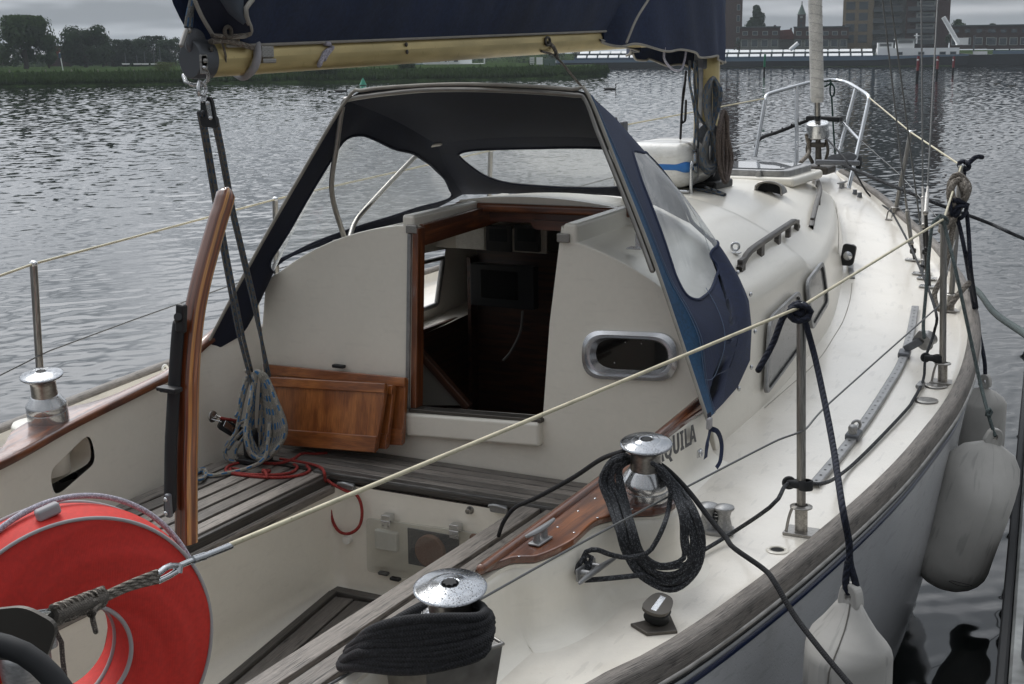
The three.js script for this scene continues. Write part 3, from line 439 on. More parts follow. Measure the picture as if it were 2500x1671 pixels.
{
  const oc = curve(stbOut, false, 0.35).getPoints(110), rows = oc.map((p, i) => { const a = oc[Math.max(0, i - 2)], b = oc[Math.min(oc.length - 1, i + 2)], t = b.clone().sub(a).setY(0).normalize(), n = V3(-t.z, 0, t.x); if (n.x < 0 && Math.abs(t.z) > 0.5) n.negate(); return [p, n]; });
  // outward side: away from the cockpit
  const mid = V3(0.6, CAP, 1.0); for (const r of rows) if (r[1].dot(r[0].clone().sub(mid)) < 0) r[1].negate();
  for (let k = 0; k < 3; k++) for (let i = 1; i < rows.length - 1; i++) rows[i][1] = rows[i - 1][1].clone().add(rows[i][1]).add(rows[i + 1][1]).normalize();
  const prof = [[-0.02, -0.006], [-0.002, -0.008], [0.008, -0.02], [0.012, -0.06], [0.018, -0.11], [0.032, -0.145], [0.055, -0.165], [0.085, -0.176], [0.12, -0.195]];
  const face = loft(rows.map(([p, n]) => prof.map(([o, h]) => V3(p.x + n.x * o, CAP + h + (deckY(p.z, 1.1) - 0.93), p.z + n.z * o))));
  const ic = curve(stbIn, false, 0.3).getPoints(60);
  const wall = loft(ic.map((p) => [V3(p.x - 0.004, CAP - 0.01, p.z), V3(p.x - 0.01, 0.95, p.z), V3(p.x + 0.0, 0.7, p.z)]));
  const capPoly = [...oc.map((p) => [p.x, p.z]), ...ic.slice().reverse().map((p) => [p.x, p.z])];
  M('coaming', [face, wall, prism(capPoly, CAP - 0.03, CAP - 0.006)], MAT.gel, yacht);
  const cut = oc.filter((p) => p.z < V(z8(1010, 885), { Y: CAP }).z + 0.02), icut = ic.filter((p) => p.z < V(z8(850, 945), { Y: CAP }).z + 0.02);
  M('coaming_cap', metreUV(prism([...cut.map((p) => [p.x, p.z]), ...icut.slice().reverse().map((p) => [p.x, p.z])], CAP - 0.004, CAP + 0.014, 0.004)), MAT.varnish, yacht);
  M('cap_moulding', tube(icut.filter((_, i) => i % 3 === 0).map((p) => V3(p.x + 0.012, CAP + 0.016, p.z)), 0.012), MAT.varnish, yacht);
  for (const q of [z8(1525, 510), z8(1430, 580), z8(1355, 568), z8(1540, 618), z8(1312, 672), z8(1406, 702), z8(1008, 828), z8(1092, 838), zd(512, 797), zd(190, 702), d(1597, 931)]) { const p = V(q, { Y: CAP + 0.015 }); M('screw', ball(p, 0.0035, 1, 0.4, 1, 8), MAT.steel, yacht); }
}
// benches, bridge deck and footwell
const slat = (parent, a, b, w, m) => M('slat', board(a, b, w, 0.018, V3(0, 1, 0), 0.003), m, parent);
const UP = V3(0, 1, 0);
{
  seed = 21;
  const gb = M('bench', metreUV(bx(0.56, 0.03, 2.5, 0.006).translate(-0.70, SEAT - 0.036, 1.65)), MAT.teakSlat[0], yacht, 'port cockpit bench of weathered grey teak slats');
  const x0 = -0.905, x1 = -0.47, n = 6; for (let i = 0; i < n; i++) { const x = x0 + (x1 - x0) * (i + 0.5) / n; slat(gb, V3(x, SEAT, 0.40), V3(x + 0.03, SEAT, 2.75), (x1 - x0) / n - 0.014, MAT.teakSlat[i % 3]); }
  M('fascia', board(V3(-0.452, SEAT - 0.026, 0.40), V3(-0.43, SEAT - 0.026, 2.75), 0.018, 0.07, UP, 0.004), MAT.teakDark, gb);
  const bd = M('bridge_deck', metreUV(bx(1.72, 0.03, 0.30, 0.006).translate(-0.05, SEAT - 0.036, 0.25)), MAT.teakSlat[0], yacht, 'bridge deck of grey teak slats below the companionway');
  for (let i = 0; i < 5; i++) { const z = 0.135 + i * 0.049; slat(bd, V3(-0.9, SEAT + 0.002, z), V3(0.82, SEAT + 0.002, z), 0.042, MAT.teakSlat[(i * 2 + 1) % 3]); }
  M('edge_rail', board(V3(-0.52, SEAT + 0.004, 0.392), V3(0.80, SEAT + 0.004, 0.392), 0.042, 0.03, UP, 0.01), MAT.teakDark, bd);
  const sb = M('bench', metreUV(bx(0.5, 0.03, 2.5, 0.006).translate(0.58, SEAT - 0.036, 1.68)), MAT.teakSlat[0], yacht, 'starboard cockpit bench of weathered grey teak slats');
  const in0 = V(z8(1262, 508), { Y: SEAT + 0.009 }), in1 = V(z8(0, 1340), { Y: SEAT + 0.009 }), m0 = V(z8(1355, 510), { Y: SEAT + 0.009 }), m1 = V(z8(60, 1420), { Y: SEAT + 0.009 });
  in0.x -= 0.05; in1.x -= 0.05; const dirS = in1.clone().sub(in0).normalize(), wS = 0.07;
  for (let i = 0; i < 5; i++) { const o = i * (wS + 0.02) + wS / 2; slat(sb, V3(in0.x + o, SEAT, in0.z - 0.02 + i * 0.01), V3(in0.x + o, SEAT, in0.z).add(dirS.clone().multiplyScalar(2.3)), wS, MAT.teakSlat[(i + 2) % 3]); }
  // footwell: front, sides, floor
  const fx0 = -0.435, fx1 = in0.x + 0.005, fz = 0.405;
  const r = 0.05, plan = []; plan.push([fx0 + 0.02, 2.8]); plan.push([fx0, fz + r]); for (let k = 1; k <= 5; k++) { const a = k / 5 * Math.PI / 2; plan.push([fx0 + r - r * Math.cos(a), fz + r - r * Math.sin(a)]); } plan.push([fx1 - r, fz]); for (let k = 1; k <= 5; k++) { const a = k / 5 * Math.PI / 2; plan.push([fx1 - r + r * Math.sin(a), fz + r - r * Math.cos(a)]); } plan.push([fx1 + 0.03, 2.8]);
  const cen = [(fx0 + fx1) / 2, 1.2];
  M('footwell', loft(plan.map(([x, z]) => { const q = (k) => [x + (cen[0] - x) * k, z + (cen[1] - z) * k * 0.3]; const r2 = []; for (const [k, y] of [[0, SEAT - 0.02], [0.0, SOLE + 0.08], [0.02, SOLE + 0.03], [0.06, SOLE + 0.008], [0.14, SOLE], [1, SOLE]]) { const [a, b] = q(k); r2.push(V3(a, y, b)); } return r2; })), MAT.gel, yacht);
  const gr = M('cockpit_grating', metreUV(bx(0.52, 0.012, 2.1, 0.004).translate(cen[0] + 0.02, SOLE + 0.008, 1.62)), MAT.teakSlat[0], yacht, 'dark wet teak grating on the cockpit floor');
  const gl0 = V(d(772, 1352), { Y: SOLE + 0.03 }), gl1 = V(d(515, 1568), { Y: SOLE + 0.03 }), gdir = gl1.clone().sub(gl0).normalize(), gw = 0.068;
  for (let i = 0; i < 6; i++) { const o = 0.03 + i * 0.078 + gw / 2; M('slat', board(V3(gl0.x + o, SOLE + 0.022, gl0.z + 0.05), V3(gl0.x + o, SOLE + 0.022, gl0.z).add(gdir.clone().multiplyScalar(2.1)), gw, 0.02, UP, 0.003), MAT.teakSole[i % 2], gr); }
  M('grating_border', [board(V3(gl0.x, SOLE + 0.026, gl0.z + 0.02), V3(gl0.x + 0.5, SOLE + 0.026, gl0.z + 0.02), 0.045, 0.036, UP, 0.004), board(V3(gl0.x + 0.012, SOLE + 0.026, gl0.z + 0.04), V3(gl0.x + 0.012, SOLE + 0.026, gl0.z).add(gdir.clone().multiplyScalar(2.1)), 0.03, 0.036, UP, 0.004)], MAT.teakDark, gr);
  // drain
  const dr = V(d(775, 1340), { Y: SOLE + 0.012 }); const dg = M('drain', lathe([[0.026, 0], [0.026, 0.003], [0, 0.004]], V3(dr.x, SOLE + 0.006, dr.z), 20), MAT.steelDull, yacht);
  for (let k = 0; k < 10; k++) { const a = k * 0.628, q = k % 2 ? 0.018 : 0.012; M('drain_hole', lathe([[0.0035, 0], [0, 0.0004]], V3(dr.x + q * Math.cos(a), SOLE + 0.0105, dr.z + q * Math.sin(a)), 8), MAT.dark, dg); }
  // instrument cover in the footwell's front
  const f3 = (q, o = 0) => { const v = V(q, { Z: fz + 0.002 }); return V3(v.x, v.y, fz + o); };
  const poly = roundPoly([z8(252, 606), z8(880, 690), z8(850, 1010), z8(258, 905)].map((q) => { const v = f3(q); return [v.x, v.y]; }), 0.014);
  const cov = M('instrument_cover', metreUV(extr(poly, 0.006, { bevel: 0.0015 }).translate(0, 0, fz + 0.03)), MAT.perspex, yacht, 'clear wet acrylic cover over the engine instruments');
  const back = roundPoly([z8(262, 625), z8(862, 705), z8(840, 985), z8(268, 890)].map((q) => { const v = f3(q); return [v.x, v.y]; }), 0.012);
  M('instrument_recess', metreUV(extr(back, 0.004).translate(0, 0, fz + 0.004)), MAT.gel, yacht);
  const dial = f3(z8(600, 800), 0.01); M('dial', lathe([[0, 0.016], [0.05, 0.016], [0.054, 0.02], [0.057, 0.014], [0.057, 0]], dial, 24, V3(0, 0, 1)), MAT.brass, yacht);
  const bxp = f3(z8(350, 740), 0.016); M('switch_box', bx(0.09, 0.07, 0.022, 0.006).translate(bxp.x, bxp.y, bxp.z), MAT.white, yacht);
  M('panel_plate', bx(0.2, 0.13, 0.006, 0.004).translate(f3(z8(610, 800)).x, f3(z8(610, 800)).y, fz + 0.01), std({ color: 0x2b2d31, roughness: 0.4 }), yacht);
  for (const [x, y] of [[365, 625], [752, 680]]) { const q = f3(z8(x, y), 0.04); const h = M('hinge', [bx(0.034, 0.022, 0.032, 0.001).translate(q.x, q.y + 0.013, q.z - 0.014), bx(0.034, 0.022, 0.003, 0.001).translate(q.x, q.y - 0.012, q.z), rod(V3(q.x - 0.017, q.y + 0.002, q.z - 0.001), V3(q.x + 0.017, q.y + 0.002, q.z - 0.001), 0.004)], MAT.steel, yacht); for (const s of [-1, 1]) M('screw', ball(V3(q.x + s * 0.01, q.y - 0.012, q.z + 0.002), 0.0035, 1, 1, 0.4, 8), MAT.steelDull, h); }
  for (const [x, y] of [[328, 930], [395, 962]]) { const q = f3(z8(x, y), 0.012); M('catch', bx(0.04, 0.012, 0.02, 0.005).translate(q.x, q.y, q.z), MAT.black, yacht); }
  const kn = f3(z8(812, 575)); M('knob', lathe([[0, 0.02], [0.008, 0.02], [0.01, 0.018], [0.01, 0.004], [0.014, 0.002], [0.014, 0]], kn, 16, V3(0, 0, 1)), MAT.steelDull, yacht);
  const kn2 = f3(z8(120, 740)); M('plug', lathe([[0, 0.022], [0.014, 0.022], [0.016, 0.018], [0.016, 0]], kn2, 16, V3(0, 0, 1)), MAT.white, yacht);
  const kn3 = f3(z8(858, 718), 0.03); M('reflector', lathe([[0, 0.006], [0.014, 0.006], [0.015, 0]], kn3, 16, V3(0, 0, 1)), MAT.brass, yacht);
  for (const [x, y] of [[118, 435], [985, 562]]) {                // fairlead cleats on the footwell's front
    const q = f3(z8(x, y), 0.0); M('clam_cleat', [bx(0.062, 0.026, 0.02, 0.006).translate(q.x, q.y, q.z + 0.012), tube([V3(q.x - 0.03, q.y + 0.008, q.z + 0.02), V3(q.x, q.y + 0.014, q.z + 0.026), V3(q.x + 0.03, q.y + 0.006, q.z + 0.02)], 0.006)], MAT.alu, yacht); }
}
// name on the starboard coaming
{
  const font = await new FontLoader().loadAsync('fonts/droid/droid_sans_bold.typeface.json');
  const font2 = await new FontLoader().loadAsync('fonts/droid/droid_sans_regular.typeface.json');
  const t = new TextGeometry('AQUILA', { font: font, size: 1, depth: 0.03, curveSegments: 4 }); t.computeBoundingBox(); const wdt = t.boundingBox.max.x;
  const fc = curve(stbOut, false, 0.35).getPoints(200), faceX = (z) => { for (let i = 0; i < 4; i++) if (stbOut[i + 1].z > z || i === 3) { const p0 = stbOut[i], p1 = stbOut[i + 1]; return p0.x + (p1.x - p0.x) / (p1.z - p0.z) * (z - p0.z); } }; const solve = (p) => { let X = 0.87, v; for (let i = 0; i < 20; i++) { v = V(p, { X }); X = 0.5 * X + 0.5 * (faceX(Math.min(0.9, v.z)) + 0.02); } return v; }; const a = solve(d(1504, 1067)), b = solve(d(1595, 1012)); const hgt = 0.056, L = a.distanceTo(b); const ex = b.clone().sub(a).normalize(), ez = V3(1, 0.12, 0).normalize(), ey = ez.clone().cross(ex).normalize();
  t.scale(L / wdt, hgt, 0.05); t.applyMatrix4(frame(a.clone(), ex, ey, ez)); M('name_lettering', t, MAT.letter, yacht, 'dark letters AQUILA on the white coaming');
}
// ---------------------------------------------------------------- fittings on deck
const onDeck = (p, up = 0) => { let Y = 1.05, v; for (let i = 0; i < 30; i++) { v = V(p, { Y }); Y = 0.5 * Y + 0.5 * (deckY(v.z, v.x) + up); } return v; };
const onWall = (p, out = 0) => { let X = 0.82, v; for (let i = 0; i < 30; i++) { v = V(p, { X }); const h = houseSec(Math.max(-3.8, Math.min(0.1, v.z))), a = h[0], b = h[9], t = (v.y - a[1]) / (b[1] - a[1]); X = 0.5 * X + 0.5 * (OFF + a[0] + (b[0] - a[0]) * t + out); } return v; };
const onRoof = (p, up = 0) => { let Y = 1.5, v; for (let i = 0; i < 40; i++) { v = V(p, { Y }); Y = 0.6 * Y + 0.4 * (roofY(v.x, Math.max(-3.8, Math.min(0.1, v.z))) + up); } return v; };
// starboard cabin windows
for (const q of [[z6(622, 765), z6(822, 578), z6(884, 905), z6(590, 1288)], [z6(872, 520), z6(982, 380), z6(1028, 660), z6(905, 850)]]) {
  const v = q.map((p) => onWall(p, 0.014)), c = v.reduce((a, b) => a.add(b.clone().multiplyScalar(0.25)), V3());
  const ex = v[1].clone().sub(v[0]).normalize(), en = ex.clone().cross(v[3].clone().sub(v[0])).normalize(); if (en.x < 0) en.negate(); const ey = en.clone().cross(ex); const to = (p) => { const r = p.clone().sub(c); return [r.dot(ex), r.dot(ey)]; };
  const o = roundPoly(v.map(to), 0.05), sc = (k) => o.map(([x, y]) => { const l = Math.hypot(x, y); return [x * (1 - k / l), y * (1 - k / l)]; });
  const w = M('cabin_window', extr(o, 0.008, { holes: [sc(0.024)], bevel: 0.003 }).applyMatrix4(frame(c, ex, ey, en)), MAT.alu, yacht);
  M('seal', extr(sc(0.022), 0.004, { holes: [sc(0.03)] }).applyMatrix4(frame(c.clone().addScaledVector(en, 0.002), ex, ey, en)), MAT.rubber, w);
  M('pane', metreUV(extr(sc(0.026), 0.003)).applyMatrix4(frame(c, ex, ey, en)), MAT.blind, w);
}
// grab rails on the roof
function grabRail(line, feet, h = 0.042) {
  const c = curve(line, false, 0.4); const g = [];
  const n = 24, rows = []; for (let i = 0; i <= n; i++) { const p = c.getPointAt(i / n), t = c.getTangentAt(i / n), s = t.clone().cross(UP).normalize(), e = Math.min(1, Math.min(i, n - i) / 3.2), y = h * (0.25 + 0.75 * Math.sin(e * Math.PI / 2)); rows.push([[-0.011, y - 0.016], [-0.012, y - 0.003], [-0.008, y + 0.003], [0.008, y + 0.003], [0.012, y - 0.003], [0.011, y - 0.016], [-0.011, y - 0.016]].map(([a, b]) => p.clone().addScaledVector(s, a).add(V3(0, b, 0)))); }
  g.push(loft(rows));
  for (let k = 0; k < feet; k++) { const t = 0.03 + 0.94 * k / (feet - 1), a = c.getPointAt(t), tg = c.getTangentAt(t); const q = board(a.clone().addScaledVector(tg, -0.028), a.clone().addScaledVector(tg, 0.028), 0.02, h, UP, 0.004).translate(0, h / 2 - 0.012, 0); g.push(q); }
  return M('grab_rail', g, MAT.teakDark2, yacht);
}
MAT.teakDark2 = tk(0.6, 113, 0.5);
grabRail([z6(425, 447), z6(560, 342), z6(700, 243), z6(822, 155)].map((p) => onRoof(p)), 5, 0.05);
grabRail([z3(912, 1540), z3(948, 1420), z3(972, 1330), z3(955, 1265), z3(930, 1190), z3(905, 1150)].map((p) => onRoof(p)), 7, 0.045);
// padeye, low ventilator, forward hatch
{ const p = onRoof(z6(400, 330)); M('padeye', [bx(0.04, 0.006, 0.035, 0.002).translate(p.x, p.y + 0.003, p.z), torus(V3(p.x, p.y + 0.026, p.z), 0.014, 0.005, V3(0.5, 0, 1))], MAT.steel, yacht); }
{ const p = onRoof(z3(630, 1300)), r = []; for (let i = 0; i <= 8; i++) { const t = i / 8, z = p.z + 0.05 - 0.15 * t, h = 0.062 * Math.sqrt(1 - t * t * 0.97), row = []; for (let k = 0; k <= 12; k++) { const a = Math.PI * k / 12; row.push(V3(p.x + 0.01 + Math.cos(a) * 0.066 * (1 - 0.2 * t), p.y - 0.004 + h * Math.pow(Math.sin(a), 0.4), z)); } r.push(row); }
  const v = M('ventilator', loft(r), MAT.steelDull, yacht); M('mouth', loft([r[0].map((q) => V3(p.x + (q.x - p.x) * 0.86, p.y + (q.y - p.y) * 0.82, q.z - 0.02)), r[0].map(() => V3(p.x + 0.01, p.y + 0.01, p.z + 0.04))]), MAT.dark, v); M('rim', tube(r[0], 0.006), MAT.steelDull, v); }
{ const a = onRoof(za(720, 1385), 0.02), b = onRoof(za(1330, 1375), 0.02), c = onRoof(za(1500, 1270), 0.02); const cx = (a.x + b.x) / 2, cz = (a.z + b.z) / 2, w = a.distanceTo(b); const ex = b.clone().sub(a).setY(0).normalize(), ez = V3(-ex.z, 0, ex.x).multiplyScalar(1), L = 0.52, y = roofY(-0.05, -3.0);
  const ctr = V3(-0.04, y + 0.02, -3.12), hx = V3(1, 0, 0), hz = V3(0, 0, 1);
  const fr = M('forward_hatch', extr(roundPoly([[-0.25, -0.25], [0.25, -0.25], [0.25, 0.25], [-0.25, 0.25]], 0.06), 0.04, { bevel: 0.006 }).rotateX(-Math.PI / 2).translate(ctr.x, ctr.y - 0.01, ctr.z), MAT.alu, yacht);
  M('hatch_pane', extr(roundPoly([[-0.21, -0.21], [0.21, -0.21], [0.21, 0.21], [-0.21, 0.21]], 0.05), 0.008).rotateX(-Math.PI / 2).translate(ctr.x, ctr.y + 0.034, ctr.z), phys({ color: 0x6c7074, roughness: 0.12, clearcoat: 1 }), fr);
  for (const x of [-0.12, 0.1]) M('hatch_hinge', bx(0.03, 0.05, 0.03, 0.006).translate(ctr.x + x, ctr.y + 0.012, ctr.z + 0.265), MAT.alu, fr);
  M('hatch_coaming', bx(0.6, 0.05, 0.6, 0.02).translate(ctr.x, ctr.y - 0.022, ctr.z), MAT.gel, yacht); }
// ---------------------------------------------------------------- stanchions and lifelines
const S1b = onDeck(d(1836, 1222)), S1t = V(d(1836, 703), { Z: S1b.z });
const S2b = onDeck(d(2160, 878)), S2t = V(d(2163, 502), { Z: S2b.z });
const S4t = V(d(2203, 380), { Z: -1.95 }), S4b = V3(S4t.x - 0.01, deckY(-1.95, 1.2), -1.95);
const S3b = onDeck(d(2048, 505)), S3t = V(d(2087, 303), { Z: S3b.z });
const PAt = V(d(76, 605), { Y: 1.565 }), PBt = V(d(630, 457), { Y: 1.60 });
const PAb = V3(PAt.x - 0.02, 0.94, PAt.z), PBb = V3(PBt.x - 0.02, 0.99, PBt.z);
const PCb = V3(-1.17, deckY(-2.1, 1.2), -2.1), PCt = PCb.clone().add(V3(0.03, 0.62, 0));
const stTop = [S1t, S2t, S4t, S3t], stBot = [S1b, S2b, S4b, S3b];
for (const [b, t] of [[S1b, S1t], [S2b, S2t], [S4b, S4t], [S3b, S3t], [PAb, PAt], [PBb, PBt], [PCb, PCt]]) {
  const dir = t.clone().sub(b).normalize(), st = M('stanchion', rod(b.clone().addScaledVector(dir, 0.02), t, 0.0125), MAT.steelDull, yacht);
  M('socket', [rod(b, b.clone().addScaledVector(dir, 0.075), 0.0175), lathe([[0.0175, 0], [0.03, 0.002], [0.03, 0.006], [0.0175, 0.009]], b.clone().addScaledVector(dir, 0.07), 20)], MAT.steelDull, st);
  M('foot_plate', bx(0.085, 0.008, 0.07, 0.002).translate(b.x, b.y + 0.004, b.z), MAT.steelDull, st);
  M('brace', tube([b.clone().add(V3(-0.036, 0.008, 0.02)), b.clone().add(V3(-0.03, 0.05, 0.015)), b.clone().addScaledVector(dir, 0.074).add(V3(-0.02, 0, 0.01))], 0.004), MAT.steelDull, st);
  M('cap', ball(t, 0.0145, 1, 0.8, 1, 12), MAT.steel, st);
}
const sag = (a, b, s, n = 5) => { const r = []; for (let i = 0; i <= n; i++) { const t = i / n; r.push(a.clone().lerp(b, t).add(V3(0, -s * 4 * t * (1 - t), 0))); } return r; };
// pulpit
const PU = { pa: V(za(1140, 470), { Z: -4.3 }), sa: V(z3(1300, 655), { Z: -4.3 }) };
{
  const top = [V(za(1140, 500), { Z: -4.29 }), V(za(1155, 440), { Z: -4.32 }), V(za(1210, 405), { Z: -4.36 }), V(za(1530, 313), { Z: -4.62 }), V(za(1740, 265), { Z: -4.82 }), V(za(1950, 240), { Z: -4.95 }), V(za(2090, 248), { Z: -4.95 }), V(za(2200, 278), { Z: -4.85 }), V(z3(1215, 590), { Z: -4.66 }), V(z3(1285, 635), { Z: -4.36 }), V(z3(1302, 660), { Z: -4.3 }), V(z3(1296, 700), { Z: -4.28 })];
  const legs = [[top[0], V(za(1010, 1215), { Z: -4.2 })], [V(za(1540, 315), { Z: -4.62 }), V(za(1540, 1300), { Z: -4.5 })], [V(z3(1215, 595), { Z: -4.66 }), V(z3(1080, 1105), { Z: -4.5 })], [top[11], V(z3(1165, 1275), { Z: -3.95 })]];
  const p = M('pulpit', tube(top, 0.0125), MAT.chrome, yacht);
  for (const [a, b] of legs) M('pulpit_leg', rod(a, b, 0.0125), MAT.chrome, p);
  M('pulpit_rail', tube([V(z3(1130, 830), { Z: -4.6 }), V(z3(1235, 940), { Z: -4.15 })], 0.009), MAT.chrome, p);
  M('pulpit_lashing', tube([V(za(1680, 752), { Z: -4.62 }), V(za(1540, 805), { Z: -4.6 }), V(za(1300, 900), { Z: -4.45 }), V(za(1090, 975), { Z: -4.25 }), V(za(1020, 1080), { Z: -4.22 })], 0.011), MAT.ropeBlack, p);
  for (const [x, y] of [[1470, 830], [1350, 880], [1215, 925]]) M('lashing_tail', tube([V(za(x, y), { Z: -4.5 }), V(za(x + 8, y - 30), { Z: -4.5 })], 0.006), MAT.ropeBlack, p);
  M('anchor_board', board(V(za(1680, 720), { Z: -4.6 }), V(za(2105, 738), { Z: -4.6 }), 0.1, 0.03, UP, 0.008), MAT.rubber, yacht);
}
const lowFrac = 0.5, low = (t, b) => t.clone().lerp(b, lowFrac);
const LE = { term: V(d(527, 1249), { D: 2.05 }) };
{
  const S1m = V(d(1844, 985), { Z: S1b.z }), S2m = V(d(2153, 700), { Z: S2b.z });
  M('lifeline', tube([LE.term, S1t], 0.0042, { poly: true, rad: 10 }), MAT.lifeline, yacht, 'cream covered upper starboard lifeline');
  M('lifeline', tube([S1t, S2t, S4t], 0.0042, { poly: true, rad: 10 }), MAT.lifeline, yacht);
  M('lifeline', tube([S4t, S3t, PU.sa], 0.0042, { poly: true, rad: 10 }), MAT.lifeline, yacht);
  M('lower_lifeline', tube([V(d(736, 1580), { D: 2.35 }), V(d(1300, 1262), { D: 3.0 }), V(d(1620, 1092), { D: 3.35 }), V(d(1780, 1010), { D: 3.55 }), S1m, V(d(1900, 925), { D: 3.9 }), S2m], 0.0028, { tension: 0.3 }), MAT.wire, yacht);
  M('lower_lifeline', tube([S2m, low(S4t, S4b), low(S3t, S3b), V(z3(1240, 940), { Z: -4.15 })], 0.0028, { poly: true }), MAT.wire, yacht);
  M('lifeline', tube([V(d(-80, 660), { Y: 1.55 }), PAt, PBt, PCt, PU.pa], 0.0042, { poly: true, rad: 10 }), MAT.lifeline, yacht);
  M('lower_lifeline', tube([V(d(-60, 890), { X: PAt.x }), V(d(110, 805), { X: PAt.x }), V(d(300, 735), { X: PBt.x + 0.12 }), PBb.clone().lerp(PBt, 0.5), PCb.clone().lerp(PCt, 0.5), V(za(1030, 995), { Z: -4.2 })], 0.0028, { poly: true }), MAT.wire, yacht);
}
// ---------------------------------------------------------------- mast, stays and shrouds
const MZ = V(d(1618, 300), { X: 0 }).z, MASTZ = MZ;
{
  const base = roofY(0, MZ), sec = []; for (let y = base; y < 4.6; y += 0.15) { const r = []; for (let k = 0; k <= 28; k++) { const a = k / 28 * 2 * Math.PI; r.push(V3(0.056 * Math.cos(a), y, MZ + 0.085 * Math.sin(a))); } sec.push(r); }
  const m = M('mast', loft(sec), MAT.gold, yacht, 'gold anodised mast hung with coiled halyards');
  M('mast_step', bx(0.2, 0.04, 0.26, 0.01).translate(0, base + 0.012, MZ), MAT.black, m);
  M('mast_collar', loft([sec[0], sec[1]].map((r, i) => r.map((p) => V3(p.x * 1.25, base + 0.03 + i * 0.09, MZ + (p.z - MZ) * 1.25)))), MAT.rubber, m);
  M('sail_track', board(V3(0.0, base + 0.3, MZ + 0.088), V3(0, 4.5, MZ + 0.088), 0.02, 0.012, V3(0, 0, 1)), MAT.alu, m);
  for (const [x, y, r] of [[165, 895, 0.055]]) { const w = V(za(x, y), { X: -0.09 }); M('mast_winch', lathe([[0, 0.1], [0.05, 0.1], [0.055, 0.09], [0.035, 0.08], [0.035, 0.03], [0.055, 0.02], [0.055, 0]], V3(0.03, w.y, MZ + 0.09), 24, V3(0.5, 0, 1)), MAT.castGrey, m); }
  M('halyard_cheek', bx(0.05, 0.12, 0.06, 0.01).translate(0, base + 0.62, MZ + 0.1), MAT.castGrey, m);
}
{
  const fb = V(d(1876, 378), { X: 0 }), ft = V(d(1867, -40), { X: 0 }), P = (y) => V(d(1867 + 9 * (y + 40) / 418, y), { X: 0 });
  const f = M('forestay', tube([fb, ft], 0.009, { poly: true }), MAT.steelDull, yacht);
  const rows = []; for (let i = 0; i <= 60; i++) { const c = P(235 - 275 * i / 60), r = []; const R = 0.041 * (i < 2 ? 0.8 + 0.1 * i : 1) ; for (let k = 0; k <= 20; k++) { const a = k / 20 * 2 * Math.PI; const w = ((k / 20 + i * 0.17) % 1) < 0.05 ? 0.0 : 0; r.push(V3(c.x + (R + w) * Math.cos(a), c.y, c.z + (R + w) * Math.sin(a))); } rows.push(r); }
  M('furled_genoa', loft(rows), MAT.sail, f);
  for (let i = 0; i < 12; i++) { const pts = []; for (let k = 0; k <= 10; k++) { const a = -0.9 + k / 10 * 3.2, c = P(228 - i * 21 - k * 0.9); pts.push(V3(c.x + 0.0425 * Math.cos(a), c.y, c.z + 0.0425 * Math.sin(a))); } M('wrap_seam', tube(pts, 0.0011, { rad: 5 }), MAT.greyTrim, f); }
  M('drum', lathe([[0, 0.05], [0.062, 0.048], [0.07, 0.04], [0.07, -0.036], [0.066, -0.045], [0, -0.046]], P(298), 32, ft.clone().sub(fb)), MAT.steel, f);
  M('drum_collar', lathe([[0.012, 0.035], [0.02, 0.03], [0.02, 0], [0, 0]], P(276), 16, ft.clone().sub(fb)), MAT.black, f);
  M('foil', rod(P(282), P(232), 0.018), MAT.steelDull, f);
  M('toggle', [rod(P(375), P(318), 0.022, 0.016), bx(0.09, 0.03, 0.05, 0.008).translate(P(332).x, P(332).y, P(332).z), tube([P(322).add(V3(-0.05, 0, 0)), P(345).add(V3(-0.07, 0, 0)), P(372).add(V3(-0.04, 0, 0))], 0.012), tube([P(322).add(V3(0.05, 0, 0)), P(345).add(V3(0.06, 0, 0)), P(372).add(V3(0.04, 0, 0))], 0.01)], MAT.darkAlu, f);
  M('furling_line_guide', tube([P(310).add(V3(-0.06, 0, 0.04)), V(za(1700, 1150), { X: -0.05 }), V(za(1590, 1290), { X: -0.02 })], 0.013), MAT.ropeGrey, f);
  M('bow_fitting', bx(0.16, 0.05, 0.22, 0.015).translate(fb.x, fb.y - 0.03, fb.z - 0.02), MAT.darkAlu, yacht);
  M('bow_roller', lathe([[0, 0.05], [0.045, 0.05], [0.03, 0], [0.045, -0.05], [0, -0.05]], V3(0.14, fb.y, fb.z - 0.3), 18, V3(1, 0, 0)), MAT.rubber, yacht);
  { const a = V(za(1960, 1235), { X: 0.16 }), b = V(za(2170, 1190), { X: 0.16 }); M('anchor', [extr(roundPoly([[-0.02, -0.03], [0.12, -0.04], [0.17, 0.02], [0.13, 0.04], [0, 0.02]], 0.02), 0.02).translate(a.x, a.y, a.z), bx(0.26, 0.03, 0.03, 0.008).translate(a.x + 0.06, a.y - 0.02, a.z + 0.05)], MAT.castGrey, yacht); }
}
// shrouds with bottle screws on starboard
[[z3(1395, 0), zb(500, 600), zb(562, 1090), zb(600, 1268), 0.985], [z3(1450, 0), zb(662, 900), zb(690, 1290), zb(680, 1420), 1.02], [z3(1656, 0), zb(688, 480), zb(700, 900), zb(735, 1470), 1.07], [z3(1766, 0), zb(742, 480), zb(720, 760), zb(760, 1560), 1.1]].forEach(([t, m, e, b, X], i) => {
  const B = onDeck(b, 0.008), E = V(e, { X: B.x - 0.02 }), N = V(m, { X: B.x - 0.06 }), T = V(t, { X: B.x - 0.16 });
  const s = M('shroud', tube([N, T], 0.0042, { poly: true }), MAT.wire, yacht);
  M('bottle_screw', [rod(N, N.clone().lerp(E, 0.35), 0.006), rod(N.clone().lerp(E, 0.3), E, 0.0105), ball(N.clone().lerp(E, 0.3), 0.012), ball(E, 0.013)], MAT.steelDull, s);
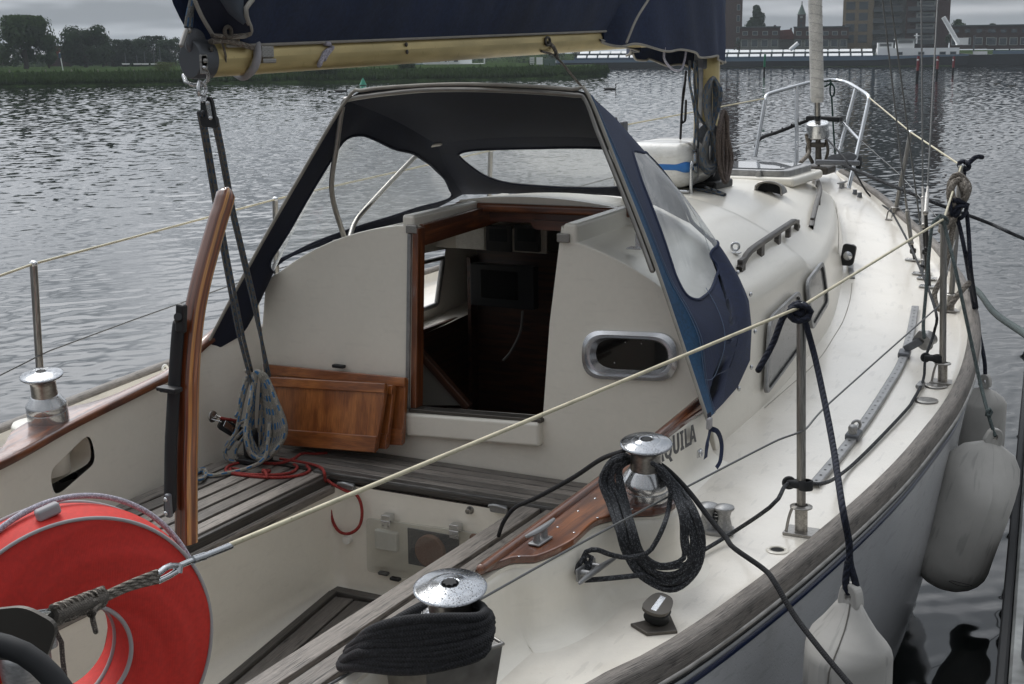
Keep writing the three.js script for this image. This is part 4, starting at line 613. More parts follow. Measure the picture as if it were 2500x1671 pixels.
  M('toggle', [rod(E, B, 0.008), bx(0.03, 0.03, 0.03, 0.01).translate(E.x * 0.5 + B.x * 0.5, E.y * 0.5 + B.y * 0.5, E.z * 0.5 + B.z * 0.5)], MAT.black, s);
  M('chain_plate', bx(0.09, 0.008, 0.05, 0.002).translate(B.x, B.y - 0.002, B.z), MAT.steel, s);
});
// ---------------------------------------------------------------- boom and sail cover
const BA = V(d(468, 136), { X: 0 }), BB = V(d(1442, 86), { X: 0 }), boomAt = (t) => BA.clone().lerp(BB, t);
const boomM = V3(0, BB.y + (BB.y - BA.y) / (BB.z - BA.z) * (MZ + 0.1 - BB.z), MZ + 0.1);
const boom = thing('boom', 'gold anodised boom below the navy sail cover', 'boom', null, BA.clone());
{
  const ell = (c, rx, ry, n = 32) => { const r = []; for (let k = 0; k <= n; k++) { const a = k / n * 2 * Math.PI; r.push(V3(c.x + rx * Math.cos(a), c.y + ry * Math.sin(a), c.z)); } return r; };
  const rows = []; for (let i = 0; i <= 40; i++) rows.push(ell(BA.clone().lerp(boomM, i / 40), 0.034, 0.044)); M('spar', loft(rows), MAT.gold, boom);
  const e0 = BA.clone(), c1 = (z, s, o = 0) => ell(V3(0, e0.y + o, e0.z + z), 0.037 * s, 0.048 * s);
  M('end_fitting', loft([c1(-0.012, 0.95), c1(-0.01, 0.97), c1(0.04, 0.97), c1(0.05, 0.95), c1(0.053, 0.88), c1(0.053, 0.01)], { crease: 0.7 }), MAT.castPlain, boom);
  M('end_sheave', lathe([[0, 0.008], [0.03, 0.008], [0.033, 0.0], [0.03, -0.008], [0, -0.008]], V3(0, e0.y + 0.04, e0.z + 0.03), 24, V3(1, 0, 0)), MAT.castGrey, boom);
  const bo = V(z1(1370, 410), { X: 0.042 }); M('bolt', [lathe([[0, 0.008], [0.006, 0.008], [0.006, 0.003], [0.014, 0.003], [0.015, 0]], bo, 6, V3(1, 0, 0)), bx(0.006, 0.045, 0.024, 0.002).translate(bo.x, bo.y - 0.008, bo.z)], MAT.steelDull, boom);
  const bl = [z1(1375, 455), z1(1400, 500), z1(1390, 560), z1(1330, 575), z1(1260, 565), z1(1235, 510)].map((p, i) => V(p, { X: 0.05 - i * 0.018 })); M('bail', tube(bl, 0.005), MAT.steel, boom);
  M('shackle', tube([z1(1340, 545), z1(1335, 620), z1(1350, 650), z1(1375, 640), z1(1388, 600), z1(1380, 570)].map((p, i) => V(p, { X: 0.02 + (i % 2) * 0.006 })), 0.0045, { closed: true }), MAT.steel, boom);
  M('topping_lift_tang', [tube([z1(1220, 305), z1(1255, 205)].map((p) => V(p, { X: 0.012 })), 0.006), tube([z1(1300, 255), z1(1270, 205)].map((p) => V(p, { X: -0.0 })), 0.006), ball(V(z1(1270, 205), { X: 0.01 }), 0.008)], MAT.steelDull, boom);
  M('topping_lift', [tube([z1(1255, 180), z1(1268, 90), z1(1285, 20), z1(1300, -60)].map((p) => V(p, { X: 0.01 })), 0.006), tube([z1(1285, 180), z1(1290, 100), z1(1295, 20)].map((p) => V(p, { X: 0.0 })), 0.005)], MAT.ropeBlueOld, boom);
  // fittings along the spar
  const side = (q) => V(q, { X: 0.036 });
  { const a = side(z1(1795, 350)); M('slider', [bx(0.012, 0.03, 0.05, 0.004).translate(a.x, a.y, a.z), bx(0.014, 0.012, 0.055, 0.003).translate(a.x, a.y - 0.022, a.z - 0.004)], MAT.steelDull, boom); }
  M('sail_tie', [tube([z1(1730, 300), z1(1735, 380), z1(1715, 450), z1(1670, 505), z1(1620, 515), z1(1590, 495)].map((p, i) => V(p, { X: [0.034, 0.046, 0.045, 0.02, -0.02, -0.04][i] })), 0.011, { rad: 6 })], MAT.greyTrim, boom);
  M('reef_line', tube([z1(1490, 270), z1(1505, 320), z1(1520, 380), z1(1512, 470)].map((p, i) => V(p, { X: [0.03, 0.038, 0.038, 0.02][i] })), 0.003), MAT.ropeGrey, boom);
  M('cord_knot', [tube([z1(2190, 290), z1(2225, 300), z1(2230, 330), z1(2190, 350), z1(2170, 390), z1(2150, 440)].map((p) => side(p)), 0.007), tube([z1(2240, 320), z1(2200, 370), z1(2185, 400)].map((p) => side(p)), 0.006)], MAT.ropeWhite, boom);
  for (const q of [z1(1425, 330), z2(530, 300), z2(535, 350)]) M('rivet', ball(side(q), 0.007, 0.5, 1, 1, 8), MAT.darkAlu, boom);
  M('vang_eye', torus(V(z2(1482, 278), { X: 0.04 }), 0.014, 0.005, V3(1, 0, 0.2)), MAT.darkAlu, boom);
}
const vang = thing('boom_vang', 'thin grey kicker line with blocks from boom to mast foot', 'rope', null, V(z2(1960, 830), { X: 0.02 }));
M('vang_strop', tube([z2(1490, 285), z2(1530, 330), z2(1545, 385)].map((p) => V(p, { X: 0.04 })), 0.007), MAT.ropeGrey, vang);
M('vang_line', tube([z2(1440, 345), z2(1545, 390), z2(1700, 570), z2(1920, 800)].map((p) => V(p, { X: 0.03 })), 0.0045), MAT.ropeGrey, vang);
M('vang_block', [torus(V(z2(1940, 815), { X: 0.03 }), 0.012, 0.004, V3(1, 0, 0)), bx(0.02, 0.08, 0.05, 0.006).translate(V(z2(1995, 885), { X: 0.03 }).x, V(z2(1995, 885), { X: 0.03 }).y, V(z2(1995, 885), { X: 0.03 }).z)], MAT.castGrey, vang);
const cover = thing('sail_cover', 'navy canvas sail cover laced over the furled mainsail', 'sail cover', null, boomAt(0.5));
{
  seed = 5; const za0 = BA.z - 0.045, rows = [], hemR = [], hemL = [], N = 60;
  for (let i = 0; i <= N; i++) {
    const t = i / N, z = za0 + (BB.z - 0.12 - za0) * t, by = boomAt((z - BA.z) / (BB.z - BA.z)).y, hgt = 0.26 + 0.26 * t, wob = 0.006 * Math.sin(i * 1.7) + 0.004 * Math.sin(i * 0.61), w = 0.105 + 0.025 * t + wob, r = [];
    for (let k = 0; k <= 24; k++) { const s = k / 24 * 2 - 1, a = Math.abs(s), side = Math.sign(s); let x, y; const q = 1 - a; y = by + 0.03 + hgt * Math.sin(q * Math.PI / 2); x = side * (0.036 + (w - 0.036) * Math.pow(Math.sin(Math.min(1, q * 1.9) * Math.PI / 2), 0.8)) * Math.pow(Math.cos(Math.max(0, q - 0.3) / 0.7 * Math.PI / 2), 0.5); const wr = 0.003 * Math.sin(i * 0.9 + k * 1.9) * Math.sin(q * 3.1); r.push(V3(x + wr, y - (i < 4 ? 0.0 : 0), z)); }
    rows.push(r); hemR.push(r[24].clone()); hemL.push(r[0].clone());
  }
  // the aft end is cut away upwards, so that the sail's folds show
  for (let i = 0; i < 3; i++) for (let k = 0; k <= 24; k++) { const p = rows[i][k]; p.z += (p.y - boomAt(0).y) * (3 - i) * 0.06 + (k > 15 ? -0.05 * (3 - i) * 0.3 : 0.02); }
  M('canvas', loft(rows), MAT.coverNavy, cover);
  M('hem', tube(hemR.filter((_, i) => i % 3 === 0), 0.0045), MAT.piping, cover); M('hem', tube(hemL.filter((_, i) => i % 3 === 0), 0.0045), MAT.piping, cover);
  M('end_hem', tube([z1(1700, 0), z1(1655, 60), z1(1665, 130), z1(1690, 200), z1(1665, 240), z1(1560, 250)].map((p, i) => V(p, { X: [0.1, 0.105, 0.1, 0.085, 0.06, 0.05][i] })), 0.006), MAT.piping, cover);
  M('end_flap', loft([[z1(1310, 0), z1(1350, 100), z1(1430, 235)].map((p) => V(p, { X: 0.03 })), [z1(1420, -10), z1(1480, 90), z1(1540, 230)].map((p) => V(p, { X: 0.05 })), [z1(1560, -10), z1(1580, 90), z1(1640, 225)].map((p) => V(p, { X: 0.08 })), [z1(1700, -10), z1(1660, 90), z1(1690, 215)].map((p) => V(p, { X: 0.098 }))]), MAT.navy, cover);
  M('flap_hem', tube([z1(1310, 0), z1(1355, 105), z1(1435, 240)].map((p) => V(p, { X: 0.032 })), 0.005), MAT.piping, cover);
  M('sail_fold', loft([[z1(1480, 0), z1(1530, 80), z1(1620, 190)].map((p) => V(p, { X: 0.068 })), [z1(1520, -5), z1(1570, 60), z1(1655, 150)].map((p) => V(p, { X: 0.1 })), [z1(1640, -5), z1(1640, 60), z1(1672, 140)].map((p) => V(p, { X: 0.096 }))]), std({ color: 0x4d5560, roughness: 0.8 }), cover);
  M('lacing', [tube([z1(1430, 240), z1(1560, 245), z1(1680, 225)].map((p) => V(p, { X: 0.055 })), 0.005), tube([z1(1420, 280), z1(1530, 275), z1(1700, 320)].map((p) => V(p, { X: 0.045 })), 0.007), torus(V(z1(1535, 215), { X: 0.06 }), 0.012, 0.005, V3(1, 0, 0))], MAT.ropeGrey, cover);
  // collar round the mast
  const hemY = [], cz = MZ + 0.33, prof = [];
  const fr = V(d(1440, 97), { X: 0.15 }), fb = V(d(1682, 143), { X: 0.10 }), pf = V(d(1388, 118), { X: -0.15 }), pb = V(d(1555, 160), { X: -0.12 });
  const col = []; for (let i = 0; i <= 14; i++) { const f = i / 14, r = []; for (let k = 0; k <= 36; k++) { const a = k / 36 * 2 * Math.PI, sx = Math.sin(a), cz2 = Math.cos(a); const stb = sx > 0; const hemA = stb ? fr : pf, hemB = stb ? fb : pb; const zt = (cz2 + 1) / 2; const hy = hemB.y + (hemA.y - hemB.y) * zt, z0 = MZ - 0.13, z1b = stb ? fr.z : pf.z, z = z0 + (z1b - z0) * zt; const wv = 0.012 * Math.sin(k * 2.3 + i * 0.5) * (1 - f); r.push(V3((sx * 0.145 + wv) * (1 - 0.12 * f), hy + (3.1 - hy) * f + 0.01 * Math.sin(k * 1.7) * (1 - f), z)); } col.push(r); }
  M('mast_collar', loft(col), MAT.coverNavy, cover); M('collar_hem', tube(col[0].slice(0, -1), 0.005, { closed: true, seg: 120 }), MAT.piping, cover);
  M('collar_seam', tube([z2(2160, 0), z2(2080, 130), z2(2015, 285)].map((p) => V(p, { X: 0.15 })), 0.005), MAT.piping, cover);
  M('collar_cord', tube([d(1523, 110), d(1522, 135), d(1540, 158), d(1560, 160), d(1568, 140), d(1572, 118)].map((p) => V(p, { X: 0.13 })), 0.005), MAT.ropeWhite, cover);
}
// ---------------------------------------------------------------- spray hood
const hood = thing('spray_hood', 'navy canvas spray hood with clear windows over the companionway', 'spray hood', null, V3(OFF, 1.6, -0.3));
{
  const ZT = 0.17, ZF = 0.30, ZM = -0.45;
  const c1p = V(d(793, 230), { Z: ZT }), c1s = V(d(1346, 214), { Z: ZT }), c2p = V(d(458, 820), { Z: ZF }), c2s = V(d(1621, 962), { Z: ZF });
  const topA = [c1p, ...[[835, 207], [940, 197], [1060, 193], [1200, 197], [1310, 205]].map(([x, y]) => V(d(x, y), { Z: ZT })), c1s];
  const c4p = V(d(1000, 330), { Z: ZM }), c4s = V(d(1466, 336), { Z: ZM });
  const topM = [c4p, ...[[1100, 318], [1240, 313], [1380, 318]].map(([x, y]) => V(d(x, y), { Z: ZM })), c4s];
  const c3p = V(d(1060, 446), { Z: -0.82 }), c3s = V3(0.47, roofY(0.47, -0.66) + 0.02, -0.66);
  const baseF = [c3p, V3(OFF - 0.2, c3p.y + 0.012, -0.87), V3(OFF + 0.2, c3p.y + 0.012, -0.84), c3s];
  const baseP = [c2p, V(d(560, 762), { Z: 0.19 }), V(d(600, 655), { Z: 0.10 }), V(d(645, 602), { Z: 0.08 }), V(d(715, 571), { Z: 0.04 }), V(d(800, 549), { Z: -0.08 }), V(d(900, 519), { Z: -0.32 }), V(d(990, 482), { Z: -0.6 }), c3p];
  const baseS = [c2s, onWall(d(1690, 888), 0.02), onWall(d(1719, 825), 0.022), onWall(d(1721, 722), 0.022), onRoof(d(1702, 655), 0.02), onRoof(d(1642, 578), 0.02), V3(0.60, roofY(0.60, -0.56) + 0.015, -0.56), c3s];
  const cv = (pts, t = 0.5) => { const c = curve(pts, false, t); return (s) => c.getPointAt(Math.max(0, Math.min(1, s))); };
  const coons = (T, B, L, R) => (u, v) => { const r = T(u).multiplyScalar(1 - v).add(B(u).multiplyScalar(v)).add(L(v).multiplyScalar(1 - u)).add(R(v).multiplyScalar(u)); return r.sub(T(0).multiplyScalar((1 - u) * (1 - v))).sub(T(1).multiplyScalar(u * (1 - v))).sub(B(0).multiplyScalar((1 - u) * v)).sub(B(1).multiplyScalar(u * v)); };
  const seam = (a, b, up) => [a, a.clone().lerp(b, 0.5).add(up), b];
  const sheet = (Sf, nu, nv) => { const rows = []; for (let i = 0; i <= nu; i++) { const r = []; for (let j = 0; j <= nv; j++) r.push(Sf(i / nu, j / nv)); rows.push(r); } return loft(rows); };
  const N = 96;
  const loopOf = (poly) => { poly = poly.filter((p, i) => { const q = poly[(i + poly.length - 1) % poly.length]; return Math.hypot(p[0] - q[0], p[1] - q[1]) > 0.004; }); const c = new THREE.CatmullRomCurve3(poly.map(([x, y]) => V3(x, y, 0)), true, 'catmullrom', 0.35); return c.getSpacedPoints(N).slice(0, N).map((p) => [p.x, p.y]); };
  const outerFor = (lp) => { const cx = lp.reduce((a, p) => a + p[0], 0) / N, cy = lp.reduce((a, p) => a + p[1], 0) / N; return lp.map(([x, y]) => { let dx = x - cx, dy = y - cy, t = 1e9; if (dx > 1e-9) t = Math.min(t, (1 - cx) / dx); if (dx < -1e-9) t = Math.min(t, -cx / dx); if (dy > 1e-9) t = Math.min(t, (1 - cy) / dy); if (dy < -1e-9) t = Math.min(t, -cy / dy); return [cx + dx * t, cy + dy * t]; }); };
  const corners = (ol) => { for (const c of [[0, 0], [1, 0], [1, 1], [0, 1]]) { let bi = 0, bd = 9; ol.forEach((p, i) => { const q = Math.hypot(p[0] - c[0], p[1] - c[1]); if (q < bd) { bd = q; bi = i; } }); ol[bi] = c; } return ol; };
  const windowed = (Sf, poly, fabric, tag) => {
    const lp = loopOf(poly), ol = corners(outerFor(lp)), rows = [];
    for (let k = 0; k <= 8; k++) rows.push([...lp, lp[0]].map((p, i) => { const o = ol[i % N]; return Sf(p[0] + (o[0] - p[0]) * k / 8, p[1] + (o[1] - p[1]) * k / 8); }));
    M('canvas', loft(rows), fabric, hood, tag);
    const cx = lp.reduce((a, p) => a + p[0], 0) / N, cy = lp.reduce((a, p) => a + p[1], 0) / N, wr = [];
    for (let k = 0; k <= 8; k++) wr.push([...lp, lp[0]].map((p) => Sf(cx + (p[0] - cx) * (0.001 + 0.999 * k / 8), cy + (p[1] - cy) * (0.001 + 0.999 * k / 8))));
    const w = M('window', loft(wr), MAT.vinyl, hood);
    M('window_binding', tube(lp.filter((_, i) => i % 2 === 0).map((p) => Sf(p[0], p[1])), 0.0055, { closed: true, seg: 140, rad: 6 }), tag ? MAT.navyLit : MAT.navy, w);
    const st = lp.filter((_, i) => i % 2 === 0).map((p, i) => { const o = ol[i * 2]; const l = Math.hypot(o[0] - p[0], o[1] - p[1]), k = Math.min(0.5, 0.03 / (l || 1)); return Sf(p[0] + (o[0] - p[0]) * k, p[1] + (o[1] - p[1]) * k); });
    return st;
  };
  M('roof_canvas', sheet(coons(cv(topA), cv(topM), (v) => cv(seam(c1p, c4p, V3(0, 0.012, 0)))(v), (v) => cv(seam(c1s, c4s, V3(0, 0.012, 0)))(v)), 24, 12), MAT.navy, hood);
  const rimP = (v) => cv(seam(c1p, c2p, V3(-0.012, 0.006, 0)))(v), rimS = (v) => cv(seam(c1s, c2s, V3(0.012, 0.012, 0)))(v);
  const topP = (u) => cv(seam(c1p, c4p, V3(0, 0.012, 0)))(u), topS = (u) => cv(seam(c1s, c4s, V3(0, 0.012, 0)))(u);
  const frP = (v) => cv(seam(c4p, c3p, V3(-0.02, 0.01, 0)))(v), frS = (v) => cv(seam(c4s, c3s, V3(0.02, 0.01, 0)))(v);
  const fx = (c) => { const n = 240, t = []; for (let i = 0; i <= n; i++) t.push(c(i / n)); return (u) => { const q = Math.max(0, Math.min(1, u)) * n, i = Math.min(n - 1, Math.floor(q)); return t[i].clone().lerp(t[i + 1], q - i); }; };
  const PP = coons(fx(topP), fx(cv(baseP)), fx(rimP), fx(frP)), SS0 = coons(fx(topS), fx(cv(baseS)), fx(rimS), fx(frS)), FF = coons(fx(cv(topM)), fx(cv(baseF)), fx(frP), fx(frS));
  const push = (u, v) => { const q = Math.sin(Math.PI * Math.min(1, u * 1.3)) * Math.pow(Math.max(0, Math.sin(Math.PI * v)), 0.7), p = SS0(u, v).add(V3(0.03 * q * v, 0.012 * q * v, 0.0)), o = p.clone(); if (p.z < 0.22 && u > 0.02) { const h = houseSec(Math.min(0.1, Math.max(-3.8, p.z))), ry = roofY(p.x, Math.min(0.1, p.z)); if (p.x - OFF < h[0][0] && p.y < ry + 0.02) { let sx = h[0][0]; for (let i = 0; i < 16; i++) if (h[i][1] <= p.y && h[i + 1][1] >= p.y) sx = h[i][0]; const up = ry + 0.02 - p.y, out = OFF + sx + 0.03 - p.x; if (out > 0) { if (up < out || p.x < 0.6) p.y += up; else p.x += out; } } } return p.sub(o); };
  const GN = 40; let GD = []; for (let i = 0; i <= GN; i++) { GD.push([]); for (let j = 0; j <= GN; j++) GD[i].push(push(i / GN, j / GN)); }
  { const D2 = GD.map((r, i) => r.map((c, j) => { let m = c, l = c.length(); for (let a = -2; a <= 2; a++) for (let e = -2; e <= 2; e++) { const q = (GD[i + a] || [])[j + e]; if (q && q.length() > l) { l = q.length(); m = q; } } return m.clone(); })); GD = D2; for (let k = 0; k < 10; k++) GD = GD.map((r, i) => r.map((c, j) => { const m = c.clone(); let n = 1; for (const [a, e] of [[1, 0], [-1, 0], [0, 1], [0, -1]]) { const q = (GD[i + a] || [])[j + e]; if (q) { m.add(q); n++; } } return m.divideScalar(n); })); GD.forEach((r, i) => r.forEach((c, j) => c.multiplyScalar(sm(0, 0.07, i / GN) * sm(0, 0.025, 1 - j / GN)))); }
  const SSf = (u, v) => { const q = Math.sin(Math.PI * Math.min(1, u * 1.3)) * Math.pow(Math.max(0, Math.sin(Math.PI * v)), 0.7), x = Math.max(0, Math.min(GN - 1e-6, u * GN)), y = Math.max(0, Math.min(GN - 1e-6, v * GN)), i = Math.floor(x), j = Math.floor(y), a = GD[i][j].clone().lerp(GD[i + 1][j], x - i), c = GD[i][j + 1].clone().lerp(GD[i + 1][j + 1], x - i); return SS0(u, v).add(V3(0.03 * q * v, 0.012 * q * v, 0.0)).add(a.lerp(c, y - j)); };
  const toPx = (v) => { const q = v.clone().sub(camera.position).applyQuaternion(camera.quaternion.clone().invert()); return [1250 - FPX * q.x / q.z, 835.5 + FPX * q.y / q.z]; };
  const uvOf = (Sf) => { const n = 60, G = []; for (let i = 0; i <= n; i++) for (let j = 0; j <= n; j++) G.push([i / n, j / n, ...toPx(Sf(i / n, j / n))]); return (p) => { let b = null, bd = 1e9; for (const g of G) { const e = (g[2] - p[0]) ** 2 + (g[3] - p[1]) ** 2; if (e < bd) { bd = e; b = g; } } let [u, v] = b, st = 1 / n; for (let k = 0; k < 24; k++) { let im = false; for (const [a, c] of [[st, 0], [-st, 0], [0, st], [0, -st]]) { const uu = Math.max(0.03, Math.min(0.97, u + a)), vv = Math.max(0.03, Math.min(0.97, v + c)), q = toPx(Sf(uu, vv)), e = (q[0] - p[0]) ** 2 + (q[1] - p[1]) ** 2; if (e < bd) { bd = e; u = uu; v = vv; im = true; } } if (!im) st /= 2; } return [Math.max(0.04, Math.min(0.96, u)), Math.max(0.04, Math.min(0.96, v))]; }; };
  const uP = uvOf(PP), uS = uvOf(SSf), uF = uvOf(FF);
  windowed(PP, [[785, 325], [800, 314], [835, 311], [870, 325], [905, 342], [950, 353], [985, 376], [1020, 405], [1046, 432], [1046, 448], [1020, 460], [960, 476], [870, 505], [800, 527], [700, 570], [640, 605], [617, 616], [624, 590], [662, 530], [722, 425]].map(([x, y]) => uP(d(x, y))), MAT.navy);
  windowed(SSf, [[1450, 348], [1475, 350], [1497, 362], [1530, 412], [1565, 469], [1600, 522], [1630, 575], [1645, 606], [1641, 634], [1621, 674], [1599, 687], [1576, 680], [1557, 653], [1545, 622], [1499, 490], [1470, 415]].map(([x, y]) => uS(d(x, y))), MAT.navyLit, 'starboard side panel of navy canvas coloured as lit');
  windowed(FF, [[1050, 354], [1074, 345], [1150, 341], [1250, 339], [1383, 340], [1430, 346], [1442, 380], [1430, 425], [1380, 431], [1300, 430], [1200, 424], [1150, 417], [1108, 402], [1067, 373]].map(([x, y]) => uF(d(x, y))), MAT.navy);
  // aft border band and piping
  const SS = SSf, band = []; for (let j = 0; j <= 20; j++) band.push([0.0, 0.03, 0.062].map((u) => SS(u, j / 20).add(V3(0.004, 0.002, 0.002)))); M('border_band', loft(band), MAT.navyBandLit, hood);
  for (const u of [0.055, 0.066]) M('stitching', tube(Array.from({ length: 14 }, (_, j) => SS(u, j / 13).add(V3(0.005, 0.003, 0.002))), 0.0012, { rad: 5 }), MAT.thread, hood);
  M('piping', tube([c2p, rimP(0.66), rimP(0.33), c1p, ...topA.slice(1, -1), c1s, rimS(0.25), rimS(0.5), rimS(0.75), c2s], 0.006, { seg: 150 }), MAT.piping, hood);
  const st2 = []; for (let j = 0; j <= 12; j++) st2.push(SS(0.06 + 0.22 * (j / 12), 0.9 - 0.02 * j + 0.1 * Math.sin(j / 12 * 3.1)).add(V3(0.004, 0.002, 0))); M('stitching', tube(st2, 0.0012, { rad: 5 }), MAT.thread, hood);
  for (const u of [0.3, 0.42, 0.52, 0.62, 0.7]) M('snap', ball(cv(baseS)(u).add(V3(0.012, 0.006, 0)), 0.009, 0.7, 1, 1, 10), MAT.steel, hood);
  // frame
  const foot = V3(OFF - 0.56, roofY(-0.6, 0.05) + 0.012, 0.05), footS = V3(OFF + 0.60, roofY(0.56, 0.05) + 0.012, 0.05);
  const f1 = [foot, V(d(760, 440), { Z: 0.12 }), V(d(772, 330), { Z: 0.15 }), V(d(785, 245), { Z: 0.16 }), V(d(803, 226), { Z: 0.16 }), ...topA.slice(2, -1).map((p) => p.clone().add(V3(0, -0.016, -0.005))), V3(c1s.x - 0.012, c1s.y - 0.016, 0.16), ...[0.12, 0.25, 0.4, 0.55].map((q) => rimS(q).add(V3(-0.016, -0.006, -0.004)))];
  M('frame_tube', tube(f1, 0.0095, { seg: 140 }), MAT.steelDull, hood);
  const f2 = [foot.clone().add(V3(0.012, 0.004, -0.01)), V(d(812, 512), { Z: -0.06 }), V(d(838, 478), { Z: -0.14 }), V(d(930, 380), { Z: -0.36 }), V(d(975, 338), { Z: -0.43 }), V(d(1008, 329), { Z: ZM })]; M('frame_tube', tube(f2, 0.0095), MAT.steelDull, hood);
  M('frame_foot', bx(0.06, 0.022, 0.09, 0.008).translate(foot.x, foot.y - 0.006, foot.z), MAT.darkAlu, hood);
  { const p = V(z5(2075, 292), { Z: 0.0 }); M('frame_foot', [bx(0.05, 0.006, 0.045, 0.002).translate(p.x, p.y, p.z), bx(0.02, 0.05, 0.012, 0.003).translate(p.x + 0.01, p.y + 0.025, p.z)], MAT.steel, hood); }
  // strap and buckle at the starboard foot
  const sp = (x, y, X) => V(z9(x, y), { X }); const xs = c2s.x + 0.015;
  const ribbon = (pts, w, nrm) => { const c = curve(pts), rows = []; for (let i = 0; i <= 24; i++) { const p = c.getPointAt(i / 24), t = c.getTangentAt(i / 24), s = nrm.clone().cross(t).normalize().multiplyScalar(w / 2); rows.push([p.clone().sub(s), p.clone().add(s)]); } return loft(rows); };
  M('strap', ribbon([sp(190, 20, xs), sp(195, 110, xs), sp(180, 200, xs + 0.01), sp(170, 280, xs)], 0.02, V3(1, 0, 0.3)), MAT.navyLit, hood);
  M('strap_tail', ribbon([sp(200, 110, xs + 0.008), sp(240, 130, xs + 0.03), sp(262, 200, xs + 0.035), sp(255, 290, xs + 0.035), sp(232, 335, xs + 0.03)], 0.016, V3(1, 0, 0.6)), MAT.navyLit, hood);
  const bk = sp(192, 80, xs + 0.006); M('buckle', bx(0.012, 0.034, 0.03, 0.004).translate(bk.x, bk.y, bk.z), MAT.greyTrim, hood);
  const ey = sp(145, 252, xs); M('strap_eye', [torus(ey, 0.01, 0.004, V3(1, 0, 0)), bx(0.006, 0.024, 0.03, 0.002).translate(ey.x - 0.006, ey.y, ey.z)], MAT.steel, hood);
}
// ---------------------------------------------------------------- winches and deck gear
const starShape = (r1, r2, n = 8) => { const p = []; for (let i = 0; i < n * 2; i++) { const a = i / (2 * n) * 6.283, r = i % 2 ? r2 : r1; p.push([r * Math.cos(a), r * Math.sin(a)]); } return p; };
function winch(p, k, label, hk = 1) {                         // drums stand a little raked towards the helm
  const ax = V3(0.06, 1, 0.15).normalize(), P = (a) => a.map(([r, y]) => [r * k, y * k * hk]); p = p.clone().sub(V3(ax.x, 0, ax.z).multiplyScalar(0.15 * k * hk));
  const w = M('winch', lathe(P([[0, -0.02], [0.060, -0.02], [0.061, 0.006], [0.061, 0.034], [0.059, 0.036], [0.059, 0.038], [0.061, 0.040], [0.061, 0.054], [0.058, 0.060], [0.043, 0.082], [0.039, 0.086]]), p, 48, ax), MAT.steel, yacht, label);
  M('drum', lathe(P([[0.039, 0.086], [0.0395, 0.09], [0.0385, 0.092], [0.038, 0.126], [0.040, 0.134], [0.046, 0.140]]), p, 48, ax), MAT.steelDull, w);
  M('flange', metreUV(lathe(P([[0.040, 0.138], [0.058, 0.144], [0.064, 0.149], [0.0645, 0.152], [0.060, 0.155], [0.040, 0.160], [0.034, 0.1612], [0.033, 0.1605], [0.032, 0.1615], [0.022, 0.163], [0.019, 0.165], [0.0145, 0.165], [0.0135, 0.160], [0.0135, 0.14]]), p, 64, ax)), MAT.wetSteel, w);
  M('socket', at(extr(starShape(0.0142 * k, 0.0098 * k), 0.01 * k).rotateX(-Math.PI / 2).translate(0, 0.154 * k * hk, 0), p, ax), MAT.rubber, w);
  return w;
}
MAT.wetSteel = std({ color: 0x8f9194, metalness: 1, roughness: 0.17, bumpMap: rep(dropBump.clone(), 3.4), bumpScale: 0.0014 });
const WP = V(d(103, 962), { Y: 1.125 }); WP.y = 1.115; winch(WP, 1.0, 'chrome sheet winch on the port coaming');
const WS = V(zd(628, 735), { Y: CAP + 0.015 }); winch(WS, 1.0, 'chrome sheet winch wound with a dark flecked rope');
const WA = V(d(1031, 1333), { Y: 1.265 }); WA.y = 1.265 - 0.118; winch(WA, 1.05, 'aft chrome winch wrapped in black rope', 0.68);
{ // stainless bracket below the aft winch
  const yT = WA.y - 0.002, a = V(d(1152, 1476), { Y: yT }), b = V(d(975, 1531), { Y: yT }), e = b.clone().sub(a), f = V3(-e.z, 0, e.x).normalize().multiplyScalar(-0.19); if (f.x > 0) f.negate();
  const T = [a, b, b.clone().add(f), a.clone().add(f)], c = T.reduce((q, p) => q.add(p.clone().multiplyScalar(0.25)), V3()); const L = T.map((p) => { const q = c.clone().lerp(p, 0.72); q.y = 0.93; return q; });
  M('winch_bracket', [loft([[...T, T[0]], [...L, L[0]]], { crease: 0.3 }), loft([[T[0], T[1]], [T[3], T[2]]]), tube([...T], 0.004, { closed: true, tension: 0.01, seg: 80 })], MAT.steelDull, yacht, 'stainless bracket carrying the aft winch');
}
function hornCleat(a, b, up, h, r, base = true) { // horn cleat from a to b
  const c = a.clone().lerp(b, 0.5), ax = b.clone().sub(a), t = [0, 0.25, 0.5, 0.75, 1].map((s) => a.clone().lerp(b, s).addScaledVector(up, h + (Math.abs(s - 0.5) * 2) ** 2 * r * 0.6));
  const g = [tube(t, r, { taper: (s) => 0.55 + 0.5 * Math.sin(Math.PI * s) })]; for (const s of [0.36, 0.64]) g.push(rod(a.clone().lerp(b, s), a.clone().lerp(b, s).addScaledVector(up, h), r * 1.25, r * 0.9)); const fl = board(a.clone().lerp(b, 0.24), a.clone().lerp(b, 0.76), r * 4, 0.006, up); g.push(fl); return M('cleat', g, MAT.alu, yacht);
}
hornCleat(V(z8(1135, 800), { Y: CAP + 0.018 }), V(z8(1290, 700), { Y: CAP + 0.018 }), UP, 0.026, 0.0075);
const CL = [V(d(1300, 1335), { X: 0.985 }), V(d(1382, 1278), { X: 0.985 })]; hornCleat(CL[0], CL[1], V3(1, 0.1, 0), 0.025, 0.0075);
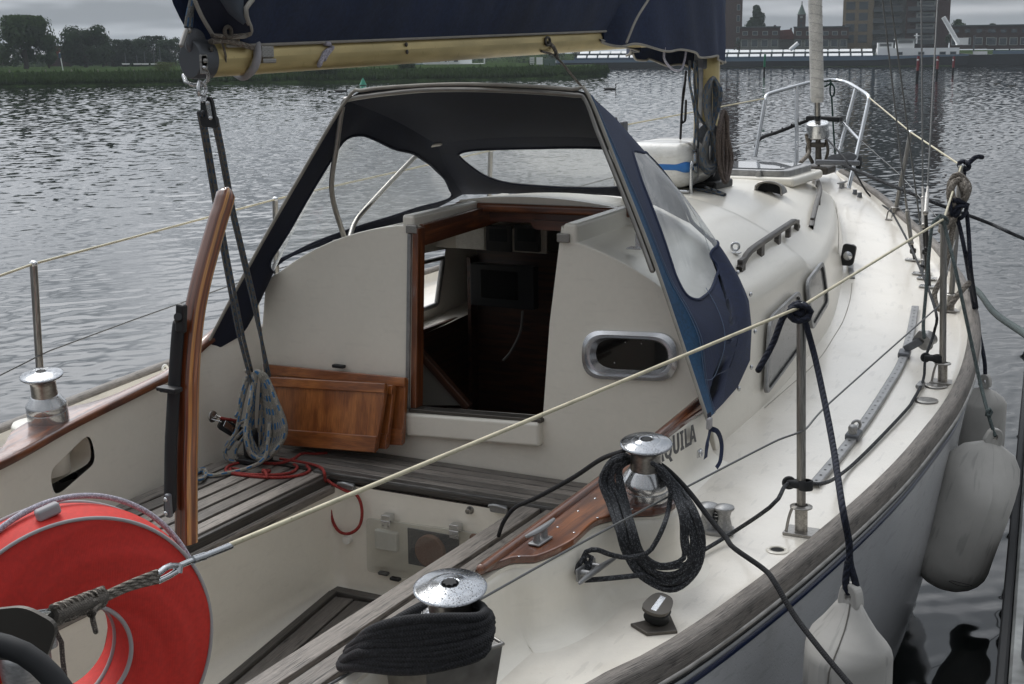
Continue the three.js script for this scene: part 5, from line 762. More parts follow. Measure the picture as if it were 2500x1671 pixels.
// deck blocks, leads and track
{ const p = onDeck(z8(1880, 1235), 0), n = V3(1, 0, 0); const dm = [[-0.05, 0.03], [0.0, 0.062], [0.054, 0.02], [0.01, -0.054]].map(([x, z]) => [p.x + x, p.z + z]);
  const b = M('foot_block', prism(dm, p.y, p.y + 0.008, 0.002), MAT.darkAlu, yacht); const up = V3(0.25, 1, 0.2).normalize();
  M('cheek', extr(roundPoly([[-0.033, -0.042], [0.034, -0.035], [0.028, 0.042], [-0.022, 0.044]], 0.034), 0.008).rotateX(-Math.PI / 2).applyQuaternion(new THREE.Quaternion().setFromUnitVectors(UP, up)).translate(p.x, p.y + 0.047, p.z), MAT.darkAlu, b);
  M('sheave', lathe([[0, 0.013], [0.03, 0.012], [0.023, 0], [0.03, -0.012], [0, -0.013]], V3(p.x, p.y + 0.03, p.z), 20, up), MAT.rubber, b); M('block_pin', rod(V3(p.x, p.y, p.z), V3(p.x, p.y + 0.05, p.z), 0.009), MAT.castGrey, b);
  M('strap_plate', bx(0.014, 0.003, 0.06, 0.001).applyQuaternion(new THREE.Quaternion().setFromUnitVectors(UP, up)).translate(p.x + 0.002, p.y + 0.054, p.z), MAT.steel, b); }
{ // chock with two horns
  const a = onDeck(zd(1175, 985)), b = onDeck(zd(1300, 1000)); const g = M('deck_chock', prism(roundPoly([[a.x - 0.03, a.z - 0.03], [a.x + 0.0, a.z + 0.035], [b.x + 0.035, b.z + 0.03], [b.x + 0.02, b.z - 0.035]], 0.02), a.y - 0.002, a.y + 0.012, 0.003), MAT.alu, yacht);
  for (const [q, s] of [[a, -1], [b, 1]]) M('horn', lathe([[0.026, 0], [0.02, 0.02], [0.017, 0.035], [0.02, 0.05], [0.028, 0.058], [0.027, 0.064], [0.01, 0.07], [0, 0.071]], V3(q.x + s * 0.002, q.y + 0.01, q.z), 24).scale(1, 1, 1), MAT.alu, g);
  for (let k = 0; k < 6; k++) { const q = a.clone().lerp(b, 0.42); M('cam_tooth', bx(0.02, 0.006, 0.012, 0.002).translate(q.x, q.y + 0.022 + k * 0.009, q.z + 0.01 - k * 0.002), MAT.black, g); } }
{ // sheet track with holes, cars
  const tp = [d(2097, 708), d(2086, 770), d(2066, 835), d(2035, 890), d(1985, 968), d(1930, 1040), d(1865, 1118)].map((p) => onDeck(p, 0.002)), c = curve(tp), rows = []; for (let i = 0; i <= 60; i++) { const p = c.getPointAt(i / 60), t = c.getTangentAt(i / 60), s = t.clone().cross(UP).normalize(); rows.push([[-0.016, 0], [-0.016, 0.012], [-0.013, 0.014], [0.013, 0.014], [0.016, 0.012], [0.016, 0]].map(([a, b]) => p.clone().addScaledVector(s, a).add(V3(0, b, 0)))); }
  const tr = M('sheet_track', loft(rows, { crease: 0.5 }), MAT.alu, yacht, 'perforated alloy sheet track on the side deck');
  for (let i = 0; i < 44; i++) { const p = c.getPointAt((i + 0.5) / 44), t = c.getTangentAt((i + 0.5) / 44); M('track_hole', lathe([[0.0042, 0.0005], [0, 0.0006]], p.clone().add(V3(0, 0.0143, 0)), 8), MAT.dark, tr); }
  const car = (t, big) => { const p = c.getPointAt(t), tg = c.getTangentAt(t), s = tg.clone().cross(UP).normalize(); const base = board(p.clone().addScaledVector(tg, -0.035).add(V3(0, 0.014, 0)), p.clone().addScaledVector(tg, 0.035).add(V3(0, 0.014, 0)), 0.046, 0.026, UP, 0.008); const k = M('track_car', base, MAT.castGrey, yacht);
    if (big) { const e = s.clone().multiplyScalar(s.x > 0 ? 1 : -1), q = p.clone().addScaledVector(e, 0.06).add(V3(0, 0.07, 0)); const ax = V3(e.x * 0.3, 0.5, e.z - 0.8).normalize(); M('car_cheek', extr(roundPoly([[-0.05, -0.03], [0.03, -0.05], [0.05, 0.02], [-0.01, 0.045]], 0.02), 0.008, { holes: [roundPoly([[-0.012, -0.012], [0.012, -0.012], [0.012, 0.012], [-0.012, 0.012]], 0.012).reverse()] }).applyQuaternion(new THREE.Quaternion().setFromUnitVectors(V3(0, 0, 1), ax)).translate(q.x, q.y, q.z), MAT.alu, k); M('car_sheave', lathe([[0.01, 0.02], [0.034, 0.02], [0.026, 0], [0.034, -0.02], [0.01, -0.02], [0.01, 0.02]], q.clone().add(V3(0.02, 0, -0.02)), 24, ax), MAT.alu, k); M('car_arm', board(p.clone().add(V3(0, 0.03, 0)), q, 0.03, 0.012, V3(0, 0, 1)), MAT.castGrey, k); }
    else { M('car_knob', lathe([[0.014, 0], [0.015, 0.02], [0.011, 0.028], [0, 0.029]], p.clone().add(V3(0, 0.026, 0)).addScaledVector(tg, 0.02), 16), MAT.alu, k); M('car_eye', torus(p.clone().add(V3(0, 0.04, 0)).addScaledVector(tg, -0.03), 0.014, 0.005, V3(0.6, 0, 0.8)), MAT.alu, k); } };
  const near = (px) => { const q = onDeck(px, 0.01); let bi = 0, bd = 9; for (let i = 0; i <= 100; i++) { const e = c.getPointAt(i / 100).distanceTo(q); if (e < bd) { bd = e; bi = i; } } return bi / 100; };
  car(near(z6(1560, 1020)), true); car(near(z9(1030, 160)), false);
}
{ // short inner track with block by the windows
  const a = onDeck(z6(1190, 495), 0.004), b = onDeck(z6(1175, 390), 0.004); const t = M('inner_track', board(a, b, 0.026, 0.012, UP), MAT.alu, yacht); const p = onDeck(z6(1178, 370), 0.02), q = onDeck(z6(1160, 340), 0.07);
  M('track_slide', bx(0.03, 0.09, 0.05, 0.008).translate(p.x, p.y + 0.03, p.z), MAT.black, t); M('track_block', [extr(roundPoly([[-0.035, -0.05], [0.03, -0.05], [0.045, 0.05], [-0.02, 0.06]], 0.02), 0.02).translate(q.x, q.y, q.z)], MAT.black, t); M('sheave', lathe([[0, 0.012], [0.022, 0.012], [0.022, -0.012], [0, -0.012]], q.clone().add(V3(0.005, 0, 0.02)), 18, V3(0.2, 0, 1)), MAT.steel, t); }
for (const [x, y] of [[1755, 1222], [1690, 1322]]) { const p = onDeck(z6(x, y), 0.001); M('filler_cap', lathe([[0, 0.006], [0.034, 0.006], [0.036, 0.004], [0.04, 0.004], [0.042, 0]], p, 24), MAT.steelDull, yacht); }
{ const p = onDeck(z9(580, 805), 0.0); M('scupper', lathe([[0.016, -0.02], [0.018, 0.003], [0.026, 0.004], [0.03, 0.001]], p, 24), MAT.gel, yacht); M('scupper_hole', lathe([[0.018, 0.0018], [0, 0.0018]], p, 20), MAT.dark, yacht); }
{ const p = V(z4(1110, 1105), { X: -1.25 }); M('port_eye', [torus(p, 0.012, 0.005, V3(1, 0, 0))], MAT.white, yacht); }
{ const p = V(zc(305, 750), { X: -0.955 }); M('padeye', [lathe([[0, 0.008], [0.02, 0.006], [0.022, 0]], p, 20, V3(1, 0, 0)), torus(p.clone().add(V3(0.014, 0, 0)), 0.01, 0.003, V3(0, 1, 0))], MAT.steelDull, yacht); }
// foredeck odds: bow cleats, chocks, stanchion leads
{ const a = onDeck(z3(1090, 1275)), b = onDeck(z3(1150, 1260)); hornCleat(a, b, UP, 0.03, 0.008); for (const q of [z3(1208, 1310), z3(1240, 1330)]) { const p = onDeck(q); M('deck_stud', lathe([[0.016, 0], [0.012, 0.02], [0.014, 0.028], [0, 0.03]], p, 14), MAT.castGrey, yacht); } const m = onDeck(z3(860, 1150)); }
M('roof_lamp', [lathe([[0, 0.05], [0.03, 0.045], [0.03, 0], [0, 0]], onRoof(z3(858, 1150)), 18)], MAT.chrome, yacht);
// leads on the stanchions
const lead1 = V(d(1846, 1112), { Z: S1b.z }), lead2 = V(d(2150, 822), { Z: S2b.z });
for (const p of [lead1, lead2]) M('rope_lead', [lathe([[0.014, -0.014], [0.02, -0.012], [0.02, 0.012], [0.014, 0.014]], p, 16), bx(0.05, 0.022, 0.03, 0.008).translate(p.x - 0.026, p.y, p.z), torus(p.clone().add(V3(-0.045, 0, 0.0)), 0.013, 0.006, V3(0.3, 0, 1))], MAT.rubber, yacht);
// ---------------------------------------------------------------- ropes
const dW = depthOf(WS);
function ropeThing(name, label, mat, list, r, group, partName = 'rope') { const b = list[0].reduce((q, p) => (p.y < q.y ? p : q), list[0][0]).clone(); const g = thing(name, label, 'rope', group, b); list.forEach((pts, i) => M(i ? 'turn' : 'rope', tube(pts, r, { closed: pts.closed, step: 0.015, rad: 8, tension: 0.5 }), mat, g)); return g; }
const closed = (a) => { a.closed = true; return a; };
{ // dark flecked sheet coiled on the starboard winch
  seed = 301; const pt = (x, y, k, o) => { const deep = onDeck(zd(x, y), 0.008), t = depthOf(deep); return V(zd(x, y), { D: Math.min(dW - 0.03 + o * 0.6 - 0.13 * sm(0, 0.55, k), t - 0.012 + o * 0.3) }); };
  const list = []; for (let s = 0; s < 9; s++) { const f = (s % 6) / 5 + (s > 5 ? 0.1 : 0), j = () => rr(-14, 14), o = (s < 6 ? 0 : 0.022) + rr(-0.008, 0.008);
    list.push(closed([[430 + j(), 335 + 70 * f + j(), 0], [310 + 90 * f + j(), 390 + 60 * f + j(), 0], [232 + 200 * f + j(), 560 + j(), 0.05], [315 + 160 * f + j(), 760 + j(), 0.2], [375 + 170 * f + j(), 980 + j(), 0.6], [435 + 175 * f + j(), 1170 + j(), 0.9], [590 + 130 * f + j(), 1380 - 110 * f + j(), 1], [850 + 20 * f + j(), 1495 - 230 * f + j(), 1], [1060 - 80 * f + j(), 1350 - 130 * f + j(), 1], [1130 - 165 * f + j(), 1090 + j(), 0.8], [1060 - 130 * f + j(), 850 + j(), 0.5], [950 - 95 * f + j(), 660 + j(), 0.25], [810 - 40 * f + j(), 490 + j(), 0.1], [720 - 10 * f, 400 + 20 * f, 0.0], [630, 330 + 20 * f, -0.35], [520, 300 + 20 * f, -0.3]].map(([x, y, k]) => k < 0 ? V(zd(x, y + 60), { D: dW + 0.05 }) : pt(x, y, k, o)))); }
  ropeThing('winch_coil', 'dark flecked rope coil hanging from the starboard winch', MAT.ropeFleck, list, 0.0065);
  const tail = [zd(690, 400), zd(790, 480), zd(845, 620), zd(830, 790), zd(790, 930), zd(720, 1080), zd(640, 1180), zd(480, 1218), zd(330, 1195), zd(200, 1150), zd(110, 1170), zd(90, 1240), zd(140, 1300), zd(60, 1390), zd(-20, 1430), zd(20, 1330), zd(110, 1200), zd(160, 1230), zd(100, 1330), zd(60, 1410), zd(250, 1405), zd(600, 1370)].map((p, i) => V(p, { D: i < 4 ? dW - 0.1 : i < 9 ? dW - 0.2 : dW - 0.235 + (i % 3) * 0.006 + (i > 20 ? 0.03 : 0) }));
  ropeThing('cleated_tail', 'dark flecked rope end made fast on the coaming cleat', MAT.ropeFleck, [tail], 0.0062);
}
{ // black rope coiled on the aft winch
  seed = 77; const dA = depthOf(WA), list = []; for (let s = 0; s < 20; s++) { const f = (s % 10) / 9, j = (a = 8) => rr(-a, a), o = s < 10 ? 0 : 0.024; const q = [[1072 + j(), 1380 + 36 * f + j(4), 0.0], [1108 + 14 * Math.sin(f * 3) + j(5), 1398 + 50 * f + j(4), -0.05], [1090 + 10 * f + j(), 1418 + 80 * f + j(4), -0.10], [1010 + j(), 1420 + 108 * f + j(4), -0.125], [920 + j(), 1428 + 106 * f + j(4), -0.13], [850 - 20 * f + j(), 1445 + 82 * f + j(4), -0.12], [806 - 22 * f + j(), 1484 + 46 * f + j(4), -0.07], [830 - 20 * f + j(), 1470 + 30 * f + j(4), 0.0], [905 - 10 * f + j(), 1425 + 24 * f + j(4), 0.05], [985 + j(6), 1385 + 20 * f + j(4), 0.075]]; list.push(closed(q.map(([x, y, k]) => V(d(x, y), { D: dA + k + o })))); }
  ropeThing('winch_coil', 'thick bundle of black rope around the aft winch', MAT.ropeBlack, list, 0.0098);
}
{ // sheets and leads on deck
  ropeThing('sheet', 'black sheet led from the cockpit over the winch and toe rail', MAT.ropeBlack, [[z8(975, 720), z8(1005, 640), z8(1070, 560), z8(1200, 500), z8(1400, 390), z8(1560, 285), z8(1690, 238)].map((p, i) => V(p, { D: [4.05, 4.0, 3.98, 3.9, 3.75, 3.62, dW + 0.03][i] })), [zd(720, 380), zd(850, 480), zd(1010, 650), zd(1180, 870), zd(1330, 1050), z9(330, 790), z9(500, 910), z9(560, 980), z9(680, 1180), z9(850, 1400), z9(1010, 1590)].map((p, i) => V(p, { D: [dW, dW - 0.02, dW - 0.05, dW - 0.1, dW - 0.16, dW - 0.2, dW - 0.26, dW - 0.3, dW - 0.36, dW - 0.45, dW - 0.52][i] }))], 0.0065);
  ropeThing('furling_line', 'dark furling line led through the stanchion leads along the deck', MAT.ropeFleck, [[onDeck(z9(0, 880), 0.02), onDeck(z9(80, 850), 0.015), onDeck(z9(330, 700), 0.03), V(z9(560, 540), { Z: S1b.z + 0.2 }), lead1.clone().add(V3(-0.045, 0, 0)), V(z9(830, 425), { Z: S1b.z - 0.12 }), onDeck(z9(950, 365), 0.02), onDeck(z9(1100, 230), 0.01), onDeck(z9(1310, 10), 0.012), onDeck(z6(1600, 1320), 0.012), onDeck(z6(1670, 1180), 0.025), lead2.clone().add(V3(-0.045, 0, 0)), V(z6(1745, 850), { Z: S2b.z - 0.1 }), V(z6(1745, 690), { Z: S2b.z - 0.15 }), V(z6(1600, 320), { Y: 1.25 }), V(z6(1480, 90), { Y: 1.3 }), onDeck(z3(1440, 1415), 0.04), onDeck(z3(1300, 1310), 0.03), V(z3(1180, 1120), { X: 0.35 }), V(z3(1010, 925), { X: 0.08 })]], 0.0055);
  { const p = onDeck(z6(1650, 1215), 0.014); M('lead_block', bx(0.026, 0.02, 0.075, 0.01).translate(p.x, p.y, p.z), MAT.alu, yacht); }
}
// ---------------------------------------------------------------- mainsheet
{
  const bp2 = V(z1(1395, 760), { X: 0.01 }), foot = V(zc(760, 1215), { Y: SEAT + 0.02 }), dF = depthOf(foot), dT = depthOf(bp2);
  const ms = thing('mainsheet', 'blue and grey mainsheet tackle hung from the boom end with its coil', 'rope', null, foot.clone());
  M('upper_block', [extr(roundPoly([[-0.014, -0.034], [0.022, -0.037], [0.009, 0.038], [-0.009, 0.038]], 0.014), 0.008).translate(bp2.x + 0.012, bp2.y, bp2.z), extr(roundPoly([[-0.014, -0.034], [0.022, -0.037], [0.009, 0.038], [-0.009, 0.038]], 0.014), 0.012).translate(bp2.x - 0.016, bp2.y, bp2.z - 0.02)], MAT.black, ms);
  M('block_strap', [board(V(z1(1398, 695), { X: 0.03 }), V(z1(1418, 795), { X: 0.03 }), 0.012, 0.004, V3(1, 0, 0.3)), ball(V(z1(1398, 695), { X: 0.034 }), 0.005), ball(V(z1(1418, 795), { X: 0.034 }), 0.005)], MAT.steel, ms);
  M('block_shackle', [tube([z1(1362, 640), z1(1358, 690), z1(1380, 690), z1(1382, 645)].map((p) => V(p, { X: 0.015 })), 0.005, { closed: true })], MAT.steel, ms);
  const lines = [[z1(1340, 760), z1(1372, 930), z4(1500, 320), z4(1600, 850), zc(760, 500)], [z1(1365, 760), z1(1395, 930), z4(1530, 340), z4(1640, 900), zc(735, 250)], [z1(1435, 800), z1(1480, 1010), z4(1560, 60), z4(1700, 650), zc(930, 300)], [z1(1455, 800), z1(1500, 1020), z4(1580, 70), z4(1720, 660), zc(905, 330)]];
  lines.forEach((l) => M('fall', tube(l.map((p, i) => V(p, { D: dT + (dF - 0.0 - dT) * [0, 0.16, 0.5, 0.8, 1][i] })), 0.0062, { tension: 0.2 }), MAT.ropeBlueOld, ms));
  M('cleat_pin', [tube([zc(690, 250), zc(740, 340), zc(745, 440)].map((p) => V(p, { D: dF - 0.03 })), 0.008), ball(V(zc(690, 250), { D: dF - 0.035 }), 0.011), ball(V(zc(735, 320), { D: dF - 0.03 }), 0.013)], MAT.steelDull, ms);
  M('lower_block', [bx(0.05, 0.1, 0.07, 0.015).translate(foot.x, foot.y + 0.06, foot.z), bx(0.1, 0.02, 0.1, 0.006).translate(foot.x, foot.y, foot.z)], MAT.black, ms);
  seed = 41; const coil = (o, s) => { const f = s / 10, j = () => rr(-12, 12), w = 70 + 225 * f; return closed([[790 + 10 * f + j(), 265 + 12 * f, 0], [850 + 40 * f + j(), 330 + j(), -0.01], [880 + 130 * f + j(), 560 + j(), o], [900 + 210 * f + j(), 850 + j(), o - 0.01], [880 + 190 * f + j(), 1040 + j(), o], [830 + 70 * f + j(), 1150 + 60 * f + j(), o], [790 - 40 * f + j(), 1110 + 80 * f + j(), o], [740 - 60 * f + j(), 990 + j(), o], [720 - 40 * f + j(), 800 + j(), o + 0.01], [745 - 10 * f + j(), 560 + j(), o], [765 + j(), 380 + j(), 0]].map(([x, y, k]) => V(zc(x, y), { D: dF - 0.06 + k }))); };
  for (let s = -3; s <= 10; s++) M('coil_turn', tube(coil(0.03 - 0.006 * s + rr(-0.012, 0.012), s), 0.0086, { closed: true, seg: 120 }), MAT.ropeBlue, ms);
  for (const l of [[[680, 330], [620, 520], [590, 720], [565, 745]], [[690, 370], [640, 560], [600, 760], [580, 860]], [[670, 790], [600, 830], [560, 930], [470, 1060], [440, 1150], [480, 1230], [560, 1245]], [[650, 900], [560, 990], [480, 1100]], [[660, 970], [590, 1060], [555, 1140], [570, 1220], [660, 1240]]]) M('coil_tail', tube(l.map(([x, y]) => V(zc(x, y), { D: dF - 0.02 })), 0.0075), MAT.ropeBlue, ms);
  M('rope_end', tube([[930, 830], [915, 1020], [890, 1180], [800, 1270], [640, 1335], [480, 1370], [330, 1395], [240, 1390], [190, 1330], [120, 1350], [90, 1420], [170, 1440], [235, 1390], [210, 1325], [130, 1370]].map(([x, y], i) => i < 4 ? V(zc(x, y), { D: dF - 0.09 - 0.01 * i }) : V(zc(x, y), { Y: SEAT + 0.016 + (i > 8 ? 0.008 * (i % 2) : 0) })), 0.0078, { step: 0.01 }), MAT.ropeBlue, ms);
}
{ // red line
  const sd = (x, y, k = 0.014) => V(zc(x, y), { Y: SEAT + k });
  const g = thing('red_line', 'thin red cord looped on the port bench and round its clam cleat', 'rope', null, sd(900, 1380));
  const f3 = (x, y) => { const v = V(z8(x, y), { Z: 0.405 }); return V3(v.x, v.y, 0.43); };
  M('cord', tube([sd(1550, 1150), sd(1430, 1160), sd(1290, 1155), sd(1180, 1220), sd(1000, 1265), sd(700, 1250), sd(520, 1275), sd(450, 1330), sd(500, 1370), sd(700, 1400), sd(1000, 1420), sd(1250, 1395), sd(1370, 1345), sd(1340, 1290)], 0.0055), MAT.ropeRed, g);
  M('cord', tube([sd(600, 1330), sd(500, 1320), sd(560, 1370), sd(900, 1390), sd(1150, 1370), sd(1235, 1310), sd(1200, 1275)], 0.0055), MAT.ropeRed, g);
  M('knot', [torus(sd(895, 1350, 0.022), 0.012, 0.0055, UP), tube([sd(860, 1335, 0.02), sd(890, 1360, 0.03), sd(905, 1420, 0.016)], 0.0055)], MAT.ropeRed, g);
  M('cord', tube([sd(1050, 1215), sd(1300, 1255), sd(1470, 1300, 0.02), V(z8(-20, 360), { Z: 0.47 }), f3(10, 420), f3(35, 520), f3(50, 620), f3(90, 685), f3(150, 695), f3(205, 650), f3(218, 560), f3(190, 480), f3(130, 455), f3(60, 420), f3(10, 385)], 0.0055, { step: 0.01 }), MAT.ropeRed, g);
  const bl = thing('handy_block', 'small spare block with red cord tied to the port coaming eye', 'block', null, V(zc(500, 880), { X: -0.9 }));
  const q = (x, y, X = -0.9) => V(zc(x, y), { X });
  M('shell', extr(roundPoly([[-0.05, -0.02], [0.05, -0.026], [0.05, 0.024], [-0.05, 0.02]], 0.012), 0.02).rotateZ(-0.6).rotateY(0.9).translate(q(505, 880).x, q(505, 880).y, q(505, 880).z), MAT.black, bl); M('cheek', board(q(435, 825, -0.88), q(560, 915, -0.88), 0.022, 0.004, V3(1, 0.2, 0.4)), MAT.steel, bl);
  M('wire', [tube([q(345, 735, -0.93), q(410, 765)], 0.002), tube([q(300, 780, -0.93), q(405, 810)], 0.002)], MAT.steel, bl); M('red_cord', [tube([q(400, 770), q(480, 785), q(570, 800)], 0.006), tube([q(500, 780), q(540, 800), q(560, 840)], 0.005)], MAT.ropeRed, bl);
}
// ---------------------------------------------------------------- tiller
{
  const T = (p, x = 0) => V(p, { X: x }); const mids = [z7(1062, 760), z7(1062, 600), z7(1062, 300), z4(1262, 1500), z4(1268, 1200), z4(1285, 950), z4(1312, 720), z4(1358, 500), z4(1412, 300), z4(1475, 80), z1(1490, 1420), z1(1532, 1275)];
  const P = mids.map((p) => T(p)), t = thing('tiller', 'curved laminated varnished tiller raised upright with autopilot arm', 'tiller', null, P[0].clone());
  const c = curve(P), rows = [], n = 60; for (let i = 0; i <= n; i++) { const s = i / n, p = c.getPointAt(s), tg = c.getTangentAt(s), sx = V3(1, 0, 0), sy = tg.clone().cross(sx).normalize(); const hw = (0.0235 - 0.004 * s) * (i === n ? 0.5 : 1), hd = (0.024 - 0.003 * s) * (i === n ? 0.5 : 1), r = []; for (let k = 0; k <= 24; k++) { const a = k / 24 * 2 * Math.PI, q = 4, cc = Math.cos(a), ss = Math.sin(a), m = Math.pow(Math.pow(Math.abs(cc), q) + Math.pow(Math.abs(ss), q), -1 / q); r.push(p.clone().addScaledVector(sx, hw * m * cc).addScaledVector(sy, hd * m * ss)); } rows.push(r); }
  const e = c.getPointAt(1); rows.push(rows[n].map(() => e.clone().addScaledVector(c.getTangentAt(1), 0.006)));
  const g = loft(rows); const uv = g.attributes.uv; for (let i = 0; i < uv.count; i++) { const k = i % 25, a = k / 24 * 2 * Math.PI; uv.setXY(i, uv.getX(i) * 0.8, 0.5 + 0.46 * Math.cos(a)); } M('handle', g, MAT.tiller, t);
  const A = [z7(985, 560), z7(990, 200), z4(1175, 1500), z4(1195, 1150), z4(1212, 900), z4(1222, 800)].map((p) => T(p, -0.012).add(V3(0, 0, 0.01))); M('autopilot_arm', tube(A, 0.0155, { rad: 14 }), MAT.rubber, t);
  const hp = T(z4(1258, 755), 0.016); M('arm_bracket', [bx(0.028, 0.07, 0.016, 0.006).rotateZ(-0.1).translate(hp.x, hp.y, hp.z + 0.02), rod(T(z4(1235, 745), 0.02).add(V3(0, 0, 0.02)), T(z4(1225, 800), -0.01).add(V3(0, 0, 0.01)), 0.01)], MAT.black, t);
  const cl = T(z4(1195, 1232)); M('arm_clamp', [bx(0.05, 0.012, 0.03, 0.003).translate(cl.x, cl.y, cl.z + 0.024), bx(0.016, 0.01, 0.03, 0.003).translate(cl.x - 0.03, cl.y, cl.z + 0.02)], MAT.black, t); M('screw', ball(T(z4(1240, 1240)).add(V3(0, 0, 0.03)), 0.005), MAT.steel, t);
  const sk = T(z7(1005, 530)); M('tiller_fitting', bx(0.016, 0.06, 0.014, 0.005).translate(sk.x, sk.y, sk.z + 0.028), MAT.castGrey, t); for (const yy of [492, 570]) M('bolt', ball(T(z7(1000, yy)).add(V3(0, 0, 0.036)), 0.006, 1, 1, 0.6), MAT.steel, t);
}
// ---------------------------------------------------------------- life buoy at the stern rail
{
  const ctr = V(d(178, 1512), { D: 2.5 }), R = 0.268, ri = 0.104, th = 0.115; const toCam = camera.position.clone().sub(ctr).setY(0).normalize(), n = toCam.clone().applyAxisAngle(UP, 0.34), ex = UP.clone().cross(n).normalize(), ey = n.clone().cross(ex);
  const lb = thing('life_buoy', 'red canvas covered life buoy hung at the stern rail', 'life buoy', null, ctr.clone().add(V3(0, -R, 0)));
  const Fm = frame(ctr, ex, ey, n), prof = []; const wv = (a) => 0.004 * Math.sin(a * 5) + 0.003 * Math.sin(a * 11 + 1);
  const face = (off, puff) => { const rows = []; for (let i = 0; i <= 14; i++) { const r = ri + (R - ri) * i / 14, row = []; for (let k = 0; k <= 96; k++) { const a = k / 96 * 2 * Math.PI; row.push(V3(r * Math.cos(a), r * Math.sin(a), off + puff * Math.sin(Math.PI * i / 14) * (1 + 0.25 * Math.sin(a * 3)) + wv(a + i * 0.2) * 0.4)); } rows.push(row); } const fg = loft(rows), fp = fg.attributes.position, fu = fg.attributes.uv; for (let i = 0; i < fu.count; i++) fu.setXY(i, fp.getX(i), fp.getY(i)); return fg.applyMatrix4(Fm); };
  const wall = (r, o) => { const rows = []; for (let i = 0; i <= 8; i++) { const t = i / 8, row = []; for (let k = 0; k <= 96; k++) { const a = k / 96 * 2 * Math.PI, q = r + o * Math.sin(Math.PI * t); row.push(V3(q * Math.cos(a), q * Math.sin(a), -th * t)); } rows.push(row); } return loft(rows).applyMatrix4(Fm); };
  M('front_face', face(0, 0.016), MAT.red, lb); M('back_face', face(-th, -0.016), MAT.red, lb); M('outer_wall', wall(R, 0.01), MAT.red, lb); M('inner_wall', wall(ri, -0.006), MAT.red, lb);
  const ringT = (r, z, w, m, nm) => M(nm, new THREE.TorusGeometry(r, w, 8, 96).translate(0, 0, z).applyMatrix4(Fm), m, lb);
  ringT(R + 0.001, 0.001, 0.0036, MAT.greyTrim, 'piping'); ringT(R + 0.001, -th, 0.0045, MAT.greyTrim, 'piping'); ringT(ri - 0.001, 0.001, 0.0045, MAT.greyTrim, 'piping');
  const gl = []; for (let k = 0; k <= 40; k++) { const a = Math.PI * 0.02 + k / 40 * Math.PI * 1.05, sg = 0.012 + 0.012 * Math.abs(Math.sin((a - 0.2) * 1.6)), zz = -th * (0.36 + 0.34 * Math.sin(a * 1.5)); gl.push(V3((R + sg) * Math.cos(a), (R + sg) * Math.sin(a), zz)); }
  M('grab_line', tube(gl.map((p) => p.applyMatrix4(Fm)), 0.0055, { step: 0.01 }), MAT.ropeWhite, lb);
  const ca = 1.65; M('line_keeper', bx(0.045, 0.022, 0.02, 0.006).translate(0, 0, 0).rotateZ(ca - Math.PI / 2 + 0.15).translate((R + 0.018) * Math.cos(ca), (R + 0.018) * Math.sin(ca), -0.03).applyMatrix4(Fm), MAT.greyTrim, lb);
  const lg2 = []; for (let k = 0; k <= 20; k++) { const a = -1.2 + k / 20 * 1.9; lg2.push(V3((ri - 0.004) * Math.cos(a), (ri - 0.004) * Math.sin(a), -0.045 - 0.02 * Math.sin(k / 20 * 3))); } M('inner_strap', tube(lg2.map((p) => p.applyMatrix4(Fm)), 0.006), MAT.greyTrim, lb);
}
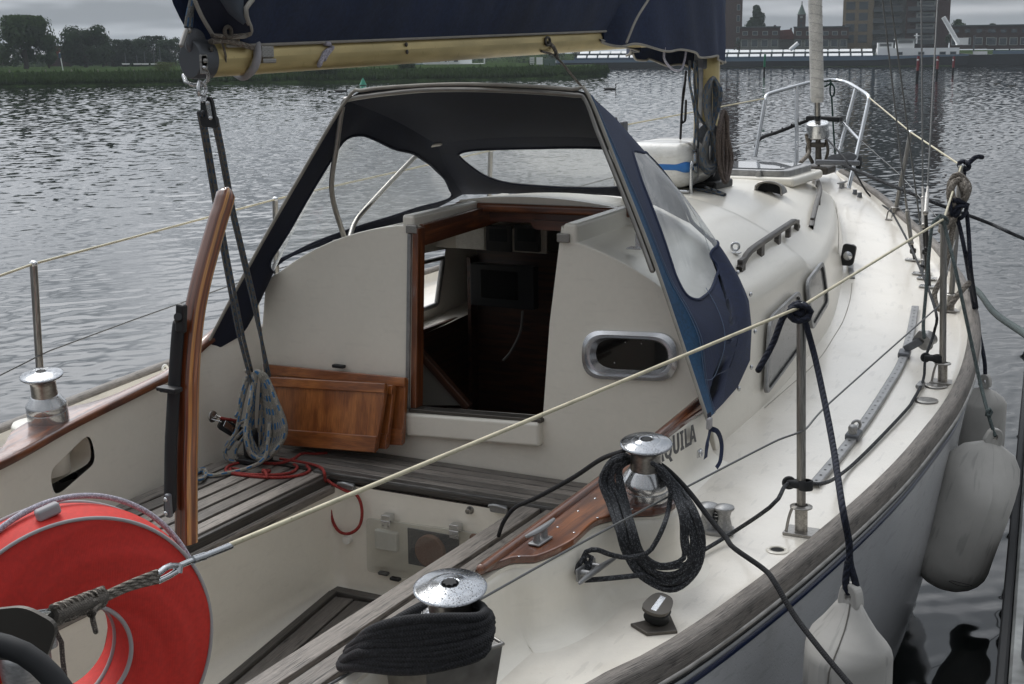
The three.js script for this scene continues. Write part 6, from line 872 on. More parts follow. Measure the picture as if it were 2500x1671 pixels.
{ // end of the upper lifeline: terminal, links, lashing, stern rail plate
  const D0 = 1.72, q = (x, y, D = D0) => V(ze(x, y), { D }); const at7 = (x, y, D) => V(z7(x, y), { D });
  const dl = (x) => 1.55 + (x - 80) / (560 - 80) * 0.5;    // depth along the line, from the stern rail to the terminal (src px)
  const L = (p) => V(p, { D: dl(p[0]) });
  M('terminal', [rod(L(z7(1315, 778)), L(z7(1160, 840)), 0.0055), rod(L(z7(1160, 840)), L(z7(1095, 862)), 0.007, 0.007, 6), rod(L(z7(1095, 862)), L(z7(1020, 895)), 0.0045)], MAT.chrome, yacht);
  M('pelican_link', [tube([z7(1030, 895), z7(960, 895), z7(905, 935)].map(L), 0.0045), tube([z7(1020, 915), z7(965, 950), z7(905, 980)].map(L), 0.0045), rod(L(z7(1018, 885)), L(z7(1010, 935)), 0.007)], MAT.chrome, yacht);
  const ls = thing('lashing', 'grey cord lashing that tensions the lifeline end', 'rope', null, L(z7(560, 1080)));
  for (let k = 0; k < 5; k++) M('strand', tube([z7(890 + k * 6, 925 + k * 14), z7(740, 985 + k * 10), z7(590, 1055 + k * 9), z7(560, 1075 + k * 7)].map((p) => L(p).add(V3(0, 0, (k % 2) * 0.004))), 0.0032), MAT.ropeGrey, ls);
  const wr = []; for (let k = 0; k <= 110; k++) { const t = k / 110, c = L(z7(580 - 290 * t, 1068 + 110 * t)), a = k / 110 * 2 * Math.PI * 11; wr.push(c.add(V3(0.002, Math.cos(a) * 0.0115, Math.sin(a) * 0.0115))); } M('whipping', tube(wr, 0.0035, { seg: 300, rad: 6 }), MAT.ropeGrey, ls); M('core', rod(L(z7(580, 1068)), L(z7(290, 1178)), 0.010), MAT.ropeGrey, ls);
  M('knot', [tube([z7(545, 1045), z7(515, 1075), z7(520, 1140), z7(550, 1110), z7(565, 1060), z7(530, 1040)].map((p, i) => L(p).add(V3(0.01, 0, 0.012 + (i % 2) * 0.006))), 0.006, { closed: true }), tube([z7(535, 1100), z7(530, 1160), z7(550, 1245)].map((p) => L(p).add(V3(0.008, 0, 0.01))), 0.0035)], MAT.ropeGrey, ls);
  M('shackle', [tube([z7(150, 1180), z7(200, 1170), z7(270, 1160), z7(300, 1185)].map(L), 0.0045), tube([z7(180, 1235), z7(250, 1232), z7(310, 1222), z7(335, 1195)].map((p) => L(p).add(V3(0, 0, 0.01))), 0.0045), ball(L(z7(180, 1235)), 0.009), ball(L(z7(150, 1182)), 0.008)], MAT.chrome, yacht);
  M('rail_plate', [extr(roundPoly([[-0.16, -0.04], [0.02, -0.035], [0.04, 0.012], [0.0, 0.03], [-0.16, 0.0]], 0.015), 0.006).rotateY(0.25).translate(L(z7(90, 1230)).x + 0.02, L(z7(90, 1240)).y, L(z7(90, 1240)).z)], MAT.darkAlu, yacht);
  const rail = [z7(-160, 1310), z7(0, 1345), z7(120, 1385), z7(250, 1480), z7(350, 1600), z7(400, 1700)].map((p) => V(p, { D: 1.42 })); M('stern_rail', tube(rail, 0.0125, { rad: 16 }), MAT.rubber, yacht, 'black covered tube of the stern rail');
  M('hanging_cord', tube([z7(305, 1245), z7(345, 1310), z7(355, 1420), z7(370, 1540), z7(372, 1620)].map((p) => V(p, { D: 1.62 })), 0.003), MAT.ropeBrown, yacht);
  const lp = V(z7(150, 1500), { D: 2.35 }); const li = thing('rescue_light', 'small yellow and silver rescue light below the life buoy', 'light', null, lp.clone().add(V3(0, -0.12, 0)));
  M('body', lathe([[0, -0.12], [0.045, -0.12], [0.048, -0.03], [0.04, -0.01]], lp, 24), MAT.yellow, li); M('cap', lathe([[0.04, -0.02], [0.043, 0.0], [0.043, 0.03], [0.036, 0.045], [0.0, 0.05]], lp, 24), MAT.alu, li); M('lid', lathe([[0, 0.07], [0.018, 0.066], [0.02, 0.04]], lp.clone().add(V3(0.02, 0.0, -0.03)), 18), MAT.alu, li);
}
// ---------------------------------------------------------------- wash boards leaning on the bulkhead
[[[612, 836], [936, 867], [926, 1018], [640, 1003], 0.165, 'large varnished wash board at the back of the leaning stack'], [[660, 866], [907, 885], [890, 1027], [670, 1012], 0.205, 'varnished wash board in the middle of the leaning stack'], [[628, 866], [889, 881], [864, 1035], [655, 1018], 0.245, 'varnished wash board in front of the leaning stack']].forEach(([a, b, c, e, z, label], i) => {
  const lean = 0.05, q = (p, up) => V(d(p[0], p[1]), { Z: z - (up ? lean : 0) }); const v = [q(a, 1), q(b, 1), q(c, 0), q(e, 0)], ex = v[2].clone().sub(v[3]).normalize(), en = ex.clone().cross(v[0].clone().sub(v[3])).normalize(); if (en.z < 0) en.negate(); const ey = en.clone().cross(ex); const o = v[3], to = (p) => { const r = p.clone().sub(o); return [r.dot(ex), r.dot(ey)]; };
  const P = v.map(to), t = thing('wash_board', label, 'board', 'wash boards stacked in the cockpit', o.clone()); const Fm = frame(o, ex, ey, en);
  const uvR = (g) => { g = metreUV(g); const u = g.attributes.uv; for (let k = 0; k < u.count; k++) u.setXY(k, u.getY(k), u.getX(k)); return g; };
  M('panel', uvR(extr(roundPoly(P, 0.012), 0.014, { bevel: 0.003 })).applyMatrix4(Fm), MAT.washboard, t);
  const mixp = (p, r, k) => [p[0] + (r[0] - p[0]) * k, p[1] + (r[1] - p[1]) * k];
  M('bottom_rail', metreUV(extr([P[3], P[2], mixp(P[2], P[1], 0.22), mixp(P[3], P[0], 0.22)], 0.008, { bevel: 0.003 }).translate(0, 0, 0.014)).applyMatrix4(Fm), MAT.washboard, t); M('top_rail', metreUV(extr([mixp(P[0], P[3], 0.12), mixp(P[1], P[2], 0.12), P[1], P[0]], 0.008, { bevel: 0.003 }).translate(0, 0, 0.014)).applyMatrix4(Fm), MAT.washboard, t);
  if (i === 0) M('catch', bx(0.05, 0.012, 0.02, 0.003).translate(...(() => { const p = V(d(776, 842), { Z: z - lean + 0.01 }); return [p.x, p.y + 0.004, p.z]; })()), MAT.black, t);
});
// ---------------------------------------------------------------- life raft, mast coils
{
  const o = onRoof(d(1586, 443)); const w = 0.35, h = 0.205, l = 0.46, cx = o.x - w / 2 - 0.01, cz = o.z - l / 2 + 0.02, cy = o.y + h / 2 + 0.02; const t = thing('life_raft', 'white life raft canister with a blue band strapped on the coachroof', 'life raft', null, V3(cx, o.y, cz));
  M('canister', [new RoundedBoxGeometry(w, h, l, 6, 0.07).translate(cx, cy, cz)], MAT.white, t); M('band', [new RoundedBoxGeometry(w + 0.008, 0.05, l + 0.008, 6, 0.025).translate(cx, cy - 0.005, cz)], MAT.straps, t);
  for (const dz of [0.12, -0.12]) M('strap', loft([-0.012, 0.012].map((q) => { const r = []; for (let k = 0; k <= 32; k++) { const a = k / 32 * 2 * Math.PI, e = 5, cc = Math.cos(a), ss = Math.sin(a), m = Math.pow(Math.abs(cc) ** e + Math.abs(ss) ** e, -1 / e); r.push(V3(cx + (w / 2 + 0.006) * m * cc, cy + (h / 2 + 0.006) * m * ss, cz + dz + q)); } return r; })), MAT.greyTrim, t);
  M('cradle', [tube([V3(cx + w / 2 + 0.012, o.y, cz + l / 2), V3(cx + w / 2 + 0.014, o.y + 0.12, cz + l / 2 + 0.01), V3(cx + w / 2 + 0.014, o.y + 0.14, cz + l / 2)], 0.008), tube([V3(cx - w / 2, o.y + 0.01, cz + l / 2 + 0.014), V3(cx + w / 2, o.y + 0.01, cz + l / 2 + 0.014)], 0.008), tube([V3(cx - w / 2 - 0.012, o.y, cz + l / 2), V3(cx - w / 2 - 0.014, o.y + 0.12, cz + l / 2 + 0.01)], 0.008)], MAT.steel, t);
}
{
  const hang = (name, label, mat, r, loops, X) => { const list = loops.map((l) => { const a = l.p.map(([x, y], i) => V(za(x, y), { X: X + (l.o || 0) + 0.012 * Math.sin(i * 2.1) })); a.closed = l.c; return a; }); return ropeThing(name, label, mat, list, r, 'halyard coils on the mast'); };
  seed = 55; const up = [], lo = [], br = []; const loopFrom = (pts, cx, k, j) => pts.map(([x, y]) => [cx + (x - cx) * k + rr(-j, j), y + rr(-j, j)]);
  for (let s = 0; s < 11; s++) { const k = 0.22 + 0.78 * s / 10; up.push({ c: true, o: 0.05 * (0.5 - Math.abs(0.5 - s / 10)) + rr(-0.01, 0.01), p: loopFrom([[470, 215], [385, 320], [355, 520], [385, 720], [450, 880], [515, 720], [570, 520], [580, 360], [510, 240]], 468, k, 7) }); lo.push({ c: true, o: 0.05 * (0.5 - Math.abs(0.5 - s / 10)) + rr(-0.01, 0.01), p: loopFrom([[440, 880], [370, 1000], [305, 1200], [340, 1370 - 120 * (1 - k)], [430, 1430 - 200 * (1 - k)], [520, 1360 - 120 * (1 - k)], [545, 1180], [500, 980]], 435, k, 7) }); if (s < 8) br.push({ c: true, o: rr(-0.03, 0.03), p: loopFrom([[600, 640], [545, 900], [545, 1250], [600, 1500], [660, 1520], [712, 1250], [670, 950], [660, 720]], 622, 0.25 + 0.75 * s / 7, 9) }); }
  hang('halyard_coil', 'blue and grey halyard coil, upper bunch on the mast', MAT.ropeBlueOld, 0.0065, up, 0.1); hang('halyard_coil', 'blue and grey halyard coil, lower bunch on the mast', MAT.ropeBlueOld, 0.0065, lo, 0.1); hang('halyard_coil', 'brown rope coil beside the blue ones on the mast', MAT.ropeBrown, 0.0085, br, 0.14);
  hang('halyard_bight', 'long grey halyard bight hanging down the mast', MAT.ropeBlueOld, 0.0065, [{ p: [[180, 0], [175, 250], [220, 500], [255, 800], [230, 1100], [255, 1150], [285, 1050], [270, 700], [240, 300], [240, 0]] }, { p: [[270, 0], [280, 300], [265, 600], [310, 720], [400, 860], [430, 950]] }], 0.06);
  hang('halyard_tail', 'dark rope tails on the far side of the mast', MAT.ropeBlack, 0.006, [{ p: [[130, 130], [110, 350], [80, 600], [60, 980]] }, { p: [[125, 230], [95, 400], [75, 720], [90, 780], [120, 740], [130, 500]] }], -0.09);
  const tl = [za(240, 1150), za(260, 1400), za(330, 1540), z3(200, 1260), z3(280, 1290), z3(350, 1320), z3(270, 1300), z3(130, 1275)].map((p, i) => i < 2 ? V(p, { X: 0.08 }) : onRoof(p, 0.008)); ropeThing('rope_tail', 'blue rope tail lying on the roof by the mast foot', MAT.ropeBlueOld, [tl], 0.007);
  ropeThing('pulpit_cord', 'thin green cord knotted on the pulpit rail', MAT.ropeDarkGreen, [[za(1965, 235), za(1970, 280), za(1900, 320)].map((p) => V(p, { Z: -4.93 })), [za(1975, 270), za(2020, 340), za(2010, 440), za(1975, 440), za(1965, 360), za(1975, 280)].map((p) => V(p, { Z: -4.92 })), [za(1985, 440), za(2005, 800), za(2030, 1200)].map((p) => V(p, { Z: -4.9 }))], 0.006);
}
// ---------------------------------------------------------------- fenders with lanyards
function fender(eye, r, len, tilt, k, label, turn = 0) {
  const dn = V3(0, -1, 0).applyAxisAngle(V3(Math.cos(27.3 * RAD), 0, -Math.sin(27.3 * RAD)), tilt[1]).applyAxisAngle(V3(Math.sin(-27.3 * RAD), 0, -Math.cos(27.3 * RAD)), tilt[0]); const f = thing('fender', label, 'fender', null, eye.clone().addScaledVector(dn, len));
  const prof = k === 'bell' ? [[0.0, 0.02], [0.03, 0.03], [0.05, 0.06], [0.075, 0.095], [0.105, 0.13], [0.115, 0.15], [0.118, 0.17], [0.116, 0.19]] : k === 'round' ? [[0.0, 0.03], [0.04, 0.045], [0.09, 0.07], [0.125, 0.115], [0.143, 0.165], [0.15, 0.22]] : [[0, 0.05], [0.06, 0.07], [0.1, 0.1], [0.118, 0.13], [0.12, 0.15]];
  const kk = r / prof[prof.length - 1][0], pts = prof.map(([a, b]) => [a * kk, b * kk]); const yb = pts[pts.length - 1][1]; for (let i = 1; i <= 6; i++) pts.push([r * (1 + 0.01 * Math.sin(i)), yb + (len - yb - r * 0.9) * i / 6]); for (let i = 1; i <= 6; i++) { const a = i / 6 * Math.PI / 2; pts.push([r * Math.cos(a), len - r * 0.9 + r * 0.8 * Math.sin(a)]); }
  let g = new THREE.LatheGeometry(pts.map(([a, b]) => new THREE.Vector2(Math.max(a, 1e-4), b)), 48); const p = g.attributes.position; const zoneTop = yb * 1.02; for (let i = 0; i < p.count; i++) { const y = p.getY(i); if (y < zoneTop) { const q = Math.pow(1 - y / zoneTop, 0.8), z = p.getZ(i), x = p.getX(i); p.setZ(i, z * (1 - 0.72 * q)); p.setX(i, x * (1 + 0.25 * q)); } } g.computeVertexNormals(); const uv = g.attributes.uv; for (let i = 0; i < uv.count; i++) uv.setXY(i, uv.getX(i) * 2 * Math.PI * r, uv.getY(i) * len);
  const Q = new THREE.Quaternion().setFromUnitVectors(UP, dn); const place = (h) => h.rotateY(turn).applyQuaternion(Q).translate(eye.x, eye.y, eye.z); M('body', place(g), MAT.fender, f);
  const eyeG = extr(roundPoly([[-0.035 * kk, 0.05 * kk], [0.035 * kk, 0.05 * kk], [0.022 * kk, -0.012], [-0.022 * kk, -0.012]], 0.02), 0.018 * kk, { holes: [roundPoly([[-0.009, 0.004], [0.009, 0.004], [0.009, 0.024], [-0.009, 0.024]], 0.009).reverse()], bevel: 0.004 }).translate(0, 0, -0.009 * kk); M('eye', place(eyeG), MAT.fender, f);
  if (k === 'bell') M('mould_seam', place(tube(pts.slice(0, -3).map(([a, b]) => { const y = b, q = y < zoneTop ? Math.pow(1 - y / zoneTop, 0.8) : 0; return V3(-a * 0.28, y, a * 0.96 * (1 - 0.72 * q) + 0.001); }), 0.002, { rad: 5 })), std({ color: 0x6f6c66, roughness: 0.8 }), f);
  if (k === 'round') M('scuff_mark', place(tube([V3(-0.04, len * 0.86, r * 0.93), V3(0.0, len * 0.855, r * 0.975), V3(0.05, len * 0.86, r * 0.93), V3(0.01, len * 0.875, r * 0.96), V3(-0.03, len * 0.868, r * 0.95)], 0.0008, { rad: 5 })), MAT.rubber, f);
  return f;
}
const E1 = V(d(1951, 1352), { X: 1.545 }), E2 = V(d(2281, 992), { X: 1.6 }), E3 = V(d(2258, 866), { X: 1.42 });
fender(E1, 0.099, 0.75, [0.0, 0], 'bell', 'grimy white fender with bell shaped neck on the navy lanyard', 0.5);
fender(E2, 0.134, 0.60, [0.27, 0], 'round', 'large rounded white fender on the thin green lanyard', 0.4);
fender(E3, 0.092, 0.6, [0, 0], 'flat', 'grey white fender hanging behind the large rounded one', 0.35);
{
  const z = (p, D) => V(p, { D }); const dS1 = depthOf(S1t), dE1 = depthOf(E1);
  const g1 = ropeThing('fender_lanyard', 'navy lanyard knotted over the lifeline at the nearest stanchion', MAT.ropeNavy, [[z(d(1838, 712), dS1 - 0.015), z(d(1870, 830), dS1 - 0.03), z(d(1905, 1000), (dS1 + dE1) / 2), z(d(1930, 1160), dE1 - 0.03), z(d(1945, 1240), dE1 - 0.02), z(d(1948, 1290), dE1 - 0.01), z(d(1962, 1345), dE1 - 0.005), z(d(1950, 1362), dE1), z(d(1938, 1340), dE1), z(d(1943, 1290), dE1 - 0.012)], [z(d(1838, 722), dS1 - 0.02), z(d(1800, 720), dS1 - 0.01), z(d(1770, 790), dS1 - 0.0), z(d(1738, 848), dS1)], closed([[1828, 700], [1850, 705], [1858, 718], [1840, 735], [1818, 732], [1808, 715]].map(([x, y], i) => z(d(x, y), dS1 - 0.02 - 0.01 * (i % 2)))), closed([[1812, 705], [1835, 695], [1855, 712], [1845, 738], [1820, 728]].map(([x, y], i) => z(d(x, y), dS1 + 0.012 * (i % 2))))], 0.0085);
  const dS2 = depthOf(S2t), dE2 = depthOf(E2);
  ropeThing('fender_lanyard', 'thin grey green lanyard tied over the lifeline at the second stanchion', MAT.ropeGreen, [[z(zb(900, 815), dS2 - 0.01), z(zb(940, 960), dS2 - 0.02), z(zb(1050, 1400), dS2 - 0.1), z(d(2240, 850), dE2 + 0.1), z(d(2265, 950), dE2), z(d(2280, 998), dE2 - 0.01)], closed([[840, 840], [880, 790], [940, 820], [960, 870], [910, 870], [850, 850]].map(([x, y], i) => z(zb(x, y), dS2 - 0.015 + 0.02 * (i % 2)))), [z(zb(860, 810), dS2 - 0.02), z(zb(800, 880), dS2 - 0.03), z(zb(770, 1050), dS2 - 0.03), z(z6(1690, 560), dS2 - 0.03), z(z6(1670, 800), dS2 - 0.04), z(z6(1675, 895), dS2 - 0.05)], closed([[2262, 942], [2272, 938], [2270, 952], [2260, 950]].map(([x, y]) => z(d(x, y), dE2 - 0.01)))], 0.0065);
  const dS4 = depthOf(S4t), dE3 = depthOf(E3), dm = (dS2 + dS4) / 2;
  ropeThing('fender_lanyard', 'navy lanyard knotted below the brown rope hank', MAT.ropeNavy, [[z(zb(1070, 840), dm), z(zb(1100, 950), dm), z(zb(1160, 1250), dm), z(d(2235, 720), dE3 + 0.1), z(d(2255, 820), dE3), z(d(2258, 866), dE3)], [z(zb(1170, 760), dm + 0.02), z(zb(1190, 1000), dm), z(zb(1215, 1400), dm), z(d(2238, 705), dE3 + 0.1)], closed([[985, 640], [1040, 610], [1130, 650], [1170, 690], [1130, 800], [1040, 830], [1005, 760]].map(([x, y], i) => z(zb(x, y), dm - 0.02 + 0.03 * (i % 2)))), closed([[1010, 620], [1080, 680], [1080, 760], [1030, 800], [1060, 700], [1190, 680]].map(([x, y], i) => z(zb(x, y), dm - 0.03 + 0.02 * (i % 2))))], 0.0085);
  ropeThing('lanyard_knot', 'navy rope knot on the lifeline corner with a loose end', MAT.ropeNavy, [closed([[1090, 215], [1140, 200], [1190, 235], [1185, 275], [1140, 285], [1095, 255]].map(([x, y], i) => z(zb(x, y), dS4 - 0.01 + 0.03 * (i % 2)))), [z(zb(1180, 230), dS4), z(zb(1230, 180), dS4), z(zb(1280, 145), dS4), z(zb(1335, 152), dS4)], [z(zb(1140, 270), dS4 + 0.01), z(zb(1135, 350), dS4 + 0.01)]], 0.0105);
  seed = 9; const hk = []; for (let s = 0; s < 6; s++) { const j = () => rr(-12, 12), f = s / 5; hk.push(closed([[1080 + j(), 350 + 70 * f + j()], [985 + 30 * f + j(), 430 + 40 * f + j()], [980 + 30 * f + j(), 560 + j()], [1000 + 10 * f + j(), 680 + j()], [960 - 40 * f + j(), 850 + j()], [880 + 20 * f, 960 + j()], [1000 + j(), 860 + j()], [1090 + j(), 700 + j()], [1160 - 20 * f + j(), 600 + j()], [1190 - 60 * f + j(), 470 + 30 * f + j()]].map(([x, y]) => z(zb(x, y), dm + rr(-0.02, 0.05))))); }
  ropeThing('rope_hank', 'brown grey mooring rope hank hung on the lifeline', MAT.ropeGrey, hk, 0.012);
  ropeThing('hank_tail', 'brown grey rope running from the hank to the toe rail fairlead', MAT.ropeGrey, [[z(zb(1020, 900), dm), z(zb(990, 1050), dm), z(z6(1840, 320), dm), z(z6(1800, 480), dm), z(z6(1745, 600), dm), z(z6(1770, 700), dm - 0.05), z(z6(1840, 690), dm - 0.1), z(z6(1910, 600), dm - 0.1), z(z6(1975, 530), dm - 0.08)]], 0.011);
}
// mooring lines ashore
ropeThing('mooring_line', 'dark mooring line running from the bow across to the jetty', MAT.ropeFleck, [[V(z3(1130, 1115), { X: 0.3 }), V(z3(1700, 1350), { X: 0.85 }), V(z3(2100, 1500), { X: 1.12 }), V(d(2346, 547), { X: 1.3 }), V(d(2480, 600), { X: 1.4 })]], 0.01);
ropeThing('mooring_line', 'grey mooring line from the midship fairlead towards the jetty', MAT.ropeGreen, [[V(z6(1985, 545), { X: 1.28 }), V(z6(2050, 600), { X: 1.36 }), V(z6(2150, 730), { X: 1.5 }), V(z6(2346, 865), { X: 1.72 }), V(z6(2560, 990), { X: 1.95 })]], 0.0125);
M('fairlead', [torus(V(z6(1985, 545), { X: 1.29 }), 0.02, 0.008, V3(1, 0, 0.4))], MAT.steel, yacht);
// ---------------------------------------------------------------- jetty
{
  const Y = 0.56, a = V(d(2279, 1568), { Y }), b = V(d(2341, 905), { Y }), t = b.clone().sub(a).setY(0).normalize(), n = V3(-t.z, 0, t.x); if (n.x < 0) n.negate();
  const A = a.clone().addScaledVector(t, -6), B = b.clone().addScaledVector(t, 9); const q = (p, o, y) => p.clone().addScaledVector(n, o).setY(y);
  const j = thing('jetty', 'galvanised steel jetty with black rubbing edge beside the yacht', 'jetty', null, q(A, 0.6, 0)); const run = (prof) => { const rows = []; for (let i = 0; i <= 30; i++) rows.push(prof.map(([o, y]) => q(A.clone().lerp(B, i / 30), o, y))); return loft(rows, { crease: 0.5 }); };
  M('rubbing_edge', run([[0.01, 0.40], [0, 0.42], [0, 0.53], [0.006, 0.545], [0.022, 0.55], [0.03, 0.545], [0.03, 0.40], [0.01, 0.40]]), MAT.rubber, j);
  M('edge_channel', run([[0.032, 0.2], [0.034, 0.56], [0.042, 0.572], [0.20, 0.572], [0.205, 0.565], [0.21, 0.5], [0.21, 0.2]]), MAT.galv, j);
  M('deck_plate', run([[0.212, 0.52], [0.214, 0.54], [2.4, 0.54], [2.4, 0.2]]), MAT.galv, j);
  for (let k = 0; k < 40; k++) { const p = q(A.clone().lerp(B, 0.3 + k / 80), 0.02, 0.25); M('fender_rib', bx(0.03, 0.09, 0.045, 0.01).rotateY(Math.atan2(t.x, t.z)).translate(p.x, 0.25, p.z), MAT.rubber, j); }
  M('float', run([[0.04, -0.3], [0.04, 0.2], [2.3, 0.2], [2.3, -0.3]]), MAT.dark, j);
  const c = V(d(2345, 1500), { Y: 0.57 }); M('cleat_post', [bx(0.12, 0.16, 0.16, 0.02).translate(c.x + 0.06, 0.65, c.z)], MAT.castGrey, j);
}
// moulded joints of the deck and of the roof's non-slip panels
{ const j = std({ color: 0x9a948a, roughness: 0.7 }); const line = (pts, on) => M('moulded_joint', tube(pts.map((p) => on(p, 0.0005)), 0.0016, { rad: 5 }), j, yacht);
  line([z6(1188, 530), z6(1175, 640), z6(1130, 780), z6(1060, 900), z6(990, 1010), z6(900, 1110), z6(760, 1230), z6(600, 1370)], onDeck);
  line([z6(1080, 20), z6(1095, 110), z6(1100, 215), z6(1095, 330)].map((p) => p), onWall2); function onWall2(p) { return onWall(p, 0.001); } }
// ---------------------------------------------------------------- far shore
const az = (p) => { const r = ray(p); return Math.atan2(r.x, -r.z); };          // bearing of a pixel
const horizonY = (sx) => 145.2 + (123.0 - 145.2) * (sx + 26) / 2540;
const far = (sx, dist, y) => { const r = ray([sx, horizonY(sx)]), h = Math.hypot(r.x, r.z); return V3(camera.position.x + r.x / h * dist, y, camera.position.z + r.z / h * dist); };
const hOf = (p, dist) => W(p, dist).y;                                            // height of a pixel at a distance
const leafMat = (r, g, b, s) => phys({ transmission: 0.35, thickness: 0, specularIntensity: 0.15,  map: tex(64, 64, (u, v) => { const n = 0.7 + 0.6 * fbm(u * 4, v * 4, 4, 4, s, 3); return [r * n, g * n, b * n]; }), roughness: 1 });
MAT.leaf = [leafMat(56, 72, 46, 3), leafMat(46, 60, 42, 4), leafMat(80, 90, 54, 5), leafMat(42, 54, 42, 6)];
MAT.bark = std({ color: 0x3a332b, roughness: 0.9 });
MAT.grass = phys({ specularIntensity: 0,  map: rep(tex(512, 512, (u, v) => { const n = fbm(u * 16, v * 16, 16, 16, 7, 5), f = vnoise(u * 120, v * 120, 120, 120, 8), k = 0.6 + 0.7 * n + (f - 0.5) * 0.4; return [50 * k, 64 * k, 38 * k]; }), 0.06), roughness: 0.95 });
MAT.reed = [leafMat(50, 65, 38, 13), leafMat(82, 96, 56, 14), leafMat(114, 112, 72, 15)];
{ // pasture bank and headland
  const sh = [[-300, 202], [0, 199.5], [200, 197.5], [400, 194.5], [640, 191], [900, 187.5], [1150, 184], [1290, 180], [1360, 176], [1392, 173], [1380, 170.5], [1300, 168]].map(([x, y]) => V(d(x, y), { Y: 0 }));
  const rows = [0, 0.5, 1.2, 2.6, 6, 14, 40, 120].map((o, i) => sh.map((p, k) => { const r = p.clone().sub(camera.position).setY(0).normalize(); const e = k > 8 ? 0.25 : 1; return p.clone().addScaledVector(r, o * (k > 6 ? Math.min(1, 0.25) : 1)).setY([-0.1, 0.15, 0.38, 0.5, 0.6, 0.75, 0.95, 1.0][i] * e); }));
  S('river_bank', loft(rows), MAT.grass);
  // reeds and long grass along the edge: nobody could count them
  seed = 400; const blade = []; for (let i = 0; i < 26000; i++) { const t = Math.pow(rnd(), 1.0) * 9.2, k = Math.floor(t), p = sh[k].clone().lerp(sh[Math.min(sh.length - 1, k + 1)], t - k), r = p.clone().sub(camera.position).setY(0).normalize(), o = 0.4 + Math.pow(rnd(), 1.5) * (k > 6 ? 4 : 16), h = rr(0.15, 0.5) * (rnd() < 0.06 ? 1.6 : 1), w = rr(0.08, 0.3), a = rr(0, 3.14); p.addScaledVector(r, o).setY(0.2 + Math.min(0.45, o * 0.1)); blade.push([p, h, w, a]); }
  const tri = new THREE.BufferGeometry(), pos = [], nor = [], uv = []; for (const [p, h, w, a] of blade) { const c = Math.cos(a) * w, s = Math.sin(a) * w; pos.push(p.x - c, p.y, p.z - s, p.x + c, p.y, p.z + s, p.x + c * 0.3, p.y + h, p.z + s * 0.2); for (let k = 0; k < 3; k++) nor.push(-s * 0.4, 0.8, c * 0.4); const q = rnd(); uv.push(q, 0, q, 0.3, q + 0.2, 0.6); } tri.setAttribute('position', new THREE.Float32BufferAttribute(pos, 3)); tri.setAttribute('uv', new THREE.Float32BufferAttribute(uv, 2)); tri.computeVertexNormals();
  const rd = one('reed_bank', 'low green reeds and grass along the pasture bank', 'reeds', null, tri, MAT.reed[0]); rd.userData.kind = 'stuff';
  // land behind the far waterline
  const q = []; for (let x = -400; x <= 2900; x += 100) q.push(x);
  S('far_land', loft([0, 1, 4, 30, 400].map((o, i) => q.map((x) => far(x, (x < 1300 ? 205 : 236) + o, [-0.2, 0.9, 1.6, 2.2, 2.6][i] * (x < 1300 ? 0.42 : 1))))), MAT.grass);
}
